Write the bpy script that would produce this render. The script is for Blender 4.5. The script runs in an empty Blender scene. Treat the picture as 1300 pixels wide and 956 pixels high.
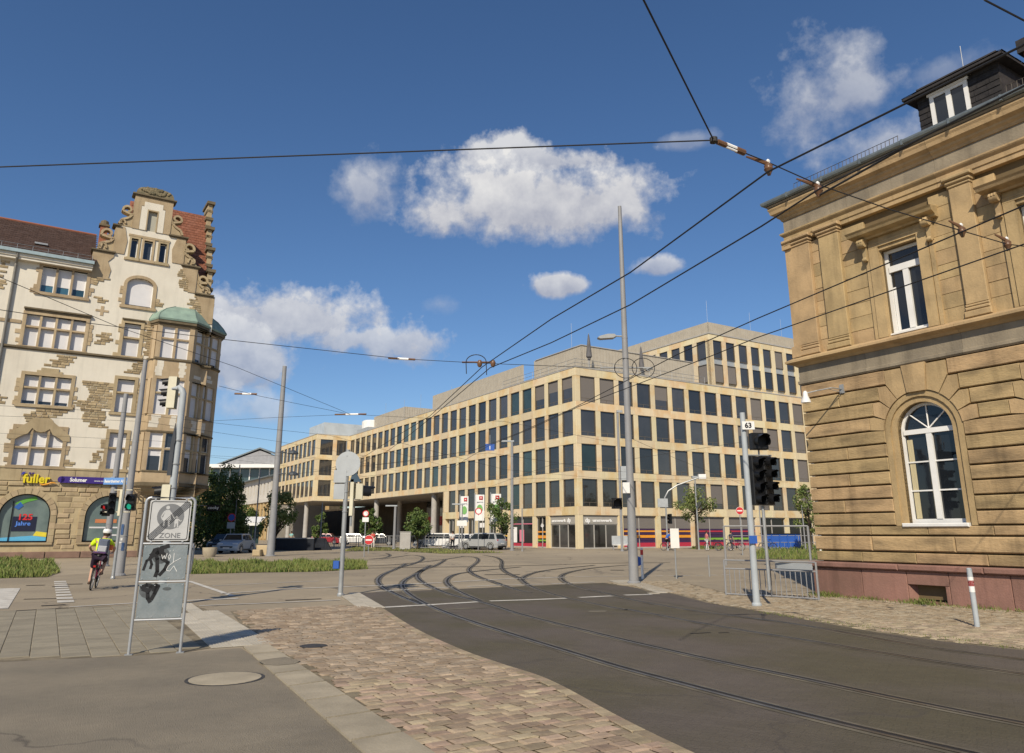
import bpy, bmesh, math, random
from math import sin, cos, pi, radians as RAD, sqrt, atan2
from mathutils import Vector, Matrix
random.seed(7)
scene = bpy.context.scene
COL = scene.collection

# ------------------------------------------------------------------ camera
F_PX, CX, CY, HZ, EYE = 950.0, 650.0, 433.5, 242.0, 1.65   # focal length, principal point, horizon offset, eye height
PITCH = math.atan(HZ / F_PX)
cam_data = bpy.data.cameras.new("camera")
cam = bpy.data.objects.new("camera", cam_data)
COL.objects.link(cam)
cam.location = (0, 0, EYE)
cam.rotation_euler = (pi / 2 + PITCH, 0, 0)
cam_data.sensor_width = 36.0
cam_data.lens = F_PX / 1300.0 * 36.0
cam_data.shift_y = -(478.0 - CY) / 1300.0
cam_data.clip_start = 0.1
cam_data.clip_end = 6000
scene.camera = cam

# ------------------------------------------------------------------ sun and sky
SUN_AZ, SUN_EL = 194.0, 38.0          # compass bearing from +Y, clockwise
sun_data = bpy.data.lights.new("sun", 'SUN')
sun_data.energy = 4.8
sun_data.angle = RAD(0.5)
sun_data.color = (1.0, 0.895, 0.72)
sun = bpy.data.objects.new("sun", sun_data)
COL.objects.link(sun)
sd = Vector((sin(RAD(SUN_AZ)) * cos(RAD(SUN_EL)), cos(RAD(SUN_AZ)) * cos(RAD(SUN_EL)), sin(RAD(SUN_EL))))
sun.rotation_euler = sd.to_track_quat('Z', 'Y').to_euler()
sun.location = (-20, -40, 60)

world = bpy.data.worlds.new("World")
scene.world = world
world.use_nodes = True
wn, wl = world.node_tree.nodes, world.node_tree.links
wn.clear()
def WN(t, **k):
    n = wn.new(t)
    for a, b in k.items():
        setattr(n, a, b)
    return n
def wmath(op, a, b=None, c=None, clamp=False):
    n = WN('ShaderNodeMath', operation=op, use_clamp=clamp)
    for i, v in enumerate((a, b, c)):
        if v is None: continue
        if isinstance(v, (int, float)): n.inputs[i].default_value = v
        else: wl.new(v, n.inputs[i])
    return n.outputs[0]
out = WN('ShaderNodeOutputWorld'); bg = WN('ShaderNodeBackground')
sky = WN('ShaderNodeTexSky', sky_type='NISHITA', sun_disc=False)
sky.sun_elevation = RAD(SUN_EL); sky.sun_rotation = RAD(SUN_AZ)
sky.altitude = 120; sky.air_density = 1.0; sky.dust_density = 0.3; sky.ozone_density = 4.5
SKY_STRENGTH = 0.101
bg.inputs[1].default_value = SKY_STRENGTH
tc = WN('ShaderNodeTexCoord')
nrm = WN('ShaderNodeVectorMath', operation='NORMALIZE'); wl.new(tc.outputs['Generated'], nrm.inputs[0])
sep = WN('ShaderNodeSeparateXYZ'); wl.new(nrm.outputs[0], sep.inputs[0])
# clouds live on a plane high above the place: direction -> (x/z, y/z)
noiA = WN('ShaderNodeTexNoise', noise_dimensions='3D'); noiA.inputs['Scale'].default_value = 9; noiA.inputs['Detail'].default_value = 8; noiA.inputs['Roughness'].default_value = 0.6
noiB = WN('ShaderNodeTexNoise', noise_dimensions='3D'); noiB.inputs['Scale'].default_value = 26; noiB.inputs['Detail'].default_value = 6; noiB.inputs['Roughness'].default_value = 0.6
wl.new(nrm.outputs[0], noiA.inputs['Vector']); wl.new(nrm.outputs[0], noiB.inputs['Vector'])
def DIR(px, py):
    x, u = (px - CX) / F_PX, -(py - CY) / F_PX
    return Vector((x, cos(PITCH) - u * sin(PITCH), sin(PITCH) + u * cos(PITCH))).normalized()
# each cloud: centre direction, half width and half height (radians-ish), softness, opacity, noise weight
CLOUDS = [(680, 262, .190, .076, 1.0, .95, .66), (465, 245, .058, .052, .66, .7, 1.0), (690, 205, .12, .034, .85, .8, 1.0),
          (380, 412, .165, .062, .86, .95, .85), (285, 450, .14, .06, .8, .9, .9), (445, 432, .13, .036, .78, .8, .9), (325, 520, .075, .028, .55, .85, 1.0),
          (1085, 125, .085, .070, .62, .8, 1.1), (1130, 180, .07, .04, .6, .8, 1.1), (704, 362, .040, .020, .9, .9, .8),
          (838, 338, .040, .016, .75, .9, .8), (560, 385, .040, .024, .3, .6, 1.1), (870, 182, .035, .012, .4, .6, 1.0), (1200, 90, .06, .02, .3, .6, 1.0)]
random.seed(21)
for k in range(16):                                     # the same kind of clouds go on round the rest of the sky
    CLOUDS.append((None, RAD(70 + 220 * (k + random.random() * .7) / 16), RAD(random.uniform(14, 48)), random.uniform(.08, .2), random.uniform(.04, .08), .75, .95, 1.0))
cover = None; lit = None
for c in CLOUDS:
    if c[0] is None:
        az, el = c[1], c[2]; d = Vector((sin(az) * cos(el), cos(az) * cos(el), sin(el))); hw, hh, op, _, nw = c[3:8]
    else:
        d = DIR(c[0], c[1]); hw, hh, op, _, nw = c[2:7]
    r = Vector((d.y, -d.x, 0)).normalized(); u = r.cross(d)
    def dot(v):
        n = WN('ShaderNodeVectorMath', operation='DOT_PRODUCT'); wl.new(nrm.outputs[0], n.inputs[0]); n.inputs[1].default_value = v
        return n.outputs['Value']
    a = wmath('DIVIDE', dot(r), hw); b = wmath('DIVIDE', dot(u), hh)
    b2 = wmath('MULTIPLY', b, wmath('ADD', 1.0, wmath('MULTIPLY', wmath('LESS_THAN', b, 0.0), .35)))   # flat bases
    rr = wmath('SQRT', wmath('ADD', wmath('MULTIPLY', a, a), wmath('MULTIPLY', b2, b2)))
    front = wmath('GREATER_THAN', dot(d), 0.0)
    n1 = wmath('MULTIPLY', wmath('SUBTRACT', noiA.outputs[0], .5), 3.2 * nw)
    n2 = wmath('MULTIPLY', wmath('SUBTRACT', noiB.outputs[0], .5), 1.3 * nw)
    m = wmath('SUBTRACT', wmath('ADD', wmath('ADD', 1.0, n1), n2), rr)
    m = wmath('MULTIPLY', wmath('MULTIPLY', wmath('MULTIPLY', m, 2.3 if op > .72 else 1.2, clamp=True), op, clamp=True), front)
    l = wmath('MULTIPLY', wmath('ADD', .42, wmath('MULTIPLY', b, .62)), m)
    cover = m if cover is None else wmath('MAXIMUM', cover, m)
    lit = l if lit is None else wmath('MAXIMUM', lit, l)
cover_s = wmath('POWER', cover, 1.2)
shade = wmath('DIVIDE', lit, wmath('MAXIMUM', cover, .001), clamp=True)
shade = wmath('ADD', shade, wmath('MULTIPLY', wmath('SUBTRACT', noiB.outputs[0], .5), 1.5), clamp=True)
ccol = WN('ShaderNodeMix', data_type='RGBA'); wl.new(shade, ccol.inputs[0])
ccol.inputs[6].default_value = (3.9, 4.1, 4.9, 1); ccol.inputs[7].default_value = (8.0, 7.9, 7.8, 1)
SKYHSV = WN('ShaderNodeHueSaturation'); wl.new(sky.outputs[0], SKYHSV.inputs['Color'])
SKYHSV.inputs['Saturation'].default_value = 1.10; SKYHSV.inputs['Value'].default_value = 1.0
mixc = WN('ShaderNodeMix', data_type='RGBA'); wl.new(cover_s, mixc.inputs[0]); TINT = WN('ShaderNodeMix', data_type='RGBA', blend_type='MULTIPLY'); TINT.inputs[0].default_value = 1; TINT.inputs[7].default_value = (1.0, .985, 1.02, 1); wl.new(SKYHSV.outputs[0], TINT.inputs[6]); wl.new(TINT.outputs[2], mixc.inputs[6]); wl.new(ccol.outputs[2], mixc.inputs[7])
wl.new(mixc.outputs[2], bg.inputs[0]); wl.new(bg.outputs[0], out.inputs[0])

vs = scene.view_settings
vs.view_transform = 'Standard'; vs.look = 'None'; vs.gamma = 1.0; vs.exposure = 0.0; vs.use_curve_mapping = False
random.seed(7)
# ------------------------------------------------------------------ helpers
def ray(px, py):
    x, u = (px - CX) / F_PX, -(py - CY) / F_PX
    return Vector((x, cos(PITCH) - u * sin(PITCH), sin(PITCH) + u * cos(PITCH)))
def at(px, py, z=0.0):                       # survey: where the sight line meets the level z
    r = ray(px, py); t = (z - EYE) / r.z
    return Vector((r.x * t, r.y * t, z))
def zat(py, Y, px=650):                      # height seen at image row py at distance Y
    r = ray(px, py); return EYE + r.z * Y / r.y
def on(px, py, Y):
    r = ray(px, py); t = Y / r.y
    return Vector((r.x * t, Y, EYE + r.z * t))

class MB:
    def __init__(s): s.v, s.f, s.m = [], [], []
    def add(s, vs, fs, m=0):
        o = len(s.v); s.v += [tuple(v) for v in vs]
        for f in fs: s.f.append(tuple(i + o for i in f)); s.m.append(m)
        return s
    def quad(s, a, b, c, d, m=0): return s.add([a, b, c, d], [(0, 1, 2, 3)], m)
    def box(s, x0, x1, y0, y1, z0, z1, m=0):
        return s.add([(x0,y0,z0),(x1,y0,z0),(x1,y1,z0),(x0,y1,z0),(x0,y0,z1),(x1,y0,z1),(x1,y1,z1),(x0,y1,z1)],
                     [(0,3,2,1),(4,5,6,7),(0,1,5,4),(1,2,6,5),(2,3,7,6),(3,0,4,7)], m)
    def cbox(s, x0, x1, y0, y1, z0, z1, b=.01, m=0):     # stone with its front (low y) edges chamfered
        return s.add([(x0,y1,z0),(x1,y1,z0),(x1,y1,z1),(x0,y1,z1),(x0,y0+b,z0),(x1,y0+b,z0),(x1,y0+b,z1),(x0,y0+b,z1),
                      (x0+b,y0,z0+b),(x1-b,y0,z0+b),(x1-b,y0,z1-b),(x0+b,y0,z1-b)],
                     [(0,1,5,4),(1,2,6,5),(2,3,7,6),(3,0,4,7),(4,5,9,8),(5,6,10,9),(6,7,11,10),(7,4,8,11),(8,9,10,11)], m)
    def prism(s, poly, y0, y1, m=0):         # poly in x,z pushed along y
        n = len(poly)
        vs = [(x, y0, z) for x, z in poly] + [(x, y1, z) for x, z in poly]
        fs = [tuple(range(n)), tuple(range(2*n-1, n-1, -1))] + [(i, i+n, (i+1) % n + n, (i+1) % n) for i in range(n)]
        return s.add(vs, fs, m)
    def slab(s, poly, z0, z1, m=0):          # poly in x,y pushed along z
        n = len(poly)
        vs = [(x, y, z0) for x, y in poly] + [(x, y, z1) for x, y in poly]
        fs = [tuple(range(n-1, -1, -1)), tuple(range(n, 2*n))] + [(i, (i+1) % n, (i+1) % n + n, i+n) for i in range(n)]
        return s.add(vs, fs, m)
    def tube(s, p0, p1, r0, r1=None, n=8, m=0, caps=True):
        r1 = r0 if r1 is None else r1
        return s.path([p0, p1], [r0, r1], n, m, caps)
    def path(s, pts, r, n=8, m=0, caps=True):
        pts = [Vector(p) for p in pts]; k = len(pts)
        rs = r if isinstance(r, (list, tuple)) else [r] * k
        vs, fs = [], []
        ref = None
        for i, p in enumerate(pts):
            t = (pts[min(i+1, k-1)] - pts[max(i-1, 0)]).normalized()
            if ref is None:
                ref = Vector((0, 0, 1)) if abs(t.z) < .9 else Vector((1, 0, 0))
            a = t.cross(ref)
            if a.length < 1e-5: a = t.orthogonal()
            a.normalize(); b = t.cross(a); ref = -b if False else ref
            for j in range(n):
                q = 2 * pi * j / n
                vs.append(p + (a * cos(q) + b * sin(q)) * rs[i])
        for i in range(k-1):
            for j in range(n):
                fs.append((i*n+j, i*n+(j+1) % n, (i+1)*n+(j+1) % n, (i+1)*n+j))
        if caps: fs += [tuple(range(n-1, -1, -1)), tuple(range((k-1)*n, k*n))]
        return s.add(vs, fs, m)
    def lathe(s, prof, c=(0, 0, 0), n=16, m=0, axis='z'):
        vs, fs = [], []
        for r, h in prof:
            for j in range(n):
                q = 2*pi*j/n; a, b = r*cos(q), r*sin(q)
                vs.append((c[0]+a, c[1]+b, c[2]+h) if axis == 'z' else ((c[0]+a, c[1]+h, c[2]+b) if axis == 'y' else (c[0]+h, c[1]+a, c[2]+b)))
        k = len(prof)
        for i in range(k-1):
            for j in range(n): fs.append((i*n+j, i*n+(j+1) % n, (i+1)*n+(j+1) % n, (i+1)*n+j))
        fs += [tuple(range(n-1, -1, -1)), tuple(range((k-1)*n, k*n))]
        return s.add(vs, fs, m)
    def disc(s, c, r, y0, y1, n=24, m=0):    # flat round plate facing -y
        return s.lathe([(r, y0), (r, y1)], c, n, m, 'y')
    def xform(s, M, start=0):
        for i in range(start, len(s.v)): s.v[i] = tuple(M @ Vector(s.v[i]))
        return s
    def mesh(s, name, mats, smooth=False):
        me = bpy.data.meshes.new(name); me.from_pydata(s.v, [], s.f)
        for q in (mats if isinstance(mats, (list, tuple)) else [mats]): me.materials.append(q)
        me.polygons.foreach_set('material_index', s.m)
        bm = bmesh.new(); bm.from_mesh(me); bmesh.ops.recalc_face_normals(bm, faces=bm.faces); bm.to_mesh(me); bm.free()
        if smooth:
            me.polygons.foreach_set('use_smooth', [True] * len(me.polygons))
            try: me.set_sharp_from_angle(angle=RAD(40))
            except Exception: pass
        return me
    def build(s, name, mats, parent=None, smooth=False, loc=(0, 0, 0), rz=0.0):
        return place(s.mesh(name, mats, smooth), name, parent, loc, rz)
def place(me, name, parent=None, loc=(0, 0, 0), rz=0.0):
    o = bpy.data.objects.new(name, me); COL.objects.link(o)
    o.location = loc; o.rotation_euler = (0, 0, rz)
    if parent is not None: o.parent = parent
    return o
def tag(o, label=None, cat=None, group=None, kind=None):
    for k, v in (('label', label), ('category', cat), ('group', group), ('kind', kind)):
        if v: o[k] = v
    return o
def thing(name, label, cat, loc=(0, 0, 0), az=90.0, group=None):   # local x points along compass bearing az
    o = bpy.data.objects.new(name, None); COL.objects.link(o)
    o.empty_display_size = .3
    o.location = loc; o.rotation_euler = (0, 0, RAD(90 - az))
    return tag(o, label, cat, group)
def frame(name, parent, loc, rz):
    o = bpy.data.objects.new(name, None); COL.objects.link(o); o.location = loc; o.rotation_euler = (0, 0, rz); o.parent = parent
    return o
def dup(root, loc=None, rz=None, label=None, group=None):
    def cp(o, par):
        c = o.copy(); COL.objects.link(c)
        if par is not None: c.parent = par
        for ch in o.children: cp(ch, c)
        return c
    r = cp(root, None)
    if loc is not None: r.location = loc
    if rz is not None: r.rotation_euler = (0, 0, rz)
    return tag(r, label, None, group)

# ------------------------------------------------------------------ materials
def mat(name, col, rough=.8, var=.12, scale=3.0, bump=0.0, bscale=40.0, rnd=0.0, metal=0.0, col2=None, spec=.3, thresh=(.35, .65), detail=5, stretch=None, hue=0.0, emit=None, brick=None, crack=None, streak=0.0):
    m = bpy.data.materials.new(name); m.use_nodes = True
    N, L = m.node_tree.nodes, m.node_tree.links
    b = N['Principled BSDF']; b.inputs['Roughness'].default_value = rough; b.inputs['Metallic'].default_value = metal
    b.inputs['Specular IOR Level'].default_value = spec
    tcn = N.new('ShaderNodeTexCoord'); vec = tcn.outputs['Object']
    if stretch:
        mp = N.new('ShaderNodeMapping'); mp.inputs['Scale'].default_value = stretch; L.new(vec, mp.inputs[0]); vec = mp.outputs[0]
    oi = N.new('ShaderNodeObjectInfo')
    if rnd:
        ad = N.new('ShaderNodeVectorMath'); ad.operation = 'ADD'; L.new(vec, ad.inputs[0])
        cmb = N.new('ShaderNodeVectorMath'); cmb.operation = 'SCALE'; cmb.inputs[0].default_value = (31, 17, 53); L.new(oi.outputs['Random'], cmb.inputs['Scale'])
        L.new(cmb.outputs[0], ad.inputs[1]); vec = ad.outputs[0]
    c = tuple(col) + (1,)
    nz = N.new('ShaderNodeTexNoise'); nz.inputs['Scale'].default_value = scale; nz.inputs['Detail'].default_value = detail; L.new(vec, nz.inputs['Vector'])
    ramp = N.new('ShaderNodeMapRange'); ramp.inputs[1].default_value, ramp.inputs[2].default_value = thresh; L.new(nz.outputs[0], ramp.inputs[0])
    mx = N.new('ShaderNodeMix'); mx.data_type = 'RGBA'; L.new(ramp.outputs[0], mx.inputs[0])
    mx.inputs[6].default_value = c
    mx.inputs[7].default_value = (tuple(col2) + (1,)) if col2 else tuple(min(1, q * (1 - 2 * var)) for q in col) + (1,)
    cout = mx.outputs[2]
    if brick:                                             # small laid blocks too far or too worn to pick apart
        bw, bh, rot, amt = brick
        mp2 = N.new('ShaderNodeMapping'); mp2.inputs['Rotation'].default_value = (0, 0, rot); L.new(tcn.outputs['Object'], mp2.inputs[0])
        bt = N.new('ShaderNodeTexBrick'); L.new(mp2.outputs[0], bt.inputs['Vector']); bt.inputs['Scale'].default_value = 1.0; bt.inputs['Brick Width'].default_value = bw; bt.inputs['Row Height'].default_value = bh; bt.inputs['Mortar Size'].default_value = .006; bt.inputs['Mortar Smooth'].default_value = .4
        bt.inputs['Color1'].default_value = (1, 1, 1, 1); bt.inputs['Color2'].default_value = (1-amt,)*3 + (1,); bt.inputs['Mortar'].default_value = (1-amt*2,)*3 + (1,)
        mm = N.new('ShaderNodeMix'); mm.data_type = 'RGBA'; mm.blend_type = 'MULTIPLY'; mm.inputs[0].default_value = 1; L.new(cout, mm.inputs[6]); L.new(bt.outputs['Color'], mm.inputs[7]); cout = mm.outputs[2]
    if streak:                                            # rain streaks and soot that run down the stone
        ms = N.new('ShaderNodeMapping'); ms.inputs['Scale'].default_value = (2.6, 2.6, .22); L.new(tcn.outputs['Object'], ms.inputs[0])
        ns = N.new('ShaderNodeTexNoise'); ns.inputs['Scale'].default_value = 1.0; ns.inputs['Detail'].default_value = 7; ns.inputs['Roughness'].default_value = .65; L.new(ms.outputs[0], ns.inputs['Vector'])
        rs_ = N.new('ShaderNodeMapRange'); rs_.inputs[1].default_value = .50; rs_.inputs[2].default_value = .78; rs_.inputs[3].default_value = 1; rs_.inputs[4].default_value = 1-streak; L.new(ns.outputs[0], rs_.inputs[0])
        mm = N.new('ShaderNodeMix'); mm.data_type = 'RGBA'; mm.blend_type = 'MULTIPLY'; mm.inputs[0].default_value = 1; L.new(cout, mm.inputs[6]); L.new(rs_.outputs[0], mm.inputs[7]); cout = mm.outputs[2]
    if crack:                                             # tarred cracks and mended patches
        sc_c, amt = crack
        dn = N.new('ShaderNodeTexNoise'); dn.inputs['Scale'].default_value = 1.1; dn.inputs['Detail'].default_value = 5; L.new(vec, dn.inputs['Vector'])
        dm_ = N.new('ShaderNodeVectorMath'); dm_.operation = 'MULTIPLY_ADD'; L.new(dn.outputs['Color'], dm_.inputs[0]); dm_.inputs[1].default_value = (1.2, 1.2, 0); L.new(vec, dm_.inputs[2])
        vo = N.new('ShaderNodeTexVoronoi'); vo.feature = 'DISTANCE_TO_EDGE'; vo.inputs['Scale'].default_value = sc_c; L.new(dm_.outputs[0], vo.inputs['Vector'])
        th = N.new('ShaderNodeMapRange'); th.inputs[1].default_value = .0; th.inputs[2].default_value = .012; th.inputs[3].default_value = 1; th.inputs[4].default_value = 0; L.new(vo.outputs[0], th.inputs[0])
        mk = N.new('ShaderNodeTexNoise'); mk.inputs['Scale'].default_value = .16; L.new(vec, mk.inputs['Vector'])
        mr = N.new('ShaderNodeMapRange'); mr.inputs[1].default_value = .46; mr.inputs[2].default_value = .56; L.new(mk.outputs[0], mr.inputs[0])
        mu = N.new('ShaderNodeMath'); mu.operation = 'MULTIPLY'; L.new(th.outputs[0], mu.inputs[0]); L.new(mr.outputs[0], mu.inputs[1])
        m2 = N.new('ShaderNodeMath'); m2.operation = 'MULTIPLY'; L.new(mu.outputs[0], m2.inputs[0]); m2.inputs[1].default_value = amt
        vp = N.new('ShaderNodeTexVoronoi'); vp.feature = 'F1'; vp.distance = 'CHEBYCHEV'; vp.inputs['Scale'].default_value = .09; L.new(vec, vp.inputs['Vector'])
        vr = N.new('ShaderNodeMapRange'); vr.inputs[3].default_value = .84; vr.inputs[4].default_value = 1.10; L.new(vp.outputs['Color'], vr.inputs[0])
        mv = N.new('ShaderNodeMix'); mv.data_type = 'RGBA'; mv.blend_type = 'MULTIPLY'; mv.inputs[0].default_value = 1; L.new(cout, mv.inputs[6]); L.new(vr.outputs[0], mv.inputs[7]); cout = mv.outputs[2]
        mm = N.new('ShaderNodeMix'); mm.data_type = 'RGBA'; L.new(m2.outputs[0], mm.inputs[0]); L.new(cout, mm.inputs[6]); mm.inputs[7].default_value = (.07, .06, .052, 1); cout = mm.outputs[2]
    # fine grain
    n2 = N.new('ShaderNodeTexNoise'); n2.inputs['Scale'].default_value = scale * 9; n2.inputs['Detail'].default_value = 3; L.new(vec, n2.inputs['Vector'])
    hs = N.new('ShaderNodeHueSaturation'); L.new(cout, hs.inputs['Color'])
    v = N.new('ShaderNodeMath'); v.operation = 'MULTIPLY_ADD'; L.new(n2.outputs[0], v.inputs[0]); v.inputs[1].default_value = var * 1.6; v.inputs[2].default_value = 1 - var * .8
    vout = v.outputs[0]
    if rnd:
        r = N.new('ShaderNodeMath'); r.operation = 'MULTIPLY_ADD'; L.new(oi.outputs['Random'], r.inputs[0]); r.inputs[1].default_value = rnd * 2; r.inputs[2].default_value = 1 - rnd
        pr = N.new('ShaderNodeMath'); pr.operation = 'MULTIPLY'; L.new(vout, pr.inputs[0]); L.new(r.outputs[0], pr.inputs[1]); vout = pr.outputs[0]
        if hue:
            h = N.new('ShaderNodeMath'); h.operation = 'MULTIPLY_ADD'
            fr = N.new('ShaderNodeMath'); fr.operation = 'FRACT'; f2 = N.new('ShaderNodeMath'); f2.operation = 'MULTIPLY'; L.new(oi.outputs['Random'], f2.inputs[0]); f2.inputs[1].default_value = 7.31; L.new(f2.outputs[0], fr.inputs[0])
            L.new(fr.outputs[0], h.inputs[0]); h.inputs[1].default_value = hue * 2; h.inputs[2].default_value = .5 - hue
            L.new(h.outputs[0], hs.inputs['Hue'])
    L.new(vout, hs.inputs['Value'])
    L.new(hs.outputs[0], b.inputs['Base Color'])
    if bump:
        n3 = N.new('ShaderNodeTexNoise'); n3.inputs['Scale'].default_value = bscale; n3.inputs['Detail'].default_value = 6; L.new(vec, n3.inputs['Vector'])
        bp = N.new('ShaderNodeBump'); bp.inputs['Strength'].default_value = min(1, bump); bp.inputs['Distance'].default_value = .02; L.new(n3.outputs[0], bp.inputs['Height'])
        L.new(bp.outputs[0], b.inputs['Normal'])
    if emit:
        b.inputs['Emission Color'].default_value = tuple(emit[:3]) + (1,); b.inputs['Emission Strength'].default_value = emit[3]
    return m
def pmat(name, col, rough=.45, spec=.5, metal=0.0): return mat(name, col, rough, .05, 2.0, spec=spec, metal=metal)
def glass(name, col=(.02, .025, .03), rough=.05, spec=.6):
    m = mat(name, col, rough, .1, .7, spec=spec, rnd=.55, bump=.10, bscale=1.1)
    return m

M = {}
M['asphalt'] = mat('asphalt', (.37, .305, .215), .9, .10, .35, .5, 60, col2=(.305, .253, .183), detail=8, crack=(.22, .75))
M['asphalt_near'] = mat('asphalt_near', (.26, .222, .165), .92, .14, .8, .7, 110, col2=(.205, .177, .135), detail=8, crack=(.35, .8))
M['bed'] = mat('track_bed_paving', (.128, .107, .088), .85, .16, .32, .8, 45, col2=(.108, .093, .060), detail=10, brick=(.21, .105, RAD(31), .10), thresh=(.42, .60), crack=(.3, .6))
M['joint'] = mat('joint_sealant', (.035, .032, .030), .8, .2, 2)
M['rail'] = mat('rail_steel', (.22, .21, .20), .35, .2, 3, metal=.7)
M['seam'] = mat('weathered_rail_seam', (.175, .152, .112), .9, .25, 1.2, detail=7)
M['white_paint'] = mat('road_paint', (.62, .59, .53), .7, .10, 3.0, .2, 60, col2=(.44, .41, .36), detail=8)
M['kerb'] = mat('kerb_stone', (.39, .335, .245), .85, .12, 2, .3, 40, rnd=.1)
M['tactile'] = mat('tactile_paving', (.50, .455, .375), .85, .10, 2, .2, 40, rnd=.06)
M['slab'] = mat('paving_slab', (.29, .255, .19), .9, .10, 1.2, .3, 60, rnd=.07)
M['sett'] = mat('sandstone_sett', (.36, .275, .19), .85, .12, 6, .4, 30, rnd=.28, hue=.018)
M['sett_stuff'] = mat('sandstone_sett_far', (.35, .26, .18), .85, .25, 4.0, .6, 25, col2=(.25, .18, .125))
M['sett_pale'] = mat('pavement_sett', (.42, .34, .235), .9, .14, 5, .5, 30, rnd=.22, hue=.012)
M['dirt'] = mat('sandy_joint', (.26, .215, .145), .95, .25, 3, .5, 40)
M['soil'] = mat('soil', (.12, .10, .06), .95, .2, 3)
M['grass'] = mat('grass_blade', (.085, .14, .025), .7, .25, 1.5, col2=(.17, .18, .045))
M['dry_grass'] = mat('dry_grass', (.25, .22, .09), .8, .25, 1.5, col2=(.12, .15, .04))
M['iron'] = mat('cast_iron', (.06, .055, .05), .6, .2, 8, .4, 60)
M['galv'] = mat('galvanised_steel', (.36, .37, .37), .45, .10, 5, metal=.35, col2=(.30, .31, .315))
M['mast'] = mat('mast_grey_paint', (.27, .27, .275), .45, .06, 2, col2=(.24, .24, .245))
M['mast_blue'] = mat('pole_light_grey', (.40, .43, .45), .5, .06, 3)
M['black'] = mat('black_plastic', (.012, .012, .013), .4, .2, 4)
M['cream'] = mat('signal_cream', (.62, .58, .44), .5, .05, 3)
M['white'] = pmat('white_paint', (.78, .77, .74))
M['red'] = pmat('red_paint', (.55, .03, .03))
M['blue'] = pmat('blue_enamel', (.02, .09, .38))
M['signgrey'] = mat('sign_back_aluminium', (.40, .42, .43), .5, .06, 3, metal=.2)
M['wire'] = mat('cable', (.03, .03, .032), .6, .1, 3)
M['porcelain'] = mat('insulator_brown', (.17, .09, .05), .35, .1, 6)
M['wood'] = mat('bark', (.10, .075, .05), .9, .25, 6, .7, 25, stretch=(1, 1, .3))
M['leaf'] = mat('leaf', (.045, .088, .018), .6, .3, 2.6, col2=(.105, .14, .03), spec=.4, thresh=(.4, .6))
M['leaf_light'] = mat('leaf_light', (.085, .13, .028), .6, .3, 2.6, col2=(.16, .18, .05), spec=.4, thresh=(.4, .6))
M['skin'] = mat('skin', (.50, .30, .21), .6, .06, 6)
def G(px, py): p = at(px, py); return (p.x, p.y)
# ------------------------------------------------------------------ ground, paving, rails, markings
def inside(p, poly):
    x, y = p; c = False; n = len(poly)
    for i in range(n):
        x1, y1 = poly[i]; x2, y2 = poly[(i+1) % n]
        if (y1 > y) != (y2 > y) and x < (x2-x1)*(y-y1)/(y2-y1)+x1: c = not c
    return c
def sheet(name, poly, z, m, kind='structure', parent=None):
    mb = MB(); mb.slab(poly, z - .003, z) if False else mb.add([(x, y, z) for x, y in poly], [tuple(range(len(poly)))])
    o = mb.build(name, m, parent)
    if kind and parent is None: o['kind'] = kind
    return o
def crv(pts, n=6):
    out = []
    P = [pts[0]] + list(pts) + [pts[-1]]
    for i in range(1, len(P)-2):
        for k in range(n):
            t = k/n; a, b, c, d = P[i-1], P[i], P[i+1], P[i+2]
            out.append(tuple(.5*((2*b[j])+(-a[j]+c[j])*t+(2*a[j]-5*b[j]+4*c[j]-d[j])*t*t+(-a[j]+3*b[j]-3*c[j]+d[j])*t**3) for j in range(2)))
    out.append(tuple(pts[-1])); return out
def ribbon(mb, pts, w, z, m=0, off=0.0):
    n = len(pts); L = []
    for i, p in enumerate(pts):
        a, b = pts[max(i-1, 0)], pts[min(i+1, n-1)]
        t = Vector((b[0]-a[0], b[1]-a[1])).normalized(); nn = Vector((-t.y, t.x))
        L.append((Vector(p) + nn*(off-w/2), Vector(p) + nn*(off+w/2)))
    for i in range(n-1):
        a, b = L[i]; c, d = L[i+1]
        mb.quad((a.x, a.y, z), (c.x, c.y, z), (d.x, d.y, z), (b.x, b.y, z), m)

big = 2500
sheet('ground', [(-big, -60), (big, -60), (big, big), (-big, big)], 0, M['asphalt'])

# pavement of concrete slabs at the left
slab_poly = [G(-260, 960), G(-260, 776), (-11.4, 16.95), G(88, 772), G(235, 765), G(232, 786), G(268, 822), G(305, 825), G(230, 829), G(170, 833), G(0, 841)]
slab_poly = [G(-420, 858), G(-420, 800), G(-120, 781), G(88, 772), G(234, 765), G(230, 782), G(268, 823), G(230, 829), G(170, 833), G(0, 841)]
near_poly = [G(-420, 858), G(0, 841), G(170, 833), G(230, 829), G(306, 823), G(372, 866), G(520, 1000), (-12, 2.2), (-14, 6)]
cob_poly = [G(292, 776), G(326, 819), G(414, 866), G(530, 965), (-.8, 3.2), (2.6, 3.2), (1.2, 6.8), G(700, 866.5), G(638, 845), G(585, 826), G(527, 799), G(484, 772), G(440, 768), G(370, 772)]
bed_poly = [G(454, 753), G(484, 772), G(527, 799), G(585, 826), G(638, 845), G(700, 866.5), (1.2, 6.8), (2.6, 3.2), (4, 0), (16, 0), (10.6, 7.0), G(1300, 826), G(1200, 815), G(1100, 801), G(1000, 783), G(960, 776), G(900, 766), G(854, 754), G(765, 740)]
walk_poly = [G(765, 740), G(854, 754), G(900, 766), G(960, 776), G(1000, 783), G(1100, 801), G(1200, 815), G(1300, 826), (10.6, 7.0), (16, 0), (24, 0), (14.5, 10.5), (8.6, 21.6), G(920, 752), G(860, 737)]
sheet('track_bed', bed_poly, .004, M['bed'])
fa = sheet('asphalt_strip', near_poly, .004, M['asphalt_near'])

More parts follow.
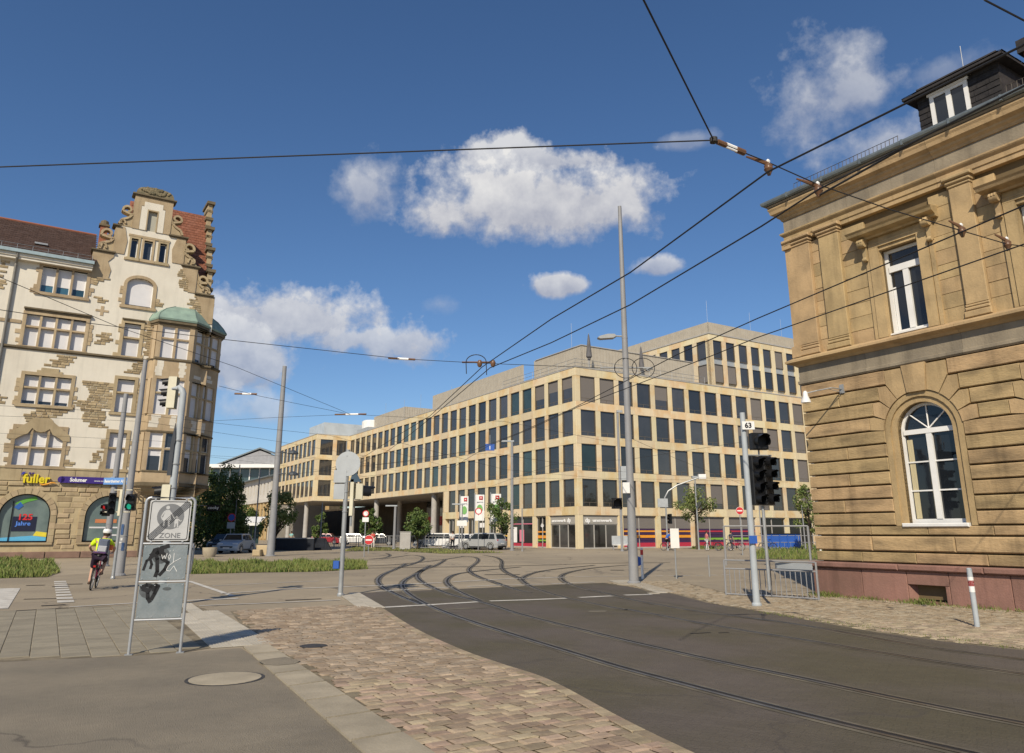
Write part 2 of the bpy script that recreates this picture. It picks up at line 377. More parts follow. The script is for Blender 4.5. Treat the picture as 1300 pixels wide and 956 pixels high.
def pieces(root, name, poly, az, la, lb, gap, h, mats, limit, variants=6, zbase=.004, jitter=.15, origin=(0, 0), bevel=.012, varlen=.0, smat=None):
    """lay stones in rows along bearing az inside poly; the nearest `limit` become parts, the rest one stuff part"""
    a = Vector((sin(RAD(az)), cos(RAD(az)))); b = Vector((a.y, -a.x)) * -1
    us = [Vector(p).dot(a) for p in poly]; vsx = [Vector(p).dot(b) for p in poly]
    cells = []
    v = math.floor(min(vsx)/lb)*lb; row = 0
    rnd = random.Random(5)
    while v < max(vsx):
        u = math.floor(min(us)/la)*la + (la*.5 if row % 2 else 0) + rnd.uniform(-1, 1)*jitter*la
        while u < max(us):
            l = la*(1 + rnd.uniform(-varlen, varlen))
            c = a*(u+l/2) + b*(v+lb/2)
            if c.y > 2.5 and all(inside(((c+a*q*l*.5+b*w_*lb*.45).x, (c+a*q*l*.5+b*w_*lb*.45).y), poly) for q in (-1, 1) for w_ in (-1, 1)): cells.append((c.length, c, l))
            u += l
        v += lb; row += 1
    cells.sort(key=lambda q: q[0])
    vis = [q for q in cells if q[1].y > 5.2 and abs(q[1].x/q[1].y) < .72]
    rest = [q for q in cells if not (q[1].y > 5.2 and abs(q[1].x/q[1].y) < .72)]
    first, rest = vis[:limit], vis[limit:] + rest
    def stone(mb, l, w, hh, M4=None, r=rnd):
        j = lambda s: r.uniform(-1, 1)*s
        x, y = l/2-gap/2, w/2-gap/2; k = bevel
        st = len(mb.v); jj = jitter*.06
        mb.add([(-x, -y, 0), (x, -y, 0), (x, y, 0), (-x, y, 0), (-x+j(jj), -y+j(jj), hh*.6), (x+j(jj), -y+j(jj), hh*.6), (x+j(jj), y+j(jj), hh*.6), (-x+j(jj), y+j(jj), hh*.6),
                (-x+k, -y+k, hh+j(hh*.12)), (x-k, -y+k, hh+j(hh*.12)), (x-k, y-k, hh+j(hh*.12)), (-x+k, y-k, hh+j(hh*.12))],
               [(0,1,5,4),(1,2,6,5),(2,3,7,6),(3,0,4,7),(4,5,9,8),(5,6,10,9),(6,7,11,10),(7,4,8,11),(8,9,10,11)], r.randrange(len(smat)) if smat and M4 else 0)
        if M4: mb.xform(M4, st)
    rot = RAD(90-az)
    meshes = []
    for k in range(variants):
        mb = MB(); stone(mb, la*(1+(k/(variants-1)-.5)*2*varlen if variants > 1 else 1), lb, h); meshes.append(mb.mesh(name, mats))
    for d, c, l in first:
        k = 0 if not varlen else max(0, min(variants-1, int(round(((l/la-1)/varlen/2+.5)*(variants-1)))))
        if not varlen: k = rnd.randrange(variants)
        place(meshes[k], name, root, (c.x, c.y, zbase), rot + (pi if rnd.random() < .5 else 0))
    if rest:
        mb = MB()
        for d, c, l in rest: stone(mb, l, lb, h, Matrix.Translation((c.x, c.y, zbase)) @ Matrix.Rotation(rot, 4, 'Z'))
        o = mb.build(name + '_spread', smat or mats, root); o['kind'] = 'stuff'
    print(name, len(first), len(rest))

pv = tag(sheet('pavement', slab_poly, .004, M['dirt']), kind='structure')
pieces(pv, 'paving_slab', slab_poly, -31.0, .36, .36, .012, .010, M['slab'], 300, jitter=.0, bevel=.005, smat=[M['slab']])
cb = sheet('cobbled_strip', cob_poly, .004, M['dirt'])
def tints(name, base, n, s):
    r = random.Random(3); out = []
    for k in range(n):
        f = 1 + r.uniform(-s, s); w = r.uniform(-.05, .05)
        out.append(mat(name, (base[0]*f*(1+w), base[1]*f, base[2]*f*(1-w)), .87, .14, 5, .4, 30))
    return out
SETT_T = tints('sandstone_sett_tint', (.37, .285, .20), 6, .24)
PALE_T = tints('pavement_sett_tint', (.42, .34, .235), 5, .22)
pieces(cb, 'sett', cob_poly, 59.0, .20, .15, .020, .017, M['sett'], 300, jitter=.3, bevel=.022, varlen=.22, smat=SETT_T)
edge = crv([G(484, 772), G(527, 799), G(585, 826), G(638, 845), G(700, 866.5), (1.2, 6.8), (2.6, 3.2)], 8); rb = random.Random(12); acc = 0.0
for (x0, y0), (x1, y1) in zip(edge, edge[1:]):
    L_ = sqrt((x1-x0)**2+(y1-y0)**2); n_ = max(1, int(round(L_/.24)))
    for k in range(n_):
        t = (k+.5)/n_; c = Vector((x0+(x1-x0)*t, y0+(y1-y0)*t)); d = Vector((x1-x0, y1-y0)).normalized(); nn = Vector((-d.y, d.x)); nn = nn if nn.x < 0 else -nn; c += nn*.065
        MB().cbox(-L_/n_/2+.007, L_/n_/2-.007, -.065, .065, .004, .022, .006).build('edge_stone', M['sett'], cb, loc=(c.x, c.y, 0), rz=atan2(d.y, d.x))
wk = sheet('side_pavement', walk_poly, .004, M['dirt'])
pieces(wk, 'sett', walk_poly, 59.0, .20, .15, .024, .015, M['sett_pale'], 300, jitter=.5, bevel=.018, varlen=.3, smat=PALE_T)
# kerb stones between asphalt strip and cobbles
ks = sheet('kerb_strip', [G(308, 822.5), G(341, 819), G(436, 866), G(560, 965), G(486, 980), G(372, 866)], .005, M['dirt'])
A0, A1, B0, B1 = Vector(G(309, 822.5)), Vector(G(486, 980)), Vector(G(340, 819.2)), Vector(G(559, 965))
nk = 8
for k in range(nk):
    t0, t1 = k/nk+.004, (k+1)/nk-.004
    q = [A0.lerp(A1, t0), A0.lerp(A1, t1), B0.lerp(B1, t1), B0.lerp(B1, t0)]
    MB().slab([(p.x, p.y) for p in q], .006, .0275).build('kerb_stone', M['kerb'], ks)
# asphalt patch across the kerb, a worn manhole and dark patches
sheet('asphalt_patch', [G(327, 842), G(345, 839), G(362, 837), G(381, 842), G(374, 846), G(352, 848), G(336, 847)], .031, M['asphalt_near'])
mh = [Vector(G(286, 862)) + Vector((cos(2*pi*k/28)*.40, sin(2*pi*k/28)*.40)) for k in range(28)]
mo = MB().slab([(p.x, p.y) for p in mh], .004, .011).build('manhole_cover', M['kerb']); tag(mo, 'pale round manhole cover in the foreground asphalt', 'manhole cover')
rim = MB(); rim.slab([(Vector(G(286, 862)) + Vector((cos(2*pi*k/28)*.44, sin(2*pi*k/28)*.44)))[:] for k in range(28)], .002, .007); rim.build('rim', M['iron'], mo)
g0 = Vector(G(398, 822)); gb = MB(); gb.slab([(g0.x+cos(2*pi*k/20)*.20, g0.y+sin(2*pi*k/20)*.2) for k in range(20)], .01, .026)
tag(gb.build('drain_cover', M['iron']), 'small dark round cover set in the reddish cobbles', 'drain cover')

# ribbed tactile paving
def tactile(poly, label):
    o = sheet('tactile_paving', poly, .006, M['dirt'], None); tag(o, kind='structure')
    P = [Vector(p) for p in poly]; a = (P[2]-P[1]).normalized(); b = Vector((-a.y, a.x)); w = .30
    us = [p.dot(a) for p in P]; vv = [p.dot(b) for p in P]
    tile = MB(); tile.box(-.145, .145, -.145, .145, 0, .008)
    for k in range(6): tile.box(-.14, .14, -.13+k*.048, -.11+k*.048, .008, .013)
    me = tile.mesh('tactile_tile', M['tactile'])
    u = min(us)
    while u < max(us):
        v = min(vv)
        while v < max(vv):
            c = a*(u+.15)+b*(v+.15)
            if inside((c.x, c.y), poly): place(me, 'tactile_tile', o, (c.x, c.y, .007), atan2(a.y, a.x))
            v += w
        u += w
tactile([G(234, 764), G(271, 777), G(338, 819), G(267, 823), G(230, 782)], '')
tactile([G(433, 757), G(451, 752), G(484, 771.5), G(455, 772)], '')
tactile([G(772, 737), G(800, 737), G(852, 752), G(830, 754), G(800, 744)], '')

# painted lines
pm = MB(); Z = .011
def line(mb, pts, w): ribbon(mb, [G(*p) for p in pts], w, Z)
line(pm, [(488, 771.5), (550, 768), (607, 764.5)], .22)
line(pm, [(622, 763.5), (670, 762), (719, 760)], .22); line(pm, [(735, 759), (777, 757)], .22); line(pm, [(793, 756), (827, 755)], .22)
line(pm, [(476, 751.5), (515, 749), (575, 745.5)], .14); line(pm, [(593, 745), (640, 743), (690, 742)], .14); line(pm, [(700, 741.7), (754, 739.3)], .14)
line(pm, [(380, 747.5), (445, 745), (500, 743), (560, 740)], .20); line(pm, [(575, 739), (650, 735), (719, 733)], .18)
line(pm, [(730, 732.5), (760, 732), (800, 731.8)], .12)
for x in range(815, 930, 17): line(pm, [(x, 731.8-.015*(x-815)), (x+10, 731.6-.015*(x-815))], .16)
line(pm, [(280, 754), (380, 747.5)], .16)
line(pm, [(270, 744), (345, 740.5)], .12); line(pm, [(352, 740), (405, 738)], .12)
line(pm, [(240, 738), (296, 757)], .16)
line(pm, [(236, 763), (303, 760)], .22)
line(pm, [(253, 769.5), (330, 766.5), (432, 762)], .12)
line(pm, [(88, 771), (163, 766.5), (236, 762)], .14)
pm.build('lane_marking', M['white_paint'])['kind'] = 'structure'
zb = MB(); zb.add([(*G(-20, 774), Z), (*G(10, 773), Z), (*G(26, 747), Z), (*G(-4, 747.5), Z)], [(0, 1, 2, 3)])
zb.build('crossing_bar', M['white_paint'])['kind'] = 'structure'
db = MB(); A, B = Vector(G(76, 738)), Vector(G(84, 767))
for k in range(9):
    p = A.lerp(B, k/9); q = A.lerp(B, (k+.62)/9); ribbon(db, [p[:], q[:]], .36, Z)
db.build('dashed_marking', M['white_paint'])['kind'] = 'structure'
# drain slots and dark patches of repaired asphalt on the left road
dk = MB()
for a, b, w in [((9, 776.5), (87, 772), .10), ((52, 769.5), (83, 768), .16), ((33, 743.5), (57, 743), .2), ((66, 745), (88, 744.5), .22), ((30, 761), (80, 760), .12), ((84, 742), (105, 741.5), .2), ((362, 762.5), (408, 760.5), .14), ((615, 729.8), (660, 729.5), .25), ((775, 724), (792, 724.2), .3), ((840, 742.5), (868, 742), .2), ((876, 805), (902, 803.5), .06), ((912, 804), (925, 803.5), .05)]:
    ribbon(dk, [G(*a), G(*b)], w, .009)
dk.build('asphalt_repair', M['joint'])['kind'] = 'structure'
mos = MB()
ribbon(mos, [G(748, 776), G(770, 776.5)], .5, .0085); ribbon(mos, [G(565, 774), G(622, 771.5)], .25, .0085)
mos.build('worn_paint', M['seam'])['kind'] = 'structure'

# rails
def rail(pix, ext=None):
    pts = [G(*p) for p in pix]
    if ext: pts += ext
    P = crv(pts, 6)
    for it in range(14):
        P = [P[0]] + [tuple((P[i-1][j]+2*P[i][j]+P[i+1][j])/4 for j in (0, 1)) for i in range(1, len(P)-1)] + [P[-1]]
    return P
def sc(ox, oy, s, l): return [(ox+a/s, oy+b/s) for a, b in l]
F1 = sc(460, 690, 6.5, [(560, 180), (430, 262), (345, 302), (322, 350), (360, 400), (440, 458), (560, 520), (660, 560), (880, 645)])
F1 += sc(740, 760, 4.643, [(0, 342), (240, 415), (540, 493)]); F1e = [(2.9, 7.2), (4.3, 5.2), (6.2, 3.0)]
F2 = sc(460, 690, 6.5, [(690, 130), (650, 160), (580, 195), (510, 212), (452, 250), (452, 282), (490, 320), (590, 370), (700, 418), (860, 458), (1000, 490), (1160, 540), (1300, 590)])
F2 += sc(740, 760, 4.643, [(0, 188), (300, 262), (560, 320), (800, 375), (1000, 415), (1300, 475)]); F2e = [(4.1, 7.9), (5.3, 6.1), (7.2, 3.9)]
F3 = sc(600, 690, 6.5, [(90, 98), (200, 112), (250, 150), (230, 190), (270, 240), (370, 278), (412, 310), (450, 345), (560, 390), (760, 450), (960, 490), (1140, 530), (1300, 555)])
F3 += sc(740, 760, 4.643, [(240, 60), (600, 130), (1000, 200), (1300, 245)]) + sc(1000, 750, 4.333, [(400, 325), (800, 390), (1300, 462)]); F3e = [(6.9, 8.5), (8.3, 6.9)]
F4 = sc(600, 690, 6.5, [(1280, 178), (1000, 200), (800, 235), (722, 270), (742, 310), (830, 350), (960, 385), (1100, 410)])
F4 += sc(740, 760, 4.643, [(240, 0), (480, 45), (760, 90), (1200, 140)]) + sc(1000, 750, 4.333, [(540, 275), (720, 305), (1300, 385)]); F4e = [(8.6, 9.0)]
R5 = sc(460, 690, 6.5, [(360, 165), (300, 205), (200, 240), (125, 290), (132, 330), (170, 367), (250, 408), (340, 450), (480, 505)])
R6 = sc(460, 690, 6.5, [(1300, 195), (870, 235), (750, 260), (690, 300), (702, 340), (770, 385), (850, 425), (970, 475)])
R7 = sc(460, 690, 6.5, [(820, 105), (930, 110), (970, 140), (900, 190), (875, 215), (890, 240), (960, 280), (1060, 310), (1170, 350), (1300, 395), (1400, 408)])
R8 = sc(460, 690, 6.5, [(20, 205), (300, 200), (700, 195), (1000, 190), (1300, 185)]) + sc(740, 690, 6.5, [(0, 168), (360, 160), (720, 158)])
R9 = sc(600, 690, 6.5, [(1000, 180), (860, 195), (560, 225), (430, 270), (402, 300)])
R10 = sc(460, 690, 6.5, [(60, 130), (190, 120), (240, 98), (200, 82)]); R11 = sc(460, 690, 6.5, [(160, 128), (320, 108), (390, 95), (480, 102), (515, 125), (440, 165), (300, 200)])
R12 = sc(460, 690, 6.5, [(60, 185), (300, 175), (520, 150), (700, 130), (830, 108)])
for pix, ext, lab in [(F1, F1e, 'long grooved tram rail nearest the reddish cobbles, bending away from the foreground'), (F2, F2e, 'grooved tram rail second from the reddish cobbles in the foreground'),
                      (F3, F3e, 'tram rail with a dark gap running past the numbered signal pole'), (F4, F4e, 'tram rail closest to the side pavement below the sandstone building'),
                      (R5, None, 'short bent rail leftmost at the crossing, beside the traffic sign pole'), (R6, None, 'curved switch rail joining the second foreground rail from the right'),
                      (R7, None, 'rail bending twice across the middle of the crossing'), (R8, None, 'straight rail running across the crossing from grass verge to tall mast'),
                      (R9, None, 'short curved rail turning right in front of the tall mast'), (R10, None, 'short hooked rail at the far left of the crossing near the no entry sign'),
                      (R11, None, 'bulging curved rail on the far side of the crossing'), (R12, None, 'faint far rail slanting up to the white cars')]:
    pts = rail(pix, ext)
    mb = MB(); ribbon(mb, pts, .26, .0075, 0)
    ribbon(mb, pts, .055, .0135, 1, -.035); ribbon(mb, pts, .065, .0105, 2, .025); ribbon(mb, pts, .02, .0135, 1, .068)
    o = mb.build('tram_rail', [M['seam'], M['rail'], M['joint']]); tag(o, lab, 'tram rail', 'tram rails in the crossing')

# grass verges
def verge(name, poly, h, n, label, mats=None, seed=1):
    base = sheet(name, poly, .006, M['soil'])
    r = random.Random(seed); xs = [p[0] for p in poly]; ys = [p[1] for p in poly]; mb = MB(); k = 0; tries = 0
    while k < n and tries < n*12:
        tries += 1
        y = min(ys) + (max(ys)-min(ys))*r.random()**1.5; x = r.uniform(min(xs), max(xs))
        if not inside((x, y), poly): continue
        pt = .5+.5*sin(x*1.7+seed)*sin(y*1.1+x*.6)+.35*sin(x*5.1+y*2.3)
        k += 1
        if r.random() > .35+.8*pt: continue
        hh = h*r.uniform(.25, 1.0)*(.55+.6*max(0, pt)); w = r.uniform(.010, .022)*max(1, y/26); a = r.uniform(0, pi); lx, ly = r.uniform(-.5, .5)*hh, r.uniform(-.5, .5)*hh
        dx, dy = cos(a)*w, sin(a)*w
        mb.add([(x-dx, y-dy, 0), (x+dx, y+dy, 0), (x+lx*.4+dx*.6, y+ly*.4+dy*.6, hh*.6), (x+lx, y+ly, hh)], [(0, 1, 2), (0, 2, 3)], 1 if r.random() < .22 else 0)
    o = mb.build('verge_grass', mats or [M['grass'], M['dry_grass']]); tag(o, kind='stuff')
verge('verge', [G(-160, 739), G(-30, 735), G(60, 733), G(77, 727), G(66, 714), G(0, 710), G(-160, 716)], .34, 17000, '')
verge('verge', [G(242, 729), G(330, 727), G(400, 726), G(467, 722.5), G(462, 714), G(400, 714), G(330, 714), G(242, 715)], .30, 16000, '', seed=2)
verge('verge', [G(952, 710), G(965, 697), G(1000, 692), G(1100, 692), G(1100, 711)], .4, 6000, '', seed=3)
verge('verge', [G(878, 697), G(884, 694), G(918, 694), G(918, 697)], .3, 1500, '', seed=4)
verge('verge', [G(436, 700), G(450, 694), G(560, 697), G(640, 702), G(560, 703), G(500, 699.5)], .18, 4000, '', [M['dry_grass'], M['grass']], seed=5)
# weeds along the foot of the sandstone building
wmb = MB(); r = random.Random(9)
fa_, fb_ = Vector((8.2, 21.2)), Vector((13.6, 12.3)); dn = (fb_-fa_).normalized(); nn = Vector((-dn.y, dn.x)) * -1
if nn.x > 0: nn = -nn
for k in range(3800):
    t = r.random(); dens = .5 + .5*sin(t*37)*sin(t*13+1)
    if r.random() > dens: continue
    p = fa_.lerp(fb_, t) + nn*abs(r.gauss(.12, .22)); hh = r.uniform(.03, .16)*(.5+dens*.7); w = r.uniform(.006, .014); a = r.uniform(0, pi)
    dx, dy = cos(a)*w, sin(a)*w; lx, ly = r.uniform(-.6, .6)*hh, r.uniform(-.6, .6)*hh
    wmb.add([(p.x-dx, p.y-dy, .01), (p.x+dx, p.y+dy, .01), (p.x+lx+dx, p.y+ly+dy, hh*.7), (p.x+lx*1.3, p.y+ly*1.3, hh)], [(0, 1, 2), (0, 2, 3)], 1 if r.random() < .45 else 0)
for k in range(700):                                   # tufts along the edge of the track bed
    t = r.random(); q0, q1 = Vector(G(960, 777)), Vector(G(1290, 824)); p = q0.lerp(q1, t) + Vector((r.gauss(0, .1), r.gauss(0, .1))); hh = r.uniform(.01, .05); w = .008; a = r.uniform(0, pi)
    wmb.add([(p.x-cos(a)*w, p.y-sin(a)*w, .01), (p.x+cos(a)*w, p.y+sin(a)*w, .01), (p.x+r.uniform(-.03, .03), p.y, hh)], [(0, 1, 2)], 1 if r.random() < .5 else 0)
tag(wmb.build('weeds', [M['grass'], M['dry_grass']]), kind='stuff')
# ------------------------------------------------------------------ modern stone office block
M['office'] = mat('pale_limestone', (.66, .555, .365), .85, .05, .55, .15, 30, rnd=.08, hue=.010, col2=(.62, .40, .17), thresh=(.50, .78), streak=.16)
M['office_plain'] = mat('limestone_core', (.52, .44, .31), .9, .05, .6)
M['soffit'] = mat('soffit_panel', (.30, .28, .26), .8, .05, .5)
M['pane'] = glass('window_glass', (.050, .048, .047), .05, 1.0)
M['pane_teal'] = glass('window_glass_teal', (.05, .085, .09))
M['wframe'] = mat('bronze_window_frame', (.15, .125, .095), .5, .1, 4)
M['blind'] = mat('roller_blind', (.185, .165, .15), .8, .05, 2, stretch=(1, 1, 30), rnd=.06)
M['roofscreen'] = mat('ribbed_roof_screen', (.45, .40, .32), .7, .06, 1.5)
M['concrete'] = mat('pale_concrete', (.42, .40, .37), .85, .08, 1.5)
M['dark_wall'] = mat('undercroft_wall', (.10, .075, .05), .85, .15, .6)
M['dark_glass'] = glass('shop_glass', (.012, .014, .016))
M['lettering'] = mat('white_lettering', (.85, .84, .82), .6, .03, 3)
def text_mesh(body, size, name, depth=.02, sx=1.0, bold=.0):
    cu = bpy.data.curves.new('lettering', 'FONT'); cu.body = body; cu.size = size; cu.extrude = depth; cu.offset = bold; cu.align_x = 'LEFT'; cu.resolution_u = 3
    to = bpy.data.objects.new('lettering', cu); COL.objects.link(to)
    dg = bpy.context.evaluated_depsgraph_get(); me = bpy.data.meshes.new_from_object(to.evaluated_get(dg)); me.name = name
    bpy.data.objects.remove(to); bpy.data.curves.remove(cu)
    me.transform(Matrix.Rotation(pi/2, 4, 'X') @ Matrix.Scale(sx, 4, (1, 0, 0)))      # reads from -y
    return me
def text(body, size, name, m, parent, loc, rz=0, depth=.02, sx=1.0, bold=.0, width=None):
    me = text_mesh(body, size, name, depth, sx, bold); me.materials.clear(); me.materials.append(m)
    if width:
        w = max(v.co.x for v in me.vertices) - min(v.co.x for v in me.vertices); me.transform(Matrix.Scale(width/w, 4, (1, 0, 0)))
    return place(me, name, parent, loc, rz)

OFF = thing('office_building', 'long modern limestone office block with rows of tall dark windows and a raised rear storey', 'office building', (6.73, 78.06, 0), 58.5)
ZF = [(4.2, 7.0), (7.82, 10.62), (11.48, 14.22), (15.1, 17.86)]
BANDS = [(3.34, 4.2), (7.0, 7.82), (10.62, 11.48), (14.22, 15.1), (17.86, 18.72)]
RW, RP, RO = 1.98, 2.63, .62
rnd = random.Random(11)
class Fac: pass
def fac(loc, rz): f = Fac(); f.loc = Vector(loc); f.rz = rz; f.R = Matrix.Translation(loc) @ Matrix.Rotation(rz, 4, 'Z'); return f
def put(me, name, fc, x, y, z, parent=None):
    p = fc.R @ Vector((x, y, z)); return place(me, name, parent or OFF, p, fc.rz)
_c = {}
def bm_(key, fn):
    if key not in _c: _c[key] = fn()
    return _c[key]
def pier_mesh(w, h, d=.55): return bm_(('p', round(w, 2), round(h, 2), d), lambda: MB().cbox(-w/2, w/2, 0, d, 0, h, .012).mesh('pier', M['office']))
def band_mesh(w, h, d=.58): return bm_(('b', round(w, 2), round(h, 2)), lambda: MB().cbox(.006, w-.006, -.012, d, .004, h-.004, .015).mesh('spandrel_panel', M['office']))
def win(fc, x, y, z, w, h, kind='dark', parent=None, split=True):
    """window: frame with one tall pane and a narrow side light, optional blind"""
    def frame_():
        mb = MB(); t = .045; d = .08; q = -.09
        mb.box(0, w, q, d, 0, t); mb.box(0, w, q, d, h-t, h); mb.box(0, t, q, d, t, h-t); mb.box(w-t, w, q, d, t, h-t)
        if split: mb.box(w*.5-.02, w*.5+.02, .010, d, t, .42); mb.box(t, w-t, .012, d, .40, .44)
        return mb.mesh('window', M['wframe'])
    o = put(bm_(('w', round(w, 2), round(h, 2), split), frame_), 'window', fc, x, y+.13, z, parent)
    pm_ = bm_(('g', round(w, 2), round(h, 2), kind), lambda: MB().box(.06, w-.06, .03, .045, .06, h-.06).mesh('pane', M['pane_teal'] if kind == 'teal' else M['pane']))
    place(pm_, 'pane', o)
    if kind in ('blind', 'half'):
        f = 1.0 if kind == 'blind' else rnd.choice((.45, .60, .70, .78))
        bl = bm_(('bl', round(w, 2), round(h, 2), f), lambda: MB().box(.02, w-.02, -.05, -.03, h*(1-f)+.02, h-.01).mesh('blind', M['blind']))
        place(bl, 'blind', o, (0, .075, 0))
    return o
kindmap = {}
def facade(fc, n, floors, bands, x0, w, pitch, xend, mirror=False, special=None, endpier=True, name=''):
    """n windows from x0, measured left to right (mirror: counted from the right end at x=0)"""
    sg = -1 if mirror else 1
    def X(a): return sg*a
    for (z0, z1) in floors:
        for k in range(n+1):
            if k == 0: a, b = (.57 if mirror else 0.0), x0
            elif k == n: a, b = x0+pitch*(n-1)+w, xend
            else: a, b = x0+pitch*(k-1)+w, x0+pitch*k
            put(pier_mesh(b-a, z1-z0), 'pier', fc, X((a+b)/2), 0, z0)
        for k in range(n):
            a = x0+pitch*k; kind = special(k, z0) if special else 'dark'
            win(fc, a if not mirror else -a-w, 0, z0, w, z1-z0, kind)
    for (z0, z1) in bands:
        for k in range(n):
            a = 0 if k == 0 else x0+pitch*k-(pitch-w)/2; b = xend if k == n-1 else x0+pitch*(k+1)-(pitch-w)/2
            put(band_mesh(b-a, z1-z0), 'spandrel_panel', fc, a if not mirror else -b, 0, z0)
FR = fac((0, 0, 0), 0.0)
FL = fac((0, 0, 0), -pi/2)
LS = 70.0
def sp_r(k, z):
    if z > 15 and k in (0, 1): return 'blind'
    if 11 < z < 12: return 'half' if k in (9, 10) else ('blind' if k in (11, 13) else 'dark')
    if 7.5 < z < 8: return 'blind' if k >= 13 else ('teal' if k == 0 else 'dark')
    return 'blind' if rnd.random() < .05 else ('half' if rnd.random() < .05 else 'dark')
def sp_l(k, z):
    if z > 15: return 'half' if k in (0, 1, 2) else ('teal' if k in (3, 4, 14, 15, 16, 17) else 'dark')
    if 11 < z < 12: return 'teal' if k in (9, 16, 17) else 'dark'
    if 7.5 < z < 8: return 'teal' if k in (3, 12) else 'dark'
    return 'half' if rnd.random() < .06 else ('teal' if rnd.random() < .05 else 'dark')
facade(FR, 22, ZF, BANDS, RO, RW, RP, 58.6, special=sp_r)
facade(FL, 26, ZF[1:], BANDS[1:], .58, 1.98, 2.67, LS, mirror=True, special=sp_l)
facade(FL, 11, ZF[:1], BANDS[:1], .58, 1.98, 2.67, 30.9, mirror=True, special=lambda k, z: 'teal' if k == 4 else 'dark')
# ground floor piers every two bays on both streets
for k in range(0, 12):
    a = 0 if k == 0 else RO+RP*2*k-(RP-RW); put(pier_mesh(.62 if k == 0 else RP-RW, 3.34), 'pier', FR, .31 if k == 0 else a+(RP-RW)/2, 0, 0)
LG = [2, 3, 4, 5, 6, 7, 8, 9, 10]
for k in [0, 2, 3, 5, 6, 7, 8, 9, 10, 11]:
    x = .3 if k == 0 else .58+2.67*k-.345
    if k == 11: x = 30.5
    put(pier_mesh(.58 if k == 0 else .69, 3.34), 'pier', FL, -x, .01, 0)
# cores (walls behind the stone grid), roofs
core = MB()
core.box(22.01, 58.4, 30.71, 38, 0, 18.7)
core.box(.56, 58.4, .56, 30.7, .0, 18.7); core.box(.56, 22, 30.71, LS, 7.06, 18.7); core.box(-5.5, 16, LS+.56, LS+25, 7.06, 18.7)
core.box(58.4, 58.6, .0, 20, 0, 18.7)
core.build('wall', M['office_plain'], OFF)
rf = MB(); rf.box(-.05, 58.7, -.05, 30.9, 18.72, 18.84); rf.box(-.05, 22, 30.9, LS, 18.721, 18.841); rf.box(-6.15, 16, LS+.001, LS+25.3, 18.722, 18.842)
rf.build('roof', M['concrete'], OFF)
sf = MB(); sf.box(.02, 21.8, 30.96, LS-.02, 6.96, 7.055); sf.box(-6.0, 15.8, LS+.02, LS+25, 6.961, 7.056)
sf.build('soffit', M['soffit'], OFF)
for k in range(4): put(pier_mesh(.62, .5), 'pier', FR, 0, 0, -.6) if False else None
# passage end wall of the stone block and the dark wall at the back of the undercroft
eb = MB(); eb.box(.0, .9, 30.72, 30.93, 0, 7.0); eb.build('pier', M['office_plain'], OFF)
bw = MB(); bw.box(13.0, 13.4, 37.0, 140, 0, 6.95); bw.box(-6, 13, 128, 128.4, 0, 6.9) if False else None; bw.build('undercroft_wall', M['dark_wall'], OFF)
# columns under the bridge
colm = MB().lathe([(.42, 0), (.40, 6.96)], n=14).mesh('column', M['concrete'])
for x, y in [(.9, 35.5), (.9, 57.5), (.9, 69.0), (-5.2, 76.5), (-5.2, 88.0), (7, 47), (7, 62)]: place(colm, 'column', OFF, (x, y, 0))
# red fronted shop seen through the passage
sh = MB(); sh.box(12.7, 12.99, 56.0, 63.4, 0, 2.75, 0); sh.box(12.3, 12.985, 56.1, 63.3, 2.76, 4.3, 1); sh.box(12.75, 12.98, 56.2, 63.2, 4.31, 6.9, 0)
sh.build('shopfront', [M['dark_glass'], M['red']], OFF)
# far wing: end face with two wide windows, then its long front
FE = fac((-6.1, LS, 0), 0.0); FW = fac((-6.1, LS, 0), -pi/2)
for (z0, z1) in ZF[1:]:
    put(pier_mesh(.75, z1-z0), 'pier', FE, .37, 0, z0); put(pier_mesh(.75, z1-z0), 'pier', FE, 3.4, 0, z0); put(pier_mesh(.5, z1-z0), 'pier', FE, 5.86, 0, z0)
    win(FE, .75, 0, z0, 2.28, z1-z0, 'dark'); win(FE, 3.78, 0, z0, 1.84, z1-z0, 'dark')
for (z0, z1) in BANDS[1:]:
    put(band_mesh(3.05, z1-z0), 'spandrel_panel', FE, 0, 0, z0); put(band_mesh(3.05, z1-z0), 'spandrel_panel', FE, 3.05, 0, z0)
facade(FW, 9, ZF[1:], BANDS[1:], .75, 1.98, 2.67, 25.2, mirror=True)
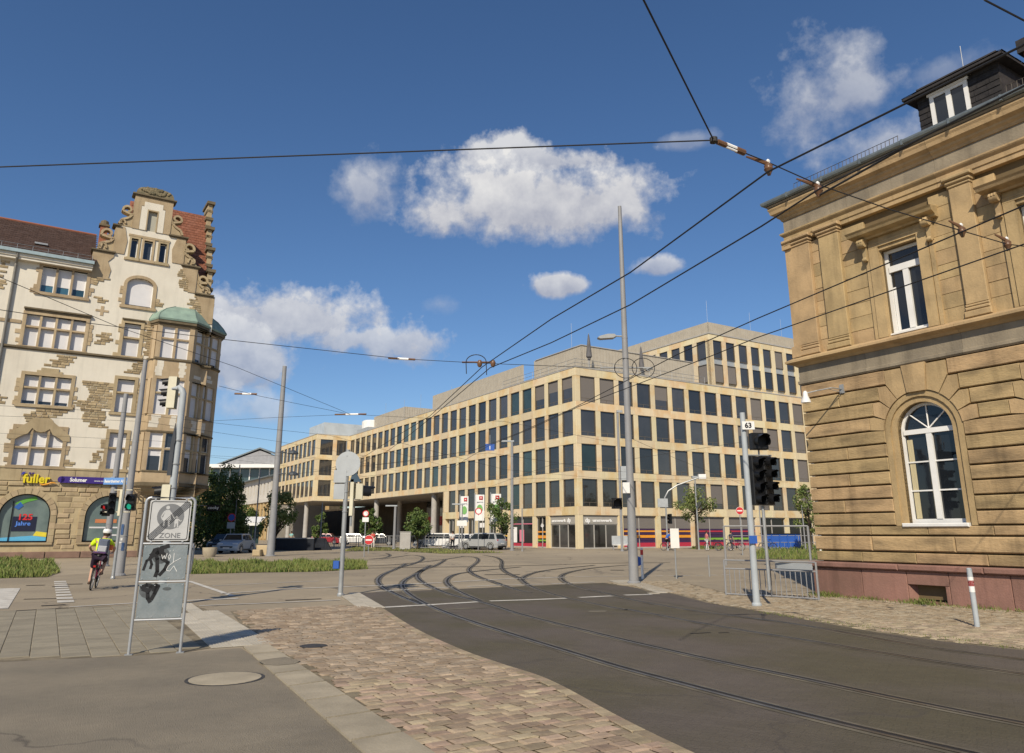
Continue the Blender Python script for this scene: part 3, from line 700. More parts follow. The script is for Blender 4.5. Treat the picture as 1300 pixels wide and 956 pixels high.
# ground floor glazing, lettering, coloured strips
M['orange'] = pmat('orange_strip', (.80, .32, .03)); M['crimson'] = pmat('crimson_strip', (.45, .03, .06)); M['limegreen'] = pmat('green_strip', (.22, .42, .05)); M['plum'] = pmat('plum_strip', (.05, .02, .07))
M['stripes_glass'] = M['dark_glass']
def shop(fc, x0, x1, mode):
    mb = MB(); w = x1-x0
    mb.box(0, w, .30, .36, 0, 3.33, 0)
    o = mb.build('shop_window', [M['dark_glass']], OFF, loc=fc.R @ Vector((x0, 0, 0)), rz=fc.rz)
    fr = MB()
    n = 3 if mode == 'door' else 2
    top = 2.45 if mode == 'door' else 3.30
    for k in range(n+1): fr.box(k*w/n-.05, k*w/n+.05, .22, .30, 0, top)
    fr.box(0, w, .221, .30, top-.08, top+.02); fr.box(0, w, .222, .30, 0, .12)
    fr.build('frame', M['concrete'], o)
    if mode == 'door':
        MB().box(0, w, .16, .31, 2.47, 3.34).build('fascia', mat('grey_fascia', (.36, .34, .30), .7, .05, 2), o)
        for k in range(n): MB().box(k*w/n+.08, (k+1)*w/n-.08, .26, .29, .13, 2.36).build('door_leaf', M['pane'], o)
    if mode == 'stripes':
        for z0, z1, m in [(0.02, .55, 'crimson'), (.55, .78, 'plum'), (.80, 1.02, 'limegreen' if x0 > 13 else 'plum'), (1.06, 1.34, 'orange' if x0 < 13 else 'plum'), (1.38, 1.62, 'plum'), (1.66, 1.82, 'orange' if x0 < 13 else 'crimson'), (1.84, 2.0, 'plum')]:
            MB().box(.06, w-.06, .24, .29, z0, z1).build('colour_strip', M[m], o)
        MB().box(.06, w-.06, .23, .29, 2.02, 3.30).build('blind', M['blind'], o)
    return o
gap = RP-RW
s0 = shop(FR, .62, RO+2*RP-gap, 'door')
text('dp', .62, 'lettering', M['lettering'], s0, (.35, .13, 2.62), depth=.015, bold=.02); text('unmwerk', .42, 'lettering', M['lettering'], s0, (1.3, .13, 2.68), depth=.015, bold=.015, width=2.6)
for k in range(1, 11): shop(FR, RO+2*RP*k, RO+2*RP*(k+1)-gap, 'stripes' if k < 5 else 'plain')
shl = shop(FL, -(.58+2.67*2-.69), -.58, 'door')
text('unmwerk', .42, 'lettering', M['lettering'], shl, (.3, .13, 2.68), depth=.015, bold=.015, width=2.6); text('dp', .6, 'lettering', M['lettering'], shl, (3.1, .13, 2.64), depth=.015, bold=.02)
ends = [.60+2.67*k for k in (2, 3, 5, 6, 7, 8, 9, 10)]
for i, k in enumerate((2, 3, 5, 6, 7, 8, 9, 10)):
    a = .58+2.67*k; kn = (3, 5, 6, 7, 8, 9, 10, 11)[i]; b = .58+2.67*kn-.69
    o = shop(FL, -b, -a, 'plain')
    if k == 2:
        for z0, z1, m in [(0.05, .5, 'crimson'), (.7, .85, 'limegreen'), (1.0, 1.3, 'orange'), (1.6, 1.75, 'orange')]: MB().box(.06, 1.69, .24, .29, z0, z1).build('colour_strip', M[m], o)
        text('dp', .55, 'lettering', M['lettering'], o, (.7, .22, 2.2), depth=.01, bold=.02)
    if k == 3:
        MB().box(.2, 1.0, .25, .29, .5, 2.2).build('poster', M['lettering'], o); MB().box(1.6, 2.5, .25, .29, .6, 1.9).build('poster', pmat('pink_poster', (.75, .22, .30)), o)
        MB().box(0.02, 4.3, .24, .29, .05, .45).build('colour_strip', M['crimson'], o); MB().box(0.02, 4.3, .24, .29, 2.5, 2.6).build('colour_strip', pmat('pink_strip', (.7, .2, .28)), o)
    if k in (7, 9): MB().box(.25, 1.4, .25, .29, 2.2, 2.75).build('poster', M['lettering'], o)
    if k in (5, 6, 8): MB().box(0.02, 1.72, .24, .29, 1.15, 1.3).build('colour_strip', pmat('amber_strip_%d' % k, (.75, .45, .06)), o)
# set-back upper storeys
TX, TD = 31.0, 10.0
FT = fac((TX, TD, 0), 0.0); FTL = fac((TX, TD, 0), -pi/2)
tc_ = MB(); tc_.box(TX+.5, TX+26, TD+.5, TD+27, 18.8, 28.9); tc_.build('wall', M['office_plain'], OFF)
TF = [(22.1, 24.7), (25.55, 28.15)]
for fc, n, mir in ((FT, 9, False), (FTL, 10, True)):
    w, p, x0 = 1.75, 2.6, .75
    for k in range(n+1):
        a, b = (0, x0) if k == 0 else (x0+p*(k-1)+w, x0+p*k)
        put(pier_mesh(b-a, 9.4), 'pier', fc, -(a+b)/2 if mir else (a+b)/2, 0, 18.8)
        if k == n: continue
        a = x0+p*k
        for i, (z0, z1) in enumerate(TF):
            kd = 'blind' if (i == 0 and k < 2) or (i == 1 and not mir and k == 5) else 'dark'
            win(fc, -a-w if mir else a, 0, z0, w, z1-z0, kd, split=False)
        put(bm_('mid', lambda: MB().box(0, w, .2, .5, 24.7, 25.55).mesh('metal_panel', M['signgrey'])), 'metal_panel', fc, -a-w if mir else a, 0, 0)
        put(bm_('low', lambda: MB().box(0, w, .3, .5, 18.84, 22.1).mesh('wall_panel', M['office_plain'])), 'wall_panel', fc, -a-w if mir else a, 0, 0)
    for k in range(n):
        a = 0 if k == 0 else x0+p*k-(p-w)/2; b = x0+p*(k+1)-(p-w)/2
        put(band_mesh(b-a, .85), 'spandrel_panel', fc, -b if mir else a, 0, 28.15)
tr = MB(); tr.box(TX-.1, TX+26, TD-.1, TD+27, 29.0, 29.2); tr.build('roof', M['concrete'], OFF)
def screen(pts, z0, z1, name='roof_screen'):
    mb = MB()
    for (x0, y0), (x1, y1) in zip(pts, pts[1:]):
        d = Vector((x1-x0, y1-y0)); L = d.length; d.normalize(); nn = Vector((d.y, -d.x)); n = max(1, int(L/.45))
        for k in range(n):
            a = Vector((x0, y0))+d*L*k/n; b = Vector((x0, y0))+d*L*(k+.93)/n; c = b-nn*.06; e = a-nn*.06
            mb.slab([(q.x, q.y) for q in (a, b, c, e)], z0, z1)
        a, b = Vector((x0, y0))-nn*.07, Vector((x1, y1))-nn*.07
        mb.slab([(q.x, q.y) for q in (a, b, b-nn*.05, a-nn*.05)], z0, z1-.02)
    return mb.build(name, M['roofscreen'], OFF)
screen([(TX+.5, TD+25), (TX+.5, TD+.5), (TX+26, TD+.5)], 29.2, 30.9)
screen([(2.6, 40.5), (2.6, 14.5)], 18.84, 22.0); screen([(4.2, 14.4), (4.2, 4.4), (22, 4.4)], 18.84, 22.6)
cap = MB(); cap.box(4.1, 22, 4.3, 14, 22.6, 22.68); cap.build('roof', M['concrete'], OFF)
screen([(3.0, 66), (3.0, 52), (12, 52)], 18.84, 22.0)
gb = MB(); gb.box(-4.6, 3, LS+1, LS+10, 18.85, 21.1); gb.build('glazed_plant_room', mat('pale_plant_room', (.50, .54, .56), .35, .08, .6), OFF)
MB().lathe([(2.0, 0), (2.0, 2.3), (1.7, 2.5)], (6.5, LS-1, 19.0), 18).build('water_tank', M['white'], OFF); MB().lathe([(1.8, 0), (1.8, 2.3), (1.5, 2.5)], (3.2, LS-2.5, 19.0), 18).build('water_tank', M['white'], OFF)
MB().box(1.2, 10, LS-6, LS-.5, 18.85, 19.9).build('plant_deck', M['signgrey'], OFF)
# railings on the roof edge, lightning rods
def rails(p0, p1, z, h, n):
    rl = MB(); a, b = Vector(p0), Vector(p1)
    for k in range(n+1):
        q = a.lerp(b, k/n); rl.tube((q.x, q.y, z), (q.x, q.y, z+h), .022, n=4)
    for hh in (h, h*.6, h*.25): rl.tube((a.x, a.y, z+hh), (b.x, b.y, z+hh), .022, n=4)
    rl.build('roof_railing', M['galv'], OFF)
rails((.6, .8), (.6, 16), 18.84, 1.05, 9); rails((.6, .8), (20, .8), 18.84, 1.05, 11); rails((29, 3), (37, 3), 18.84, 1.1, 10)
for x, y, z, h in [(4, 6, 22.6, 3), (TX+1, TD+1, 30.9, 3.4), (TX+10, TD+1, 30.9, 3.0), (TX+17, TD+1, 30.9, 3), (2, 50, 18.8, 4), (2, 58, 18.8, 4.5), (2.2, 44, 18.8, 4), (1, 31, 18.8, 3)]: MB().tube((x, y, z), (x, y, z+h), .018, n=4).build('lightning_rod', M['galv'], OFF)
# closed parasols on the roof terrace
def parasol(x, y, label, h=4.2):
    p = OFF.matrix_basis @ Vector((x, y, 18.84)) if False else Matrix.LocRotScale(OFF.location, OFF.rotation_euler, None) @ Vector((x, y, 18.84))
    t = thing('parasol', label, 'parasol', p, 58.5, 'closed parasols on the roof terrace')
    MB().tube((0, 0, 0), (0, 0, h), .04, n=8).build('pole', M['galv'], t)
    MB().lathe([(.02, h-.02), (.10, h-.35), (.20, h-1.3), (.30, h-2.3), (.34, h-2.75), (.16, h-2.9), (.2, h-3.0), (.12, h-3.1)], n=10).build('folded_canopy', mat('grey_canvas_%d' % int(x), (.15, .145, .15), .9, .2, 3, stretch=(4, 4, .4)), t, smooth=False)
    MB().lathe([(.45, 0), (.45, .1)], n=12).build('base', M['concrete'], t)
parasol(3.6, 2.2, 'closed grey parasol on the roof terrace left of the tall mast', 4.6); parasol(12.0, 3.0, 'closed grey parasol on the roof terrace just right of the tall mast', 4.4)
# ------------------------------------------------------------------ sandstone building at the right
M['sand'] = mat('yellow_sandstone', (.45, .32, .168), .85, .12, 1.6, .35, 26, rnd=.08, hue=.006, col2=(.29, .21, .115), thresh=(.40, .78), detail=9, streak=.42)
M['sand_rough'] = mat('weathered_sandstone', (.43, .305, .160), .88, .12, 2.0, .6, 18, rnd=.15, hue=.008, col2=(.20, .145, .08), thresh=(.40, .74), detail=9, streak=.45, stretch=(.6, .6, 1.8))
M['sand_grey'] = mat('grey_sooty_sandstone', (.30, .25, .18), .88, .10, 1.3, .4, 24, rnd=.08, col2=(.17, .145, .11), thresh=(.35, .75), detail=9, streak=.4)
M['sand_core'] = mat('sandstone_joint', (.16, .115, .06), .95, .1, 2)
M['redsand'] = mat('red_sandstone', (.28, .150, .118), .88, .12, 1.4, .4, 24, rnd=.08, col2=(.20, .115, .09), thresh=(.35, .75), detail=8, streak=.35)
M['slate'] = mat('slate', (.045, .040, .038), .6, .2, 6, .3, 40, rnd=.3)
M['zinc'] = mat('zinc_gutter', (.20, .23, .24), .45, .12, 4, metal=.4)
M['sky_glass'] = glass('old_window_glass', (.018, .022, .028), .03, .7)
M['curtain'] = mat('yellow_curtain', (.55, .48, .30), .9, .1, 8, stretch=(6, 6, .3))
SB = thing('sandstone_building', 'yellow sandstone corner building with rusticated ground floor, arched window and red plinth', 'historic building', (8.29, 21.16, 0), 148.5)
ND = 16.0; XW = 15.0                      # depth and length of the house
def part(mb, name, m, parent=SB, smooth=False): return mb.build(name, m, parent, smooth)
# core with real window recesses
def wall_holes(mb, x0, x1, z0, z1, holes, y=0.0, depth=.3, m=0, ms=None):
    """wall face at y with openings (x0,x1,z0,z1,rise): rise>0 gives the opening a curved head"""
    ms = m if ms is None else ms
    xs = sorted({x0, x1, *[h[0] for h in holes], *[h[1] for h in holes]}); zs = sorted({z0, z1, *[h[2] for h in holes], *[h[3] for h in holes]})
    for a, b in zip(xs, xs[1:]):
        for c, d in zip(zs, zs[1:]):
            if not any(h[0]-1e-6 <= a and b <= h[1]+1e-6 and h[2]-1e-6 <= c and d <= h[3]+1e-6 for h in holes):
                mb.quad((a, y, c), (b, y, c), (b, y, d), (a, y, d), m)
    for h in holes:
        a, b, c, d = h[:4]; rise = h[4] if len(h) > 4 else 0; Y = y+depth; sp = d-rise
        mb.quad((a, y, c), (a, Y, c), (b, Y, c), (b, y, c), ms); mb.quad((a, y, c), (a, y, sp), (a, Y, sp), (a, Y, c), ms); mb.quad((b, y, c), (b, Y, c), (b, Y, sp), (b, y, sp), ms)
        if not rise: mb.quad((a, y, d), (b, y, d), (b, Y, d), (a, Y, d), ms)
        else:
            n = 16; P = [((a+b)/2-(b-a)/2*cos(pi*k/n), sp+rise*sin(pi*k/n)) for k in range(n+1)]
            for (u, v), (p, q) in zip(P, P[1:]):
                mb.quad((u, y, v), (p, y, q), (p, y, d), (u, y, d), m); mb.quad((u, y, v), (u, Y, v), (p, Y, q), (p, y, q), ms)
def arch_pts(c, r, zc, n=16, a0=0, a1=pi, ry=None): return [(c-r*cos(a0+(a1-a0)*k/n), zc+(ry or r)*sin(a0+(a1-a0)*k/n)) for k in range(n+1)]
WC = [3.36, 6.76, 10.16, 13.56]             # window axes
hol = []
for c in WC: hol += [(c-.70, c+.70, 1.86, 4.78, .70), (c-.53, c+.53, 6.62, 8.92)]
mb = MB(); wall_holes(mb, .1, XW, .1, 10.9, hol, y=.14, depth=.26, m=0)
mb.quad((.1, .14, .1), (.1, ND, .1), (.1, ND, 10.9), (.1, .14, 10.9)); mb.quad((XW, .14, .1), (XW, ND, .1), (XW, ND, 10.9), (XW, .14, 10.9)); mb.box(.3, XW, .75, ND, .1, 10.9)
part(mb, 'wall', M['sand_core'])
# plinth of red sandstone with a cellar vent
def plinth():
    xs = [0, 1.35, 2.55, 3.56, 4.9, 6.3, 7.7, 9.1, 10.5, 12, 13.5, XW]
    for k, (a, b) in enumerate(zip(xs, xs[1:])):
        if k == 2:
            MB().cbox(a+.006, b-.006, -.10, .3, .43, .74).build('plinth_stone', M['redsand'], SB); MB().cbox(b-.10, b-.006, -.10, .3, .0, .426).build('plinth_stone', M['redsand'], SB); MB().cbox(a+.006, b-.106, -.10, .3, -.02, .06).build('plinth_stone', M['redsand'], SB)
        else: MB().cbox(a+(.006 if k else -.08), b-.006, -.10, .3, -.02, .74, .012).build('plinth_stone', M['redsand'], SB)
    MB().quad((2.56, -.09, .06), (2.72, .28, .06), (2.72, .28, .42), (2.56, -.09, .42)).build('vent_cheek', M['redsand'], SB)
    v = MB(); v.box(2.6, 3.5, .24, .29, .05, .43); v.build('cellar_vent', M['black'], SB)
    cp = MB(); cp.prism([(0, 0), (1, 0)], 0, 1) if False else None
    for a, b in zip([-.17, 2.4, 4.4, 6.8, 9.4, 12], [2.394, 4.394, 6.794, 9.394, 11.994, XW]): MB().cbox(a, b, -.20, .3, .745, .89, .03).build('plinth_cap', M['redsand'], SB)
    MB().quad((-.08, -.10, 0), (-.08, ND, 0), (-.08, ND, .74), (-.08, -.10, .74)).box(-.16, .1, .31, ND, .745, .89).build('plinth_side', M['redsand'], SB)
plinth()
# rusticated blocks
ZC = [.895, 1.17, 1.56, 1.80, 2.13, 2.47, 2.81, 3.15, 3.50, 3.84, 4.19, 4.55, 4.93, 5.32, 5.72]
XE = {10: 1.36, 11: 1.22, 12: 1.02, 13: .80}
r = random.Random(4)
def block(a, b, z0, z1, name='ashlar_block', y=0.0, m='sand_rough', bev=.018, deep=.16):
    MB().cbox(a+.004, b-.004, y, y+deep, z0+.022, z1-.014, bev).build(name, M[m], SB)
for i, (z0, z1) in enumerate(zip(ZC, ZC[1:])):
    segs = []
    if i < 3: segs = [(0, XW)]
    else:
        half = .98 if i < 10 else XE[i]
        x = 0
        for c in WC: segs.append((x, c-half)); x = c+half
        segs.append((x, XW))
    for a, b in segs:
        if b-a < .05: continue
        n = max(1, int(round((b-a)/(1.9 if i % 2 else 1.5)))) if b-a > 1.6 else 1
        cuts = [a] + sorted(a+(b-a)*(k+r.uniform(-.18, .18))/n for k in range(1, n)) + [b]
        for p, q in zip(cuts, cuts[1:]): block(p, q, z0, z1, bev=.03 if i == 1 else .018, y=-.03 if i == 1 else 0)
    # side wall seen at a grazing angle
    MB().cbox(0, ND-.2, 0, .1, z0+.022, z1-.014, .03).xform(Matrix.Translation((.1, .14, 0)) @ Matrix.Rotation(pi/2, 4, 'Z') @ Matrix.Scale(-1, 4, (0, 1, 0)) if False else Matrix.Translation((0, .16, 0)) @ Matrix(((0, 1, 0, 0), (1, 0, 0, 0), (0, 0, 1, 0), (0, 0, 0, 1)))).build('ashlar_block', M['sand_rough'], SB)
# voussoirs round the arched windows
for c in WC:
    zc = 4.08
    Rin = .98; zk = [4.19, 4.55, 4.93, 5.32, 5.72]
    XK = [1.36, 1.22, 1.02, .80]
    def ip(z):                                   # radial joint ends on the course lines
        return {4.19: (1.36, 4.19), 4.55: (1.22, 4.55), 4.93: (1.02, 4.93), 5.32: (.80, 5.32), 5.72: (.31, 5.72)}[z]
    for sgn in (-1, 1):
        for k in range(4):
            x0, z0 = ip(zk[k]); x1, z1 = ip(zk[k+1])
            t0 = atan2(z0-zc, x0); t1 = atan2(z1-zc, x1); 
            if k == 3: t1 = RAD(76)
            inner = [(Rin*cos(t0+(t1-t0)*q/3), zc+Rin*sin(t0+(t1-t0)*q/3)) for q in range(4)]
            outer = [(x1, z1-.012), (XK[k], z1-.012), (XK[k], z0+.02)]
            poly = inner + outer; mx_, mz_ = sum(q[0] for q in poly)/len(poly), sum(q[1] for q in poly)/len(poly); poly = [(c+sgn*(mx_+(x-mx_)*.955), mz_+(z-mz_)*.955) for x, z in poly]
            MB().prism(poly, -.012, .15).build('voussoir', M['sand'], SB)
    MB().prism([(c-.235, zc+.955), (c+.235, zc+.955), (c+.305, 5.73), (c-.305, 5.73)], -.055, .15).build('keystone', M['sand'], SB)
    # moulded frame: jambs and rings stepping inwards
    for r0, r1, y0, y1 in ((.84, .975, .02, .2), (.70, .845, .07, .3)):
        f = MB(); P, Q = arch_pts(c, r0, zc), arch_pts(c, r1, zc)
        for (a, b), (p, q), (e, g_), (h, i_) in zip(P, Q, P[1:], Q[1:]): f.prism([(a, b), (p, q), (h, i_), (e, g_)], y0, y1)
        f.box(c-r1, c-r0, y0, y1, 1.80, zc); f.box(c+r0, c+r1, y0, y1, 1.80, zc)
        f.build('window_surround', M['sand'], SB)
    MB().cbox(c-.80, c+.80, -.05, .3, 1.765, 1.86, .02).build('window_sill', M['white'], SB)
    # white arched casement
    w = MB(); R0 = .70; y0, y1 = .27, .33
    for a, b in ((-.70, -.63), (.63, .70)): w.box(c+a, c+b, y0, y1, 1.86, zc)
    P, Q = arch_pts(c, .63, zc), arch_pts(c, .70, zc)
    for (a, b), (p, q), (e, g_), (h, i_) in zip(P, Q, P[1:], Q[1:]): w.prism([(a, b), (p, q), (h, i_), (e, g_)], y0, y1)
    w.box(c-.63, c+.63, y0, y1, 1.86, 1.96); w.box(c-.63, c+.63, y0-.03, y1+.002, 4.02, 4.14); w.box(c-.07, c+.07, y0-.02, y1+.004, 1.96, 4.02)
    for z in (2.62, 3.32):
        w.box(c-.63, c-.07, y0+.01, y1-.01, z, z+.035); w.box(c+.07, c+.63, y0+.01, y1-.01, z, z+.035)
    for t in (45, 90, 135): w.tube((c, y0+.03, 4.14), (c+.64*cos(RAD(t)), y0+.03, 4.08+.64*sin(RAD(t))), .018, n=6)
    wo = part(w, 'arched_window', M['white'])
    gl = MB(); gl.box(c-.64, c+.64, .315, .322, 1.9, zc); gl.prism([(c-.64, zc)] + arch_pts(c, .64, zc) , .315, .322) if False else gl.prism(arch_pts(c, .64, zc), .315, .3215); gl.build('pane', M['sky_glass'], wo)
    cu = MB(); cu.box(c-.60, c-.46, .305, .312, 1.97, 3.9); cu.box(c-.12, c-.075, .303, .311, 1.97, 3.4); cu.build('curtain', M['curtain'], wo)
# string course and frieze between the storeys
def strip(name, prof, m, x0=-.0, ret=0.0, splits=(2.1, 4.6, 7.2, 9.9, 12.4)):
    """profile (outward distance, z) run along the front, mitred round the corner"""
    cuts = [None] + list(splits) + [XW]
    for k in range(len(cuts)-1):
        a, b = cuts[k], cuts[k+1]; mb = MB(); n = len(prof)
        A = [(-o if a is None else a+.003, -o, z) for o, z in prof]; B = [(b-.003, -o, z) for o, z in prof]
        mb.add(A+B, [(i, (i+1) % n, (i+1) % n+n, i+n) for i in range(n)] + [tuple(range(n, 2*n))] + ([tuple(range(n-1, -1, -1))] if a is not None else []))
        if a is None:
            C = [(-o, ND, z) for o, z in prof]
            mb.add(A+C, [(i, i+n, (i+1) % n+n, (i+1) % n) for i in range(n)])
        mb.build(name, M[m], SB)
strip('frieze', [(-.14, 5.73), (.005, 5.73), (.04, 5.77), (.04, 5.84), (.0, 5.86), (.0, 6.26), (-.14, 6.26)], 'sand_grey')
strip('string_course', [(-.14, 6.26), (.03, 6.26), (.10, 6.32), (.22, 6.36), (.26, 6.38), (.26, 6.44), (.05, 6.54), (-.14, 6.54)], 'sand')
# upper storey: ashlar courses, pilasters, windows with consoles
zc_ = [6.54 + .376*k for k in range(9)] + [9.90]
pil = [(0, .78), (1.10, 1.74), (4.84, 5.36), (8.26, 8.76), (11.66, 12.16)]
for i, (z0, z1) in enumerate(zip(zc_, zc_[1:])):
    segs = []; x = 0
    stops = sorted([(a, b) for a, b in pil] + [(c-.98, c+.66) if False else (c-.90, c+.90) for c in WC])
    for a, b in stops:
        if a > x+.03: segs.append((x, a))
        x = max(x, b)
    if x < XW: segs.append((x, XW))
    for a, b in segs:
        n = 2 if b-a > 1.5 else 1; cut = a+(b-a)*r.uniform(.4, .6)
        for p, q in ([(a, b)] if n == 1 else [(a, cut), (cut, b)]): MB().cbox(p+.001, q-.001, .055+r.uniform(-.006, .006), .2, z0+.004, z1-.003, .007).build('ashlar_block', M['sand'], SB)
    MB().cbox(0, ND-.2, 0, .1, z0+.004, z1-.003, .007).xform(Matrix.Translation((.05, .06, 0)) @ Matrix(((0, 1, 0, 0), (1, 0, 0, 0), (0, 0, 1, 0), (0, 0, 0, 1)))).build('ashlar_block', M['sand'], SB)
for a, b in pil:
    p = MB(); p.cbox(a, b, -.05, .15, 6.87, 9.86, .015); p.cbox(a-.05, b+.05, -.10, .15, 6.545, 6.70, .02); p.cbox(a-.03, b+.03, -.08, .15, 6.705, 6.80, .03); p.cbox(a-.015, b+.015, -.065, .15, 6.805, 6.865, .02)
    if a == 0: p.box(.0-.05, .2, -.049, .78, 6.87, 9.86); p.box(-.10, .2, -.099, .85, 6.545, 6.865)
    po = part(p, 'pilaster', M['sand'])
    q = MB(); q.cbox(a-.02, b+.02, -.08, .15, 9.86, 9.93, .02); q.cbox(a-.05, b+.05, -.12, .15, 9.935, 10.03, .03); q.cbox(a-.10, b+.10, -.17, .15, 10.035, 10.14, .03)
    if a == 0: q.box(-.10, .2, -.12, .9, 9.86, 10.14)
    q.build('capital', M['sand'], po)
for c in WC:
    f = MB(); t = .13; Z0, Z1 = 6.56, 9.03
    for s in (-1, 1):
        f.box(c+s*.66-t, c+s*.66+t, -.03, .16, Z0, Z1); f.box(c+s*.86-.05, c+s*.86+.05, .0, .16, Z0, 9.28)
        f.box(c+s*.585-.05, c+s*.585+.05, .02, .2, Z0, 8.95)
    f.box(c-.79, c+.79, -.035, .16, Z1, 9.16); f.box(c-.70, c+.70, .015, .2, 8.93, 9.03); f.box(c-.80, c+.80, .02, .16, 9.16, 9.30)
    f.box(c-.72, c+.72, -.045, .1, 9.115, 9.15)
    part(f, 'window_surround', M['sand'])
    pd = MB()
    prof = [(-.15, 9.30), (.10, 9.30), (.13, 9.35), (.34, 9.39), (.38, 9.46), (.42, 9.50), (.0, 9.62), (-.15, 9.62)]
    n = len(prof); A = [(c-1.10-max(o, 0)*.2, -o, z) for o, z in prof]; B = [(c+1.10+max(o, 0)*.2, -o, z) for o, z in prof]
    pd.add(A+B, [(i, (i+1) % n, (i+1) % n+n, i+n) for i in range(n)] + [tuple(range(n-1, -1, -1)), tuple(range(n, 2*n))])
    part(pd, 'window_hood', M['sand'])
    for s in (-1, 1):                              # scrolled consoles under the hood
        k = MB(); x = c+s*.88; sp_ = []
        for j in range(15):
            t = j/14*2.3*pi; rr = .11*(1-j/16); sp_.append((x, -.10-.12*0 - rr*cos(t)-.06, 9.20 + rr*sin(t)))
        for q in (-.06, .0, .06): k.path([(p[0]+q, p[1], p[2]) for p in sp_], .032, 6)
        k.lathe([(.11, -.09), (.125, -.05), (.115, 0), (.125, .05), (.11, .09)], (x, -.16, 9.20), 14, 0, 'x')
        k.prism([(x-.07, 9.28), (x+.07, 9.28), (x+.05, 8.76), (x-.05, 8.76)], -.08, .05); k.cbox(x-.10, x+.10, -.24, .05, 9.26, 9.298, .01)
        k.lathe([(.055, -.06), (.07, 0), (.055, .06)], (x, -.07, 8.76), 10, 0, 'x')
        part(k, 'console', M['sand'], smooth=True)
    w = MB(); y0, y1 = .24, .31
    w.box(c-.53, c-.43, y0, y1, 6.62, 8.92); w.box(c+.43, c+.53, y0, y1, 6.62, 8.92); w.box(c-.43, c+.43, y0, y1, 6.62, 6.72); w.box(c-.43, c+.43, y0, y1, 8.84, 8.92)
    w.box(c-.43, c+.43, y0-.03, y1+.002, 8.30, 8.47); w.box(c-.075, c+.075, y0-.02, y1+.004, 6.72, 8.30); w.box(c-.56, c+.56, y0-.16, y0, 6.60, 6.64)
    wo = part(w, 'casement_window', M['white'])
    MB().box(c-.44, c+.44, .285, .292, 6.7, 8.86).build('pane', M['sky_glass'], wo)
    cu = MB(); cu.box(c-.42, c-.34, .275, .282, 6.73, 7.9); cu.build('curtain', M['white'], wo)
# entablature and cornice
OFFS = .12
def strip2(name, prof, m, splits=(2.1, 4.6, 7.2, 9.9, 12.4)):
    strip(name, prof, m, splits=splits)
strip2('architrave', [(-.14, 10.02), (.02, 10.02), (.02, 10.14), (.05, 10.15), (.05, 10.27), (.11, 10.33), (.13, 10.36), (.13, 10.40), (-.14, 10.42)], 'sand')
strip2('upper_frieze', [(-.14, 10.42), (.03, 10.42), (.03, 10.80), (-.14, 10.80)], 'sand_grey')
strip2('cornice', [(-.14, 10.80), (.06, 10.80), (.09, 10.87), (.15, 10.92), (.17, 10.97), (.28, 11.03), (.30, 11.13), (.33, 11.19), (.33, 11.235), (-.14, 11.25)], 'sand')
strip2('eaves_board', [(-.1, 11.255), (.33, 11.255), (.37, 11.30), (-.1, 11.31)], 'sand_grey', splits=())
strip2('gutter', [(.30, 11.315), (.40, 11.315), (.45, 11.35), (.47, 11.40), (.47, 11.45), (.43, 11.45), (.40, 11.38), (.30, 11.37)], 'zinc', splits=())
rr_ = MB(); e = .38; H = 15.0; d = 6.0
rr_.add([(-e, -e, 11.40), (XW, -e, 11.40), (XW, d, H), (d, d, H), (-e, ND, 11.40), (d, ND, H)], [(0, 1, 2, 3), (0, 3, 5, 4)])
ro = part(rr_, 'roof', M['slate'])
for x in (.5, 1.7, 2.9, 4.1, 5.3, 6.5): MB().box(x-.025, x+.025, -.485, -.36, 11.31, 11.46).build('gutter_bracket', M['zinc'], SB)
def snow(a, b):
    s_ = MB(); n = int((b-a)/.115)
    for k in range(n+1):
        x = a+(b-a)*k/n; s_.tube((x, -.36, 11.42), (x, -.33, 11.69), .009, n=4)
    for z in (11.46, 11.68): s_.tube((a, -.36+(z-11.42)*.11, z), (b, -.36+(z-11.42)*.11, z), .009, n=4)
    return part(s_, 'snow_guard', mat('guard_steel_%d' % int(a*10), (.10, .085, .07), .7, .2, 3))
snow(.7, 3.95); snow(6.6, 9.5)
# slate-hung dormer
DX0, DX1, DY = 4.40, 6.38, .02
dm = part(MB().box(DX0, DX1, DY, 3.6, 11.45, 12.9), 'dormer', M['slate'])
sl = MB(); rs = random.Random(8)
def slates(mb, x0, x1, y, z0, z1, side=False):
    z = z0
    while z < z1:
        x = x0 - rs.random()*.2
        while x < x1:
            a, b = max(x, x0), min(x+.30, x1)
            if b-a > .03:
                t = rs.uniform(0, .006)
                if not side: mb.add([(a, y-.022-t, z), (b-.006, y-.022-t, z), (b-.006, y-.004, z+.19), (a, y-.004, z+.19)], [(0, 1, 2, 3)])
                else: mb.add([(y-.022-t, a, z), (y-.022-t, b-.006, z), (y-.004, b-.006, z+.19), (y-.004, a, z+.19)], [(0, 1, 2, 3)])
            x += .30
        z += .16
slates(sl, DX0, 4.72, DY, 11.5, 12.7); slates(sl, 5.66, DX1, DY, 11.5, 12.7); slates(sl, 4.72, 5.66, DY, 12.50, 12.7); slates(sl, DY, 2.9, DX0, 11.5, 12.7, True)
so = sl.build('slate', M['slate'], dm); so['kind'] = 'stuff'
y_ = DY-.05
dw = MB(); dw.box(4.72, 4.82, y_, DY+.02, 11.50, 12.50); dw.box(5.56, 5.66, y_, DY+.02, 11.50, 12.50); dw.box(5.13, 5.25, y_-.005, DY+.02, 11.50, 12.50); dw.box(4.82, 5.56, y_, DY+.02, 12.42, 12.50); dw.box(4.82, 5.56, y_, DY+.02, 11.50, 11.58); dw.box(4.68, 5.70, y_-.03, DY+.02, 12.50, 12.56)
wo = dw.build('window', M['white'], dm); MB().box(4.81, 5.57, DY-.02, DY-.012, 11.56, 12.46).build('window_pane', M['sky_glass'], dm)
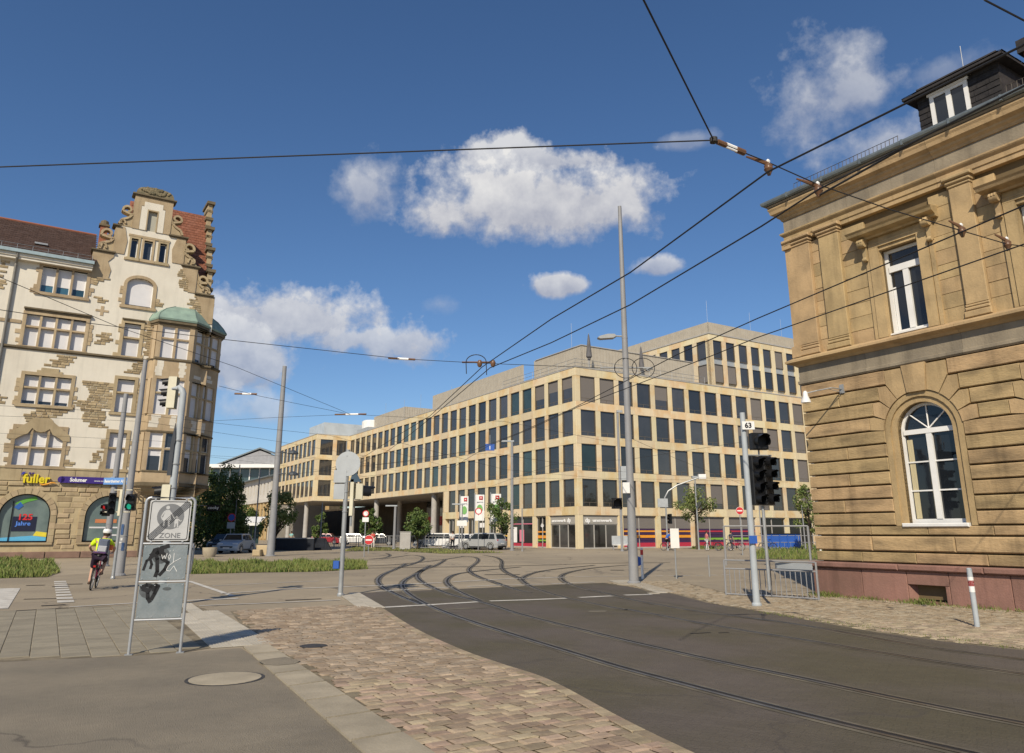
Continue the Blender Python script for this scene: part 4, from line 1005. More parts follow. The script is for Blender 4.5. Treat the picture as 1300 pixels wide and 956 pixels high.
dr = MB(); x0, x1, y0, y1, ze, zr, yr = 4.16, 6.62, -.28, 3.6, 12.64, 13.50, 1.15; xm = (x0+x1)/2
dr.add([(x0, y0, ze), (x1, y0, ze), (x1, y1, ze), (x0, y1, ze), (xm, yr, zr), (xm, y1, zr)], [(0, 1, 4), (1, 2, 5, 4), (2, 3, 5), (3, 0, 4, 5)])
dr.add([(x0, y0, ze-.06), (x1, y0, ze-.06), (x1, y1, ze-.06), (x0, y1, ze-.06)], [(0, 3, 2, 1)]); dr.box(x0, x1, y0, y0+.02, ze-.061, ze-.001); dr.box(x0, x0+.02, y0, y1, ze-.062, ze-.002); dr.box(x1-.02, x1, y0, y1, ze-.063, ze-.003)
dro = dr.build('dormer_roof', M['slate'], dm)
sl2 = MB(); rs = random.Random(3); nrow = 7
for k in range(nrow):
    f0, f1 = k/nrow, min(1, (k+1.15)/nrow); T0, T1 = Vector((x0, y0, ze)), Vector((x1, y0, ze)); TP = Vector((xm, yr, zr)); TQ = Vector((xm, y1, zr)); TB = Vector((x0, y1, ze)); TC = Vector((x1, y1, ze))
    A, B, C, E_ = T0.lerp(TP, f0), T1.lerp(TP, f0), T1.lerp(TP, f1), T0.lerp(TP, f1); n = max(1, int((B-A).length/.28))
    for j in range(n):
        up = Vector((0, -.012, .022+rs.uniform(0, .008))); sl2.quad(A.lerp(B, j/n)+up, A.lerp(B, (j+.97)/n)+up, E_.lerp(C, (j+.97)/n)+Vector((0, 0, .004)), E_.lerp(C, j/n)+Vector((0, 0, .004)))
    for P0, P1, sx in ((T0, TB, -1), (T1, TC, 1)):
        A2, B2, C2, E2 = P0.lerp(TP, f0), P1.lerp(TQ, f0), P1.lerp(TQ, f1), P0.lerp(TP, f1)
        for j in range(12):
            up = Vector((sx*.015, 0, .022+rs.uniform(0, .008))); sl2.quad(A2.lerp(B2, j/12)+up, A2.lerp(B2, (j+.97)/12)+up, E2.lerp(C2, (j+.97)/12), E2.lerp(C2, j/12))
q = sl2.build('slate', M['slate'], dm); q['kind'] = 'stuff'
MB().tube((xm, yr-.03, zr+.02), (xm, y1, zr+.02), .06, n=8).build('ridge_cap', M['slate'], dm)
part(MB().tube((4.9, 1.6, 12.5), (4.92, 1.6, 14.5), .010, n=4), 'lightning_rod', M['galv'])
ch = MB(); ch.box(6.35, 7.3, 1.6, 2.5, 11.8, 13.42); cho = part(ch, 'chimney', mat('chimney_brick', (.28, .11, .07), .9, .2, 8)); MB().box(6.25, 7.4, 1.5, 2.6, 13.42, 13.78).build('chimney_cap', M['slate'], cho)
# lamp on an arm fixed to the wall
def wall_lamp():
    p = Matrix.LocRotScale(SB.location, SB.rotation_euler, None) @ Vector((1.32, .0, 5.42))
    t = thing('wall_lamp', 'small white floodlight on a bent arm fixed to the sandstone wall', 'lamp', p, 148.5)
    MB().box(-.06, .06, -.04, .02, -.12, .12).build('bracket', M['galv'], t)
    MB().path([(0, -.04, 0), (-.05, -.4, .0), (-.25, -.75, -.08), (-.42, -.95, -.14)], .018, 6).path([(0, -.03, -.1), (-.1, -.5, -.02)], .01, 5).build('arm', M['galv'], t)
    MB().lathe([(.03, .12), (.06, .08), (.07, -.02), (.12, -.14), (.13, -.2), (.11, -.205)], (-.45, -.98, -.2), 12).build('lamp_head', M['white'], t, True)
wall_lamp()
# ------------------------------------------------------------------ plastered gabled corner house at the left
M['plaster'] = mat('cream_plaster', (.70, .65, .55), .9, .06, .35, .25, 35, col2=(.58, .53, .44), thresh=(.4, .8), detail=8, streak=.16)
M['lsand'] = mat('ochre_sandstone', (.42, .33, .205), .87, .10, 1.2, .35, 22, rnd=.12, hue=.006, col2=(.33, .25, .15), thresh=(.4, .75), detail=8, streak=.3)
M['lsand_t'] = tints('ochre_stone_tint', (.40, .31, .185), 6, .22)
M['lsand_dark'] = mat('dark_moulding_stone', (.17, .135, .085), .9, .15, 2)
M['copper'] = mat('verdigris_copper', (.26, .36, .29), .6, .15, 1.5, col2=(.19, .26, .22), detail=8)
M['copper_dark'] = mat('dark_copper', (.07, .09, .10), .5, .15, 1.5)
M['tile'] = mat('brown_roof_tile', (.09, .055, .042), .8, .15, 2.0, col2=(.085, .05, .04), detail=8)
M['tile_red'] = mat('orange_roof_tile', (.28, .105, .062), .8, .15, 2.5, col2=(.26, .10, .06), detail=8)
M['brick'] = mat('chimney_red_brick', (.38, .15, .09), .9, .15, 6)
M['shade'] = mat('white_window_blind', (.66, .65, .66), .7, .03, 2, rnd=.06)
M['bluepane'] = glass('blue_window_pane', (.05, .13, .19), .06)
M['dimpane'] = glass('dim_window_pane', (.03, .035, .045), .06)
M['plinth_red'] = mat('reddish_base_stone', (.25, .16, .12), .9, .12, 2, .4, 20)
GH = thing('gabled_house', 'cream plastered corner house with stepped sandstone gable, stone patches and a copper-domed oriel', 'historic house', (-22.72, 55.15, 0), 57.5)
def gp(mb, name, m, smooth=False, par=None): return mb.build(name, m, par or GH, smooth)
def rect(s0, s1, z0, z1, rise=0): return (-s1, -s0, z0, z1, rise)
WINS = [ # s0, s1, z0, z1, rise, lights, transom, kind
 (8.85, 11.55, 17.66, 19.50, 0, 3, None, 'half'), (8.50, 12.02, 13.80, 16.00, 0, 4, 15.16, 'full'), (8.87, 11.58, 9.90, 11.85, 0, 3, 11.02, 'low'), (8.85, 11.55, 5.88, 8.30, .55, 3, 7.05, 'full'),
 (5.03, 6.10, 13.84, 16.25, 0, 1, 15.2, 'full'), (4.98, 6.06, 9.80, 12.15, 0, 1, 11.2, 'full'), (5.06, 6.12, 5.86, 8.35, 0, 1, 7.3, 'full'), (4.52, 6.28, 17.58, 19.72, .55, 1, None, 'bottom')]
TOP3 = [(5.92, 6.38), (4.95, 5.52), (3.98, 4.44)]
ARCH = [(8.93, 11.78), (4.22, 6.95)]
holes_low = [rect(a, b, c, d, e) for a, b, c, d, e, *_ in WINS if d < 19.21] + [rect(a, b, 1.0, 4.05, 1.36) for a, b in ARCH]
W = MB()
wall_holes(W, -20, -3.3, 0, 4.9, [h for h in holes_low if h[3] < 4.5], y=0, depth=.35, m=0)
wall_holes(W, -20, -1.5, 4.9, 16.4, [h for h in holes_low if 5.5 < h[2] and h[3] < 16.4], y=0, depth=.35, m=0)
wall_holes(W, -20, -.2, 16.4, 17.5, [], y=0, depth=.35, m=0)
wall_holes(W, -20, -8.7, 17.5, 20.2, [rect(8.85, 11.55, 17.66, 19.50)], y=0, depth=.35, m=0)
wall_holes(W, -8.7, -1.6, 17.5, 21.05, [rect(4.52, 6.28, 17.58, 19.72, .55)], y=0, depth=.35, m=0)
wall_holes(W, -1.6, -.2, 17.5, 19.2, [], y=0, depth=.35, m=0)
wall_holes(W, -7.5, -2.7, 21.05, 23.5, [rect(a, b, 21.2, 22.7) for a, b in TOP3], y=0, depth=.3, m=0)
wall_holes(W, -6.5, -3.87, 23.5, 26.2, [rect(4.80, 5.58, 23.5, 25.18)], y=0, depth=.25, m=0)
W.slab([(-20, .4), (-3.4, .4), (-.3, 3.5), (-.3, 14), (-20, 14)], 0, 4.88); W.slab([(-20, .4), (-1.6, .4), (-.3, 1.7), (-.3, 14), (-20, 14)], 4.9, 16.4); W.box(-20, -.25, .40, 14, 16.42, 19.1); W.quad((-1.5, 0, 4.9), (-.2, 1.3, 4.9), (-.2, 1.3, 16.4), (-1.5, 0, 16.4)); W.quad((-.2, .0, 16.4), (-.2, 14, 16.4), (-1.5, 14, 16.4), (-1.5, .0, 16.4)); W.box(-8.65, -1.65, .40, .7, 19.15, 21.0); W.box(-7.45, -2.75, .36, .7, 21.05, 23.45); W.box(-6.45, -3.92, .30, .7, 23.5, 26.15)
W.quad((-.2, 3.1, 0), (-.2, 14, 0), (-.2, 14, 5), (-.2, 3.1, 5)); W.quad((-.2, 1.3, 4.9), (-.2, 14, 4.9), (-.2, 14, 16.4), (-.2, 1.3, 16.4)); W.quad((-.2, 0, 16.4), (-.2, 14, 16.4), (-.2, 14, 19.2), (-.2, 0, 19.2)); W.box(-20, -8.7, .36, .7, 19.1, 20.15)
gp(W, 'wall', M['plaster'])
# carved sandstone on the gable: sides, scrolls, ledges, crown
T = MB(); yo, yi = -.06, .72
def P(poly, y0=yo, y1=yi, mb=None): (mb or T).prism([(-s, z) for s, z in poly], y0, y1)
P([(8.72, 19.2), (7.55, 19.25), (7.45, 20.0), (7.7, 20.6), (7.38, 21.0), (7.38, 21.3), (8.72, 21.3)]); P([(1.66, 19.25), (2.2, 19.25), (2.2, 20.1), (2.6, 20.7), (2.78, 21.25), (1.62, 21.25)])
P([(.22, 17.0), (.9, 17.0), (1.0, 17.6), (1.2, 18.4), (1.62, 19.15), (.22, 19.15)])
P([(6.50, 23.5), (6.02, 23.5), (6.02, 25.4), (5.75, 25.45), (4.63, 25.45), (4.36, 25.4), (4.36, 23.5), (3.87, 23.5), (3.87, 26.2), (6.5, 26.2)])
P([(7.50, 21.36), (6.75, 21.36), (6.65, 22.4), (6.9, 23.44), (7.5, 23.44)]); P([(2.70, 21.36), (3.5, 21.36), (3.6, 22.4), (3.3, 23.44), (2.7, 23.44)])
gp(T, 'gable_dressing', M['lsand'])
LD = MB()
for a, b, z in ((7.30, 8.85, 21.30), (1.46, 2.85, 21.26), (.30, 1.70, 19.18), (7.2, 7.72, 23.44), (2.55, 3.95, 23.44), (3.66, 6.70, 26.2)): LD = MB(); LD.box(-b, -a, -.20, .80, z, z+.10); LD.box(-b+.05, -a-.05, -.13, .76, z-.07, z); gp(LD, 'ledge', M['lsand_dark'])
CR = MB(); pts = [(3.85, 26.30)] + [(5.18-1.28*cos(t), 26.30+.68*sin(t)**.55) for t in [pi*k/14 for k in range(1, 14)]] + [(6.5, 26.30)]
CR.prism([(-s, z) for s, z in pts], -.10, .65)
rr2 = random.Random(2)
for k in range(60):
    t = rr2.uniform(.12, .88)*pi; q = rr2.uniform(.25, .98); CR.lathe([(.02, -.02), (.10, .0), (.05, .09), (.01, .11)], (-(5.18-1.2*cos(t)*q), -.16, 26.36+.56*sin(t)**.55*q), 6, 0, 'y')
gp(CR, 'gable_crown', mat('mossy_stone', (.25, .20, .12), .95, .2, 3, .6, 20, col2=(.12, .11, .07)))
def scroll(cx, cz, r0, turns, flip, y0=-.10, y1=.5, w=.10, tail=None):
    mb = MB(); n = 22; pts = []
    for k in range(n+1):
        t = k/n*turns*2*pi; r_ = r0*(1-.72*k/n); pts.append((cx+flip*r_*cos(t+pi*.5*0-.4), cz+r_*sin(t-.4)))
    if tail: pts = tail + pts
    for (a, b), (c, d) in zip(pts, pts[1:]):
        dx, dz = c-a, d-b; l = max(1e-4, sqrt(dx*dx+dz*dz)); nx, nz = -dz/l*w/2, dx/l*w/2
        mb.prism([(-(a+nx), b+nz), (-(a-nx), b-nz), (-(c-nx), d-nz), (-(c+nx), d+nz)], y0, y1)
    return mb
def sc_(mb): gp(mb, 'scroll', M['lsand'])
sc_(scroll(7.95, 22.72, .42, .85, 1, tail=[(8.35, 21.5), (8.25, 21.95), (7.75, 22.15), (7.55, 22.4)], w=.17)); sc_(scroll(8.25, 21.72, .32, .8, -1, w=.15)); 
sc_(scroll(6.86, 24.85, .36, .85, 1, tail=[(7.35, 23.65), (7.2, 24.0), (6.75, 24.25), (6.55, 24.5)], w=.15)); sc_(scroll(7.15, 23.82, .22, .8, -1, w=.11))
sc_(scroll(2.45, 22.72, .42, .85, -1, tail=[(2.05, 21.5), (2.15, 21.95), (2.6, 22.15), (2.75, 22.4)], w=.17)); sc_(scroll(2.1, 21.68, .32, .8, 1, w=.15))
sc_(scroll(3.5, 24.85, .36, .85, -1, tail=[(3.0, 23.65), (3.15, 24.0), (3.6, 24.25), (3.8, 24.5)], w=.15))
sc_(scroll(1.25, 20.35, .40, .85, -1, tail=[(.6, 19.4), (.8, 19.7), (1.3, 19.85), (1.5, 20.1)], w=.17)); sc_(scroll(.85, 19.6, .30, .8, 1, w=.14))
fill = MB(); P([(8.6, 21.4), (7.5, 21.4), (7.5, 23.4), (7.62, 22.6), (7.8, 22.1), (8.2, 21.85)], .0, .45, fill); P([(7.3, 23.54), (6.5, 23.54), (6.5, 25.2), (6.6, 24.6), (6.75, 24.2), (7.1, 23.95)], .0, .45, fill)
P([(1.7, 21.36), (2.7, 21.36), (2.7, 23.4), (2.55, 22.6), (2.35, 22.1), (1.95, 21.85)], .0, .45, fill); P([(3.05, 23.54), (3.87, 23.54), (3.87, 25.2), (3.75, 24.6), (3.6, 24.2), (3.25, 23.95)], .0, .45, fill)
P([(.5, 19.28), (1.62, 19.28), (1.62, 21.1), (1.4, 20.3), (1.2, 19.95), (.75, 19.75)], .0, .45, fill); gp(fill, 'gable_shoulder', M['lsand'])
# white surround and niche at the top
ni = MB(); 
for q in ([(6.0, 23.5), (5.58, 23.5), (5.58, 25.18), (4.80, 25.18), (4.80, 23.5), (4.38, 23.5), (4.38, 25.35), (4.55, 25.35), (4.55, 25.75), (5.83, 25.75), (5.83, 25.35), (6.0, 25.35)],): P(q, -.075, .1, ni)
gp(ni, 'niche_surround', M['plaster'])
nf = MB(); nf.box(-5.58, -5.5, -.09, .25, 23.5, 25.18); nf.box(-4.88, -4.80, -.09, .25, 23.5, 25.18); nf.box(-5.5, -4.88, -.085, .25, 25.08, 25.18); gp(nf, 'niche_frame', M['lsand'])
MB().box(-5.5, -4.88, .16, .24, 23.5, 25.08).build('niche_panel', mat('grey_niche_panel', (.40, .39, .33), .9, .05, 2), GH)
# windows
def gwin(s0, s1, z0, z1, rise, n, tr, kind, y=0.0, par=None, fr=.22, X=lambda s: -s, quoins=True):
    par = par or GH
    S = MB(); w = s1-s0; st = lambda a, b, c, d, y0, y1: S.box(X(b), X(a), y0, y1, c, d)
    sp = z1-rise
    st(s0-fr, s0, z0-.16, sp, y-.07, y+.3); st(s1, s1+fr, z0-.16, sp, y-.07, y+.3); st(s0-fr-.1, s1+fr+.1, z0-.20, z0, y-.12, y+.3)
    if not rise: st(s0-fr, s1+fr, z1, z1+fr, y-.072, y+.3)
    else:
        A = [(X((s0+s1)/2+(w/2)*cos(t)), sp+rise*sin(t)) for t in [pi*k/12 for k in range(13)]]; B = [(X((s0+s1)/2+(w/2+fr)*cos(t)), sp+(rise+fr)*sin(t)) for t in [pi*k/12 for k in range(13)]]
        for p, q, p2, q2 in zip(A, B, A[1:], B[1:]): S.prism([p, q, q2, p2], y-.072, y+.3)
    lw = (w-.14*(n-1))/n
    for k in range(1, n): a = s0+lw*k+.14*(k-1); st(a, a+.14, z0, z1-(.12 if rise else 0), y-.03, y+.28)
    if tr: st(s0, s1, tr-.06, tr+.06, y-.025, y+.275)
    if quoins:
        rq = random.Random(int(s0*100+z0*10)); z = z0-.1
        while z < sp-.25:
            if rq.random() < .45:
                e = rq.uniform(.14, .34); st(s0-fr-e, s0-fr, z, z+.28, y-.045, y+.1)
            if rq.random() < .45:
                e = rq.uniform(.14, .34); st(s1+fr, s1+fr+e, z, z+.28, y-.045, y+.1)
            z += .3
    o = S.build('window', M['lsand'], par)
    for k in range(n):
        a = s0+(lw+.14)*k; b = a+lw
        f = MB(); t = .055; Y0, Y1 = y+.20, y+.27; zt = z1-.02
        f.box(X(b), X(a), Y0, Y1, z0, z0+t); f.box(X(a+t), X(a), Y0, Y1, z0+t, zt); f.box(X(b), X(b-t), Y0, Y1, z0+t, zt); f.box(X(b), X(a), Y0+.001, Y1, zt-t, zt)
        f.build('casement', M['white'], o)
        bt = {'half': .30, 'full': .0, 'low': .13, 'bottom': .06, 'none': 1.0, 'mid': .5}[kind]*(z1-z0)
        if bt < z1-z0-.1: MB().box(X(b-t), X(a+t), y+.215, y+.235, z0+max(bt, .03), zt).build('blind', M['shade'], o)
        MB().box(X(b-t), X(a+t), y+.24, y+.26, z0+.03, zt-.01).build('pane', M['bluepane'] if kind in ('half',) else M['dimpane'], o)
    return o
for a, b, c, d, e, n, t, k in WINS:
    gwin(a, b, c, d, e if n == 1 else 0, n, t, k)
# raised middle light, hood mould, curved head of the first-floor window
m_ = MB(); m_.box(-10.72, -9.68, -.072, .3, 12.07, 12.40); m_.box(-10.95, -9.45, -.05, .2, 12.07, 12.22); gp(m_, 'window_head', M['lsand'])
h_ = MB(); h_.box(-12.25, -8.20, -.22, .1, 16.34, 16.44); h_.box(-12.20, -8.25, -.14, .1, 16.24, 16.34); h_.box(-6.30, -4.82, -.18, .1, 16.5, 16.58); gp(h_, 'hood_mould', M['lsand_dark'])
hd = MB(); hd.prism([(-11.95, 7.55), (-11.55, 7.55), (-11.3, 7.75), (-10.9, 7.95), (-10.7, 8.32), (-10.45, 8.12), (-10.2, 8.06), (-9.95, 8.12), (-9.7, 8.32), (-9.5, 7.95), (-9.1, 7.75), (-8.85, 7.55), (-8.45, 7.55), (-8.5, 7.95), (-9.5, 8.75), (-9.7, 9.0), (-10.7, 9.0), (-10.9, 8.75), (-11.9, 7.95)], -.09, .26)
gp(hd, 'carved_window_head', M['lsand'])
# three small lights in the gable
for a, b in TOP3: gwin(a, b, 21.2, 22.7, 0, 1, None, 'none', fr=.14, quoins=False)
bd = MB(); bd.box(-6.72, -3.68, -.10, .2, 20.98, 21.16); bd.box(-6.6, -3.8, -.075, .2, 22.86, 23.02); gp(bd, 'sill_band', M['lsand'])
# string course, frieze over the ground floor, eaves, gutter and downpipe
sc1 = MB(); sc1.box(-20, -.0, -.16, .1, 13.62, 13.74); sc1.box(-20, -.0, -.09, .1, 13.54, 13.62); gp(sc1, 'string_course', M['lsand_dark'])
sc2 = MB(); sc2.box(-20, -12.3, -.06, .1, 15.28, 15.5); gp(sc2, 'stone_band', M['lsand'])
gt = MB(); gt.box(-20, -8.62, -.42, .1, 19.62, 19.80); gt.box(-20, -8.6, -.50, .1, 19.80, 20.02); gp(gt, 'eaves_board', M['plaster'])
g2 = MB(); g2.prism([(-20, 20.03), (-8.55, 20.03), (-8.55, 20.26), (-20, 20.26)], -.68, -.46); gp(g2, 'gutter', mat('blue_grey_gutter', (.33, .42, .45), .5, .08, 3))
dp = MB(); dp.path([(-13.1, -.55, 20.05), (-13.1, -.5, 19.7), (-13.12, -.14, 19.35), (-13.12, -.14, 0)], .085, 8); gp(dp, 'downpipe', mat('grey_downpipe', (.20, .19, .165), .5, .1, 3))
d2 = MB(); d2.path([(-4.55, -.12, 13.5), (-4.55, -.12, 5.2), (-4.62, -.3, 4.9), (-4.2, -.5, 4.3), (-3.6, -.5, 3.9), (-3.5, -.14, 3.0), (-3.5, -.14, 0)], .06, 6); gp(d2, 'downpipe', mat('brown_downpipe', (.16, .12, .08), .6, .1, 3))
# roofs
rf = MB(); rf.add([(-20.5, -.55, 20.22), (-8.5, -.55, 20.22), (-8.5, 5.0, 24.15), (-20.5, 5.0, 24.15), (-8.5, 11, 20), (-20.5, 11, 20)], [(0, 1, 2, 3), (3, 2, 4, 5), (1, 4, 2)])
ro = gp(rf, 'roof', M['tile'])
tl = MB(); rt = random.Random(5); nr = 24
for k in range(nr):
    a, b = k/nr, (k+1.12)/nr; y0, z0_ = -.55+5.55*a, 20.22+3.93*a; y1, z1_ = -.55+5.55*min(1, b), 20.22+3.93*min(1, b)
    x = -20.4+ (.16 if k % 2 else 0)
    while x < -8.6:
        t = rt.uniform(.02, .035); tl.quad((x, y0-.01, z0_+t), (x+.30, y0-.01, z0_+t), (x+.30, y1, z1_+.012), (x, y1, z1_+.012), rt.randrange(4)); x += .32
TT = tints('brown_tile_tint', (.092, .055, .042), 4, .22); TR = tints('orange_tile_tint', (.27, .105, .062), 4, .2)
q = tl.build('roof_tile', TT, GH); q['kind'] = 'stuff'
rc = MB(); rc.tube((-20.5, 5.0, 24.18), (-8.5, 5.0, 24.18), .11, n=8); gp(rc, 'ridge_tile', M['tile_red'])
sgd = MB()
for x in [-19.5+.9*k for k in range(13)]: sgd.tube((x, -.45, 20.26), (x, -.38, 20.7), .015, n=4)
for z in (20.45, 20.68): sgd.tube((-20, -.42, z), (-8.8, -.42, z), .014, n=4)
gp(sgd, 'snow_guard', M['galv'])
sk = MB(); sk.box(-12.3, -11.5, .75, 1.6, 21.3, 21.42); sk.tube((-12.1, .55, 20.7), (-12.0, 1.0, 21.4), .03, n=6); sk.tube((-11.7, .55, 20.7), (-11.8, 1.0, 21.4), .03, n=6); gp(sk, 'roof_platform', M['galv'])
r2 = MB(); r2.add([(-6.5, 1.0, 20.6), (-.75, 1.0, 20.6), (-.75, 4.9, 27.6), (-6.5, 4.9, 27.6), (-.75, 9, 20), (-6.5, 9, 20)], [(0, 1, 2, 3), (3, 2, 4, 5), (1, 4, 2), (0, 3, 5)])
gp(r2, 'side_roof', M['tile_red'])
tl = MB()
for k in range(26):
    a, b = k/26, min(1, (k+1.12)/26); y0, z0_ = 1.0+3.9*a, 20.6+7*a; y1, z1_ = 1.0+3.9*b, 20.6+7*b; x = -6.4+(.15 if k % 2 else 0)
    while x < -1.0: tl.quad((x, y0-.03, z0_+.02), (x+.28, y0-.03, z0_+.02), (x+.28, y1-.01, z1_+.01), (x, y1-.01, z1_+.01), rt.randrange(4)); x += .30
q = tl.build('roof_tile', TR, GH); q['kind'] = 'stuff'
ch = MB(); ch.box(-8.45, -7.95, 1.0, 1.5, 20.5, 23.6); co = gp(ch, 'chimney', M['brick']); MB().box(-8.55, -7.85, .9, 1.6, 23.6, 23.75).lathe([(.30, 0), (.26, .3), (.05, .42)], (-8.2, 1.25, 23.75), 10).build('chimney_cap', M['lsand_dark'], co)
# gable of the side street seen edge on: stepped slab with protruding cornices
sg = MB(); yy = [(.9, 19.2), (.9, 21.4), (2.0, 21.4), (2.0, 23.6), (3.2, 23.6), (3.2, 25.8), (4.1, 25.8), (4.1, 28.4), (5.9, 28.4), (5.9, 25.8), (6.8, 25.8), (6.8, 23.6), (8, 21.4), (9, 19.2)]
n = len(yy); sg.add([(-.75, y, z) for y, z in yy]+[(-.40, y, z) for y, z in yy], [tuple(range(n)), tuple(range(2*n-1, n-1, -1))]+[(i, (i+1) % n, (i+1) % n+n, i+n) for i in range(n)])
gp(sg, 'side_gable', M['lsand'])
for z, y0, y1, o in ((28.4, 3.9, 6.1, .14), (27.7, 4.1, 5.9, .05), (27.0, 4.0, 6.0, .12), (26.3, 4.1, 5.9, .05), (25.8, 3.0, 7.0, .15), (25.1, 3.2, 6.8, .06), (24.4, 3.1, 6.9, .10), (23.6, 1.8, 8.2, .16), (22.9, 2.0, 8.0, .06), (22.2, 1.9, 8.1, .10), (21.4, .7, 9, .17), (20.6, .9, 9, .08), (19.9, .8, 9, .12)): MB().box(-.78-o*.6, -.37+o, y0, y1, z, z+.24).build('side_ledge', M['lsand_dark'], GH)
# patches of bare coursed stone in the plaster
PATCH = [[(10.47, 12.53), (9.4, 12.6), (8.57, 13.5), (9.84, 13.5)], [(8.15, 11.81), (6.36, 11.89), (6.36, 9.75), (6.77, 10.38), (6.69, 9.69), (6.36, 8.64), (7.41, 8.61), (8.02, 9.58), (8.42, 10.0), (8.48, 10.45), (7.69, 10.53), (7.99, 11.31)],
 [(10.53, 9.68), (8.76, 9.68), (8.98, 9.32), (9.48, 9.08), (9.7, 8.72), (11.26, 8.72), (11.37, 9.01), (11.02, 9.27)], [(7.23, 6.27), (7.07, 6.67), (6.84, 7.07), (6.5, 7.09), (6.42, 6.23)], [(8.57, 6.17), (8.1, 6.15), (7.87, 5.93), (8.54, 5.9)],
 [(7.66, 15.45), (6.73, 15.44), (6.92, 14.47), (8.15, 14.45), (7.57, 14.67)], [(8.35, 18.04), (7.38, 17.76), (7.9, 17.45)], [(8.6, 19.3), (7.40, 19.3), (7.9, 18.9), (8.3, 18.7), (8.6, 18.7)], [(2.24, 18.44), (1.46, 19.04), (.5, 19.08), (.37, 17.0), (1.11, 17.0), (1.9, 18.2)],
 [(5.68, 12.61), (5.05, 13.5), (4.3, 13.5), (4.5, 12.61)], [(14.06, 19.4), (13.6, 19.4), (13.59, 18.97), (13.74, 18.87), (13.53, 17.57), (14.06, 17.46)], [(4.25, 18.22), (3.49, 18.11), (4.05, 17.64)], [(12.79, 10.52), (12.4, 10.19), (12.47, 9.76), (13.5, 9.8)],
 [(4.3, 16.6), (4.9, 16.6), (4.9, 15.9), (4.5, 14.0), (4.3, 14.0)], [(4.3, 12.4), (4.75, 12.0), (4.7, 9.6), (4.3, 9.0)], [(2.85, 21.0), (1.9, 21.0), (1.9, 19.3), (2.9, 19.5)], [(12.3, 5.85), (14.5, 5.85), (14.5, 7.3), (12.9, 6.9)]]
pr_ = random.Random(6)
def stones(mb, poly, ch_=.19, lmin=.25, lmax=.6, y=-.012, dep=.07, rough=.03):
    z0, z1 = min(p[1] for p in poly), max(p[1] for p in poly); s0, s1 = min(p[0] for p in poly), max(p[0] for p in poly); z = z0
    while z < z1-.05:
        h = ch_*pr_.uniform(.8, 1.2); s = s0-pr_.random()*.3
        while s < s1:
            l = pr_.uniform(lmin, lmax)
            if inside((s+l/2, z+h/2), poly): mb.cbox(-(s+l-.012), -(s+.012), y-pr_.uniform(.01, rough+.02), y+dep, z+.012, z+h-.008, .018, pr_.randrange(6))
            s += l
        z += h
pm_ = MB()
for q in PATCH: stones(pm_, q, .17)
o = pm_.build('exposed_stone', M['lsand_t'], GH); o['kind'] = 'stuff'
cr_ = MB(); cr_.box(-7.74, -7.54, -.03, .05, 16.55, 17.25); cr_.box(-8.05, -7.22, -.031, .05, 16.83, 16.98); gp(cr_, 'stone_cross', M['lsand'])
# rusticated ground floor: larger stones, the largest as single parts
base_holes = [(a-.28, b+.28) for a, b in ARCH]
gst = []; z = .55
pr_ = random.Random(16)
while z < 4.75:
    h = pr_.uniform(.26, .40); s = 3.3
    while s < 15.5:
        l = pr_.uniform(.45, .95); c = (s+l/2, z+h/2); ok = True
        for a, b in ARCH:
            m = (a+b)/2; R = (b-a)/2+.30
            if abs(c[0]-m) < R+l/2-.05 and c[1] < 2.7: ok = False
            if c[1] >= 2.4 and ((abs(c[0]-m)-l/2*.7)**2+(c[1]-2.7)**2) < R*R and abs(c[0]-m) < R+l/2: ok = False
        if ok: gst.append((s, l, z, h))
        s += l
    z += h
for k, (s, l, z, h) in enumerate(gst):
    MB().cbox(-(s+l-.015), -(s+.015), -.05-pr_.uniform(0, .07), .1, z+.015, min(z+h, 4.86)-.012, .04).build('stone_block', M['lsand'], GH)
bs = MB(); bs.box(-20, -.2, -.02, .1, .0, .5) if False else None
wall_holes(bs, -20, -3.3, .0, 4.86, [rect(a, b, 1.0, 4.05, 1.36) for a, b in ARCH]+[], y=-.03, depth=.3); gp(bs, 'ground_floor_wall', M['lsand'])
b2 = MB(); 
for a, b in ((-20, -11.8), (-11.75, -8.95), (-8.9, -6.95), (-6.9, -4.2), (-4.15, -3.3)): b2.cbox(a, b, -.16, .1, 0, .42, .03)
gp(b2, 'base_course', M['plinth_red'])
b3 = MB()
for k in range(10): a = -20+1.52*k; b3.cbox(a+.01, a+1.51, -.07, .1, 4.88, 5.70, .015)
b3.box(-20, -4.4, -.11, .1, 5.68, 5.80); gp(b3, 'fascia_stone', M['lsand'])
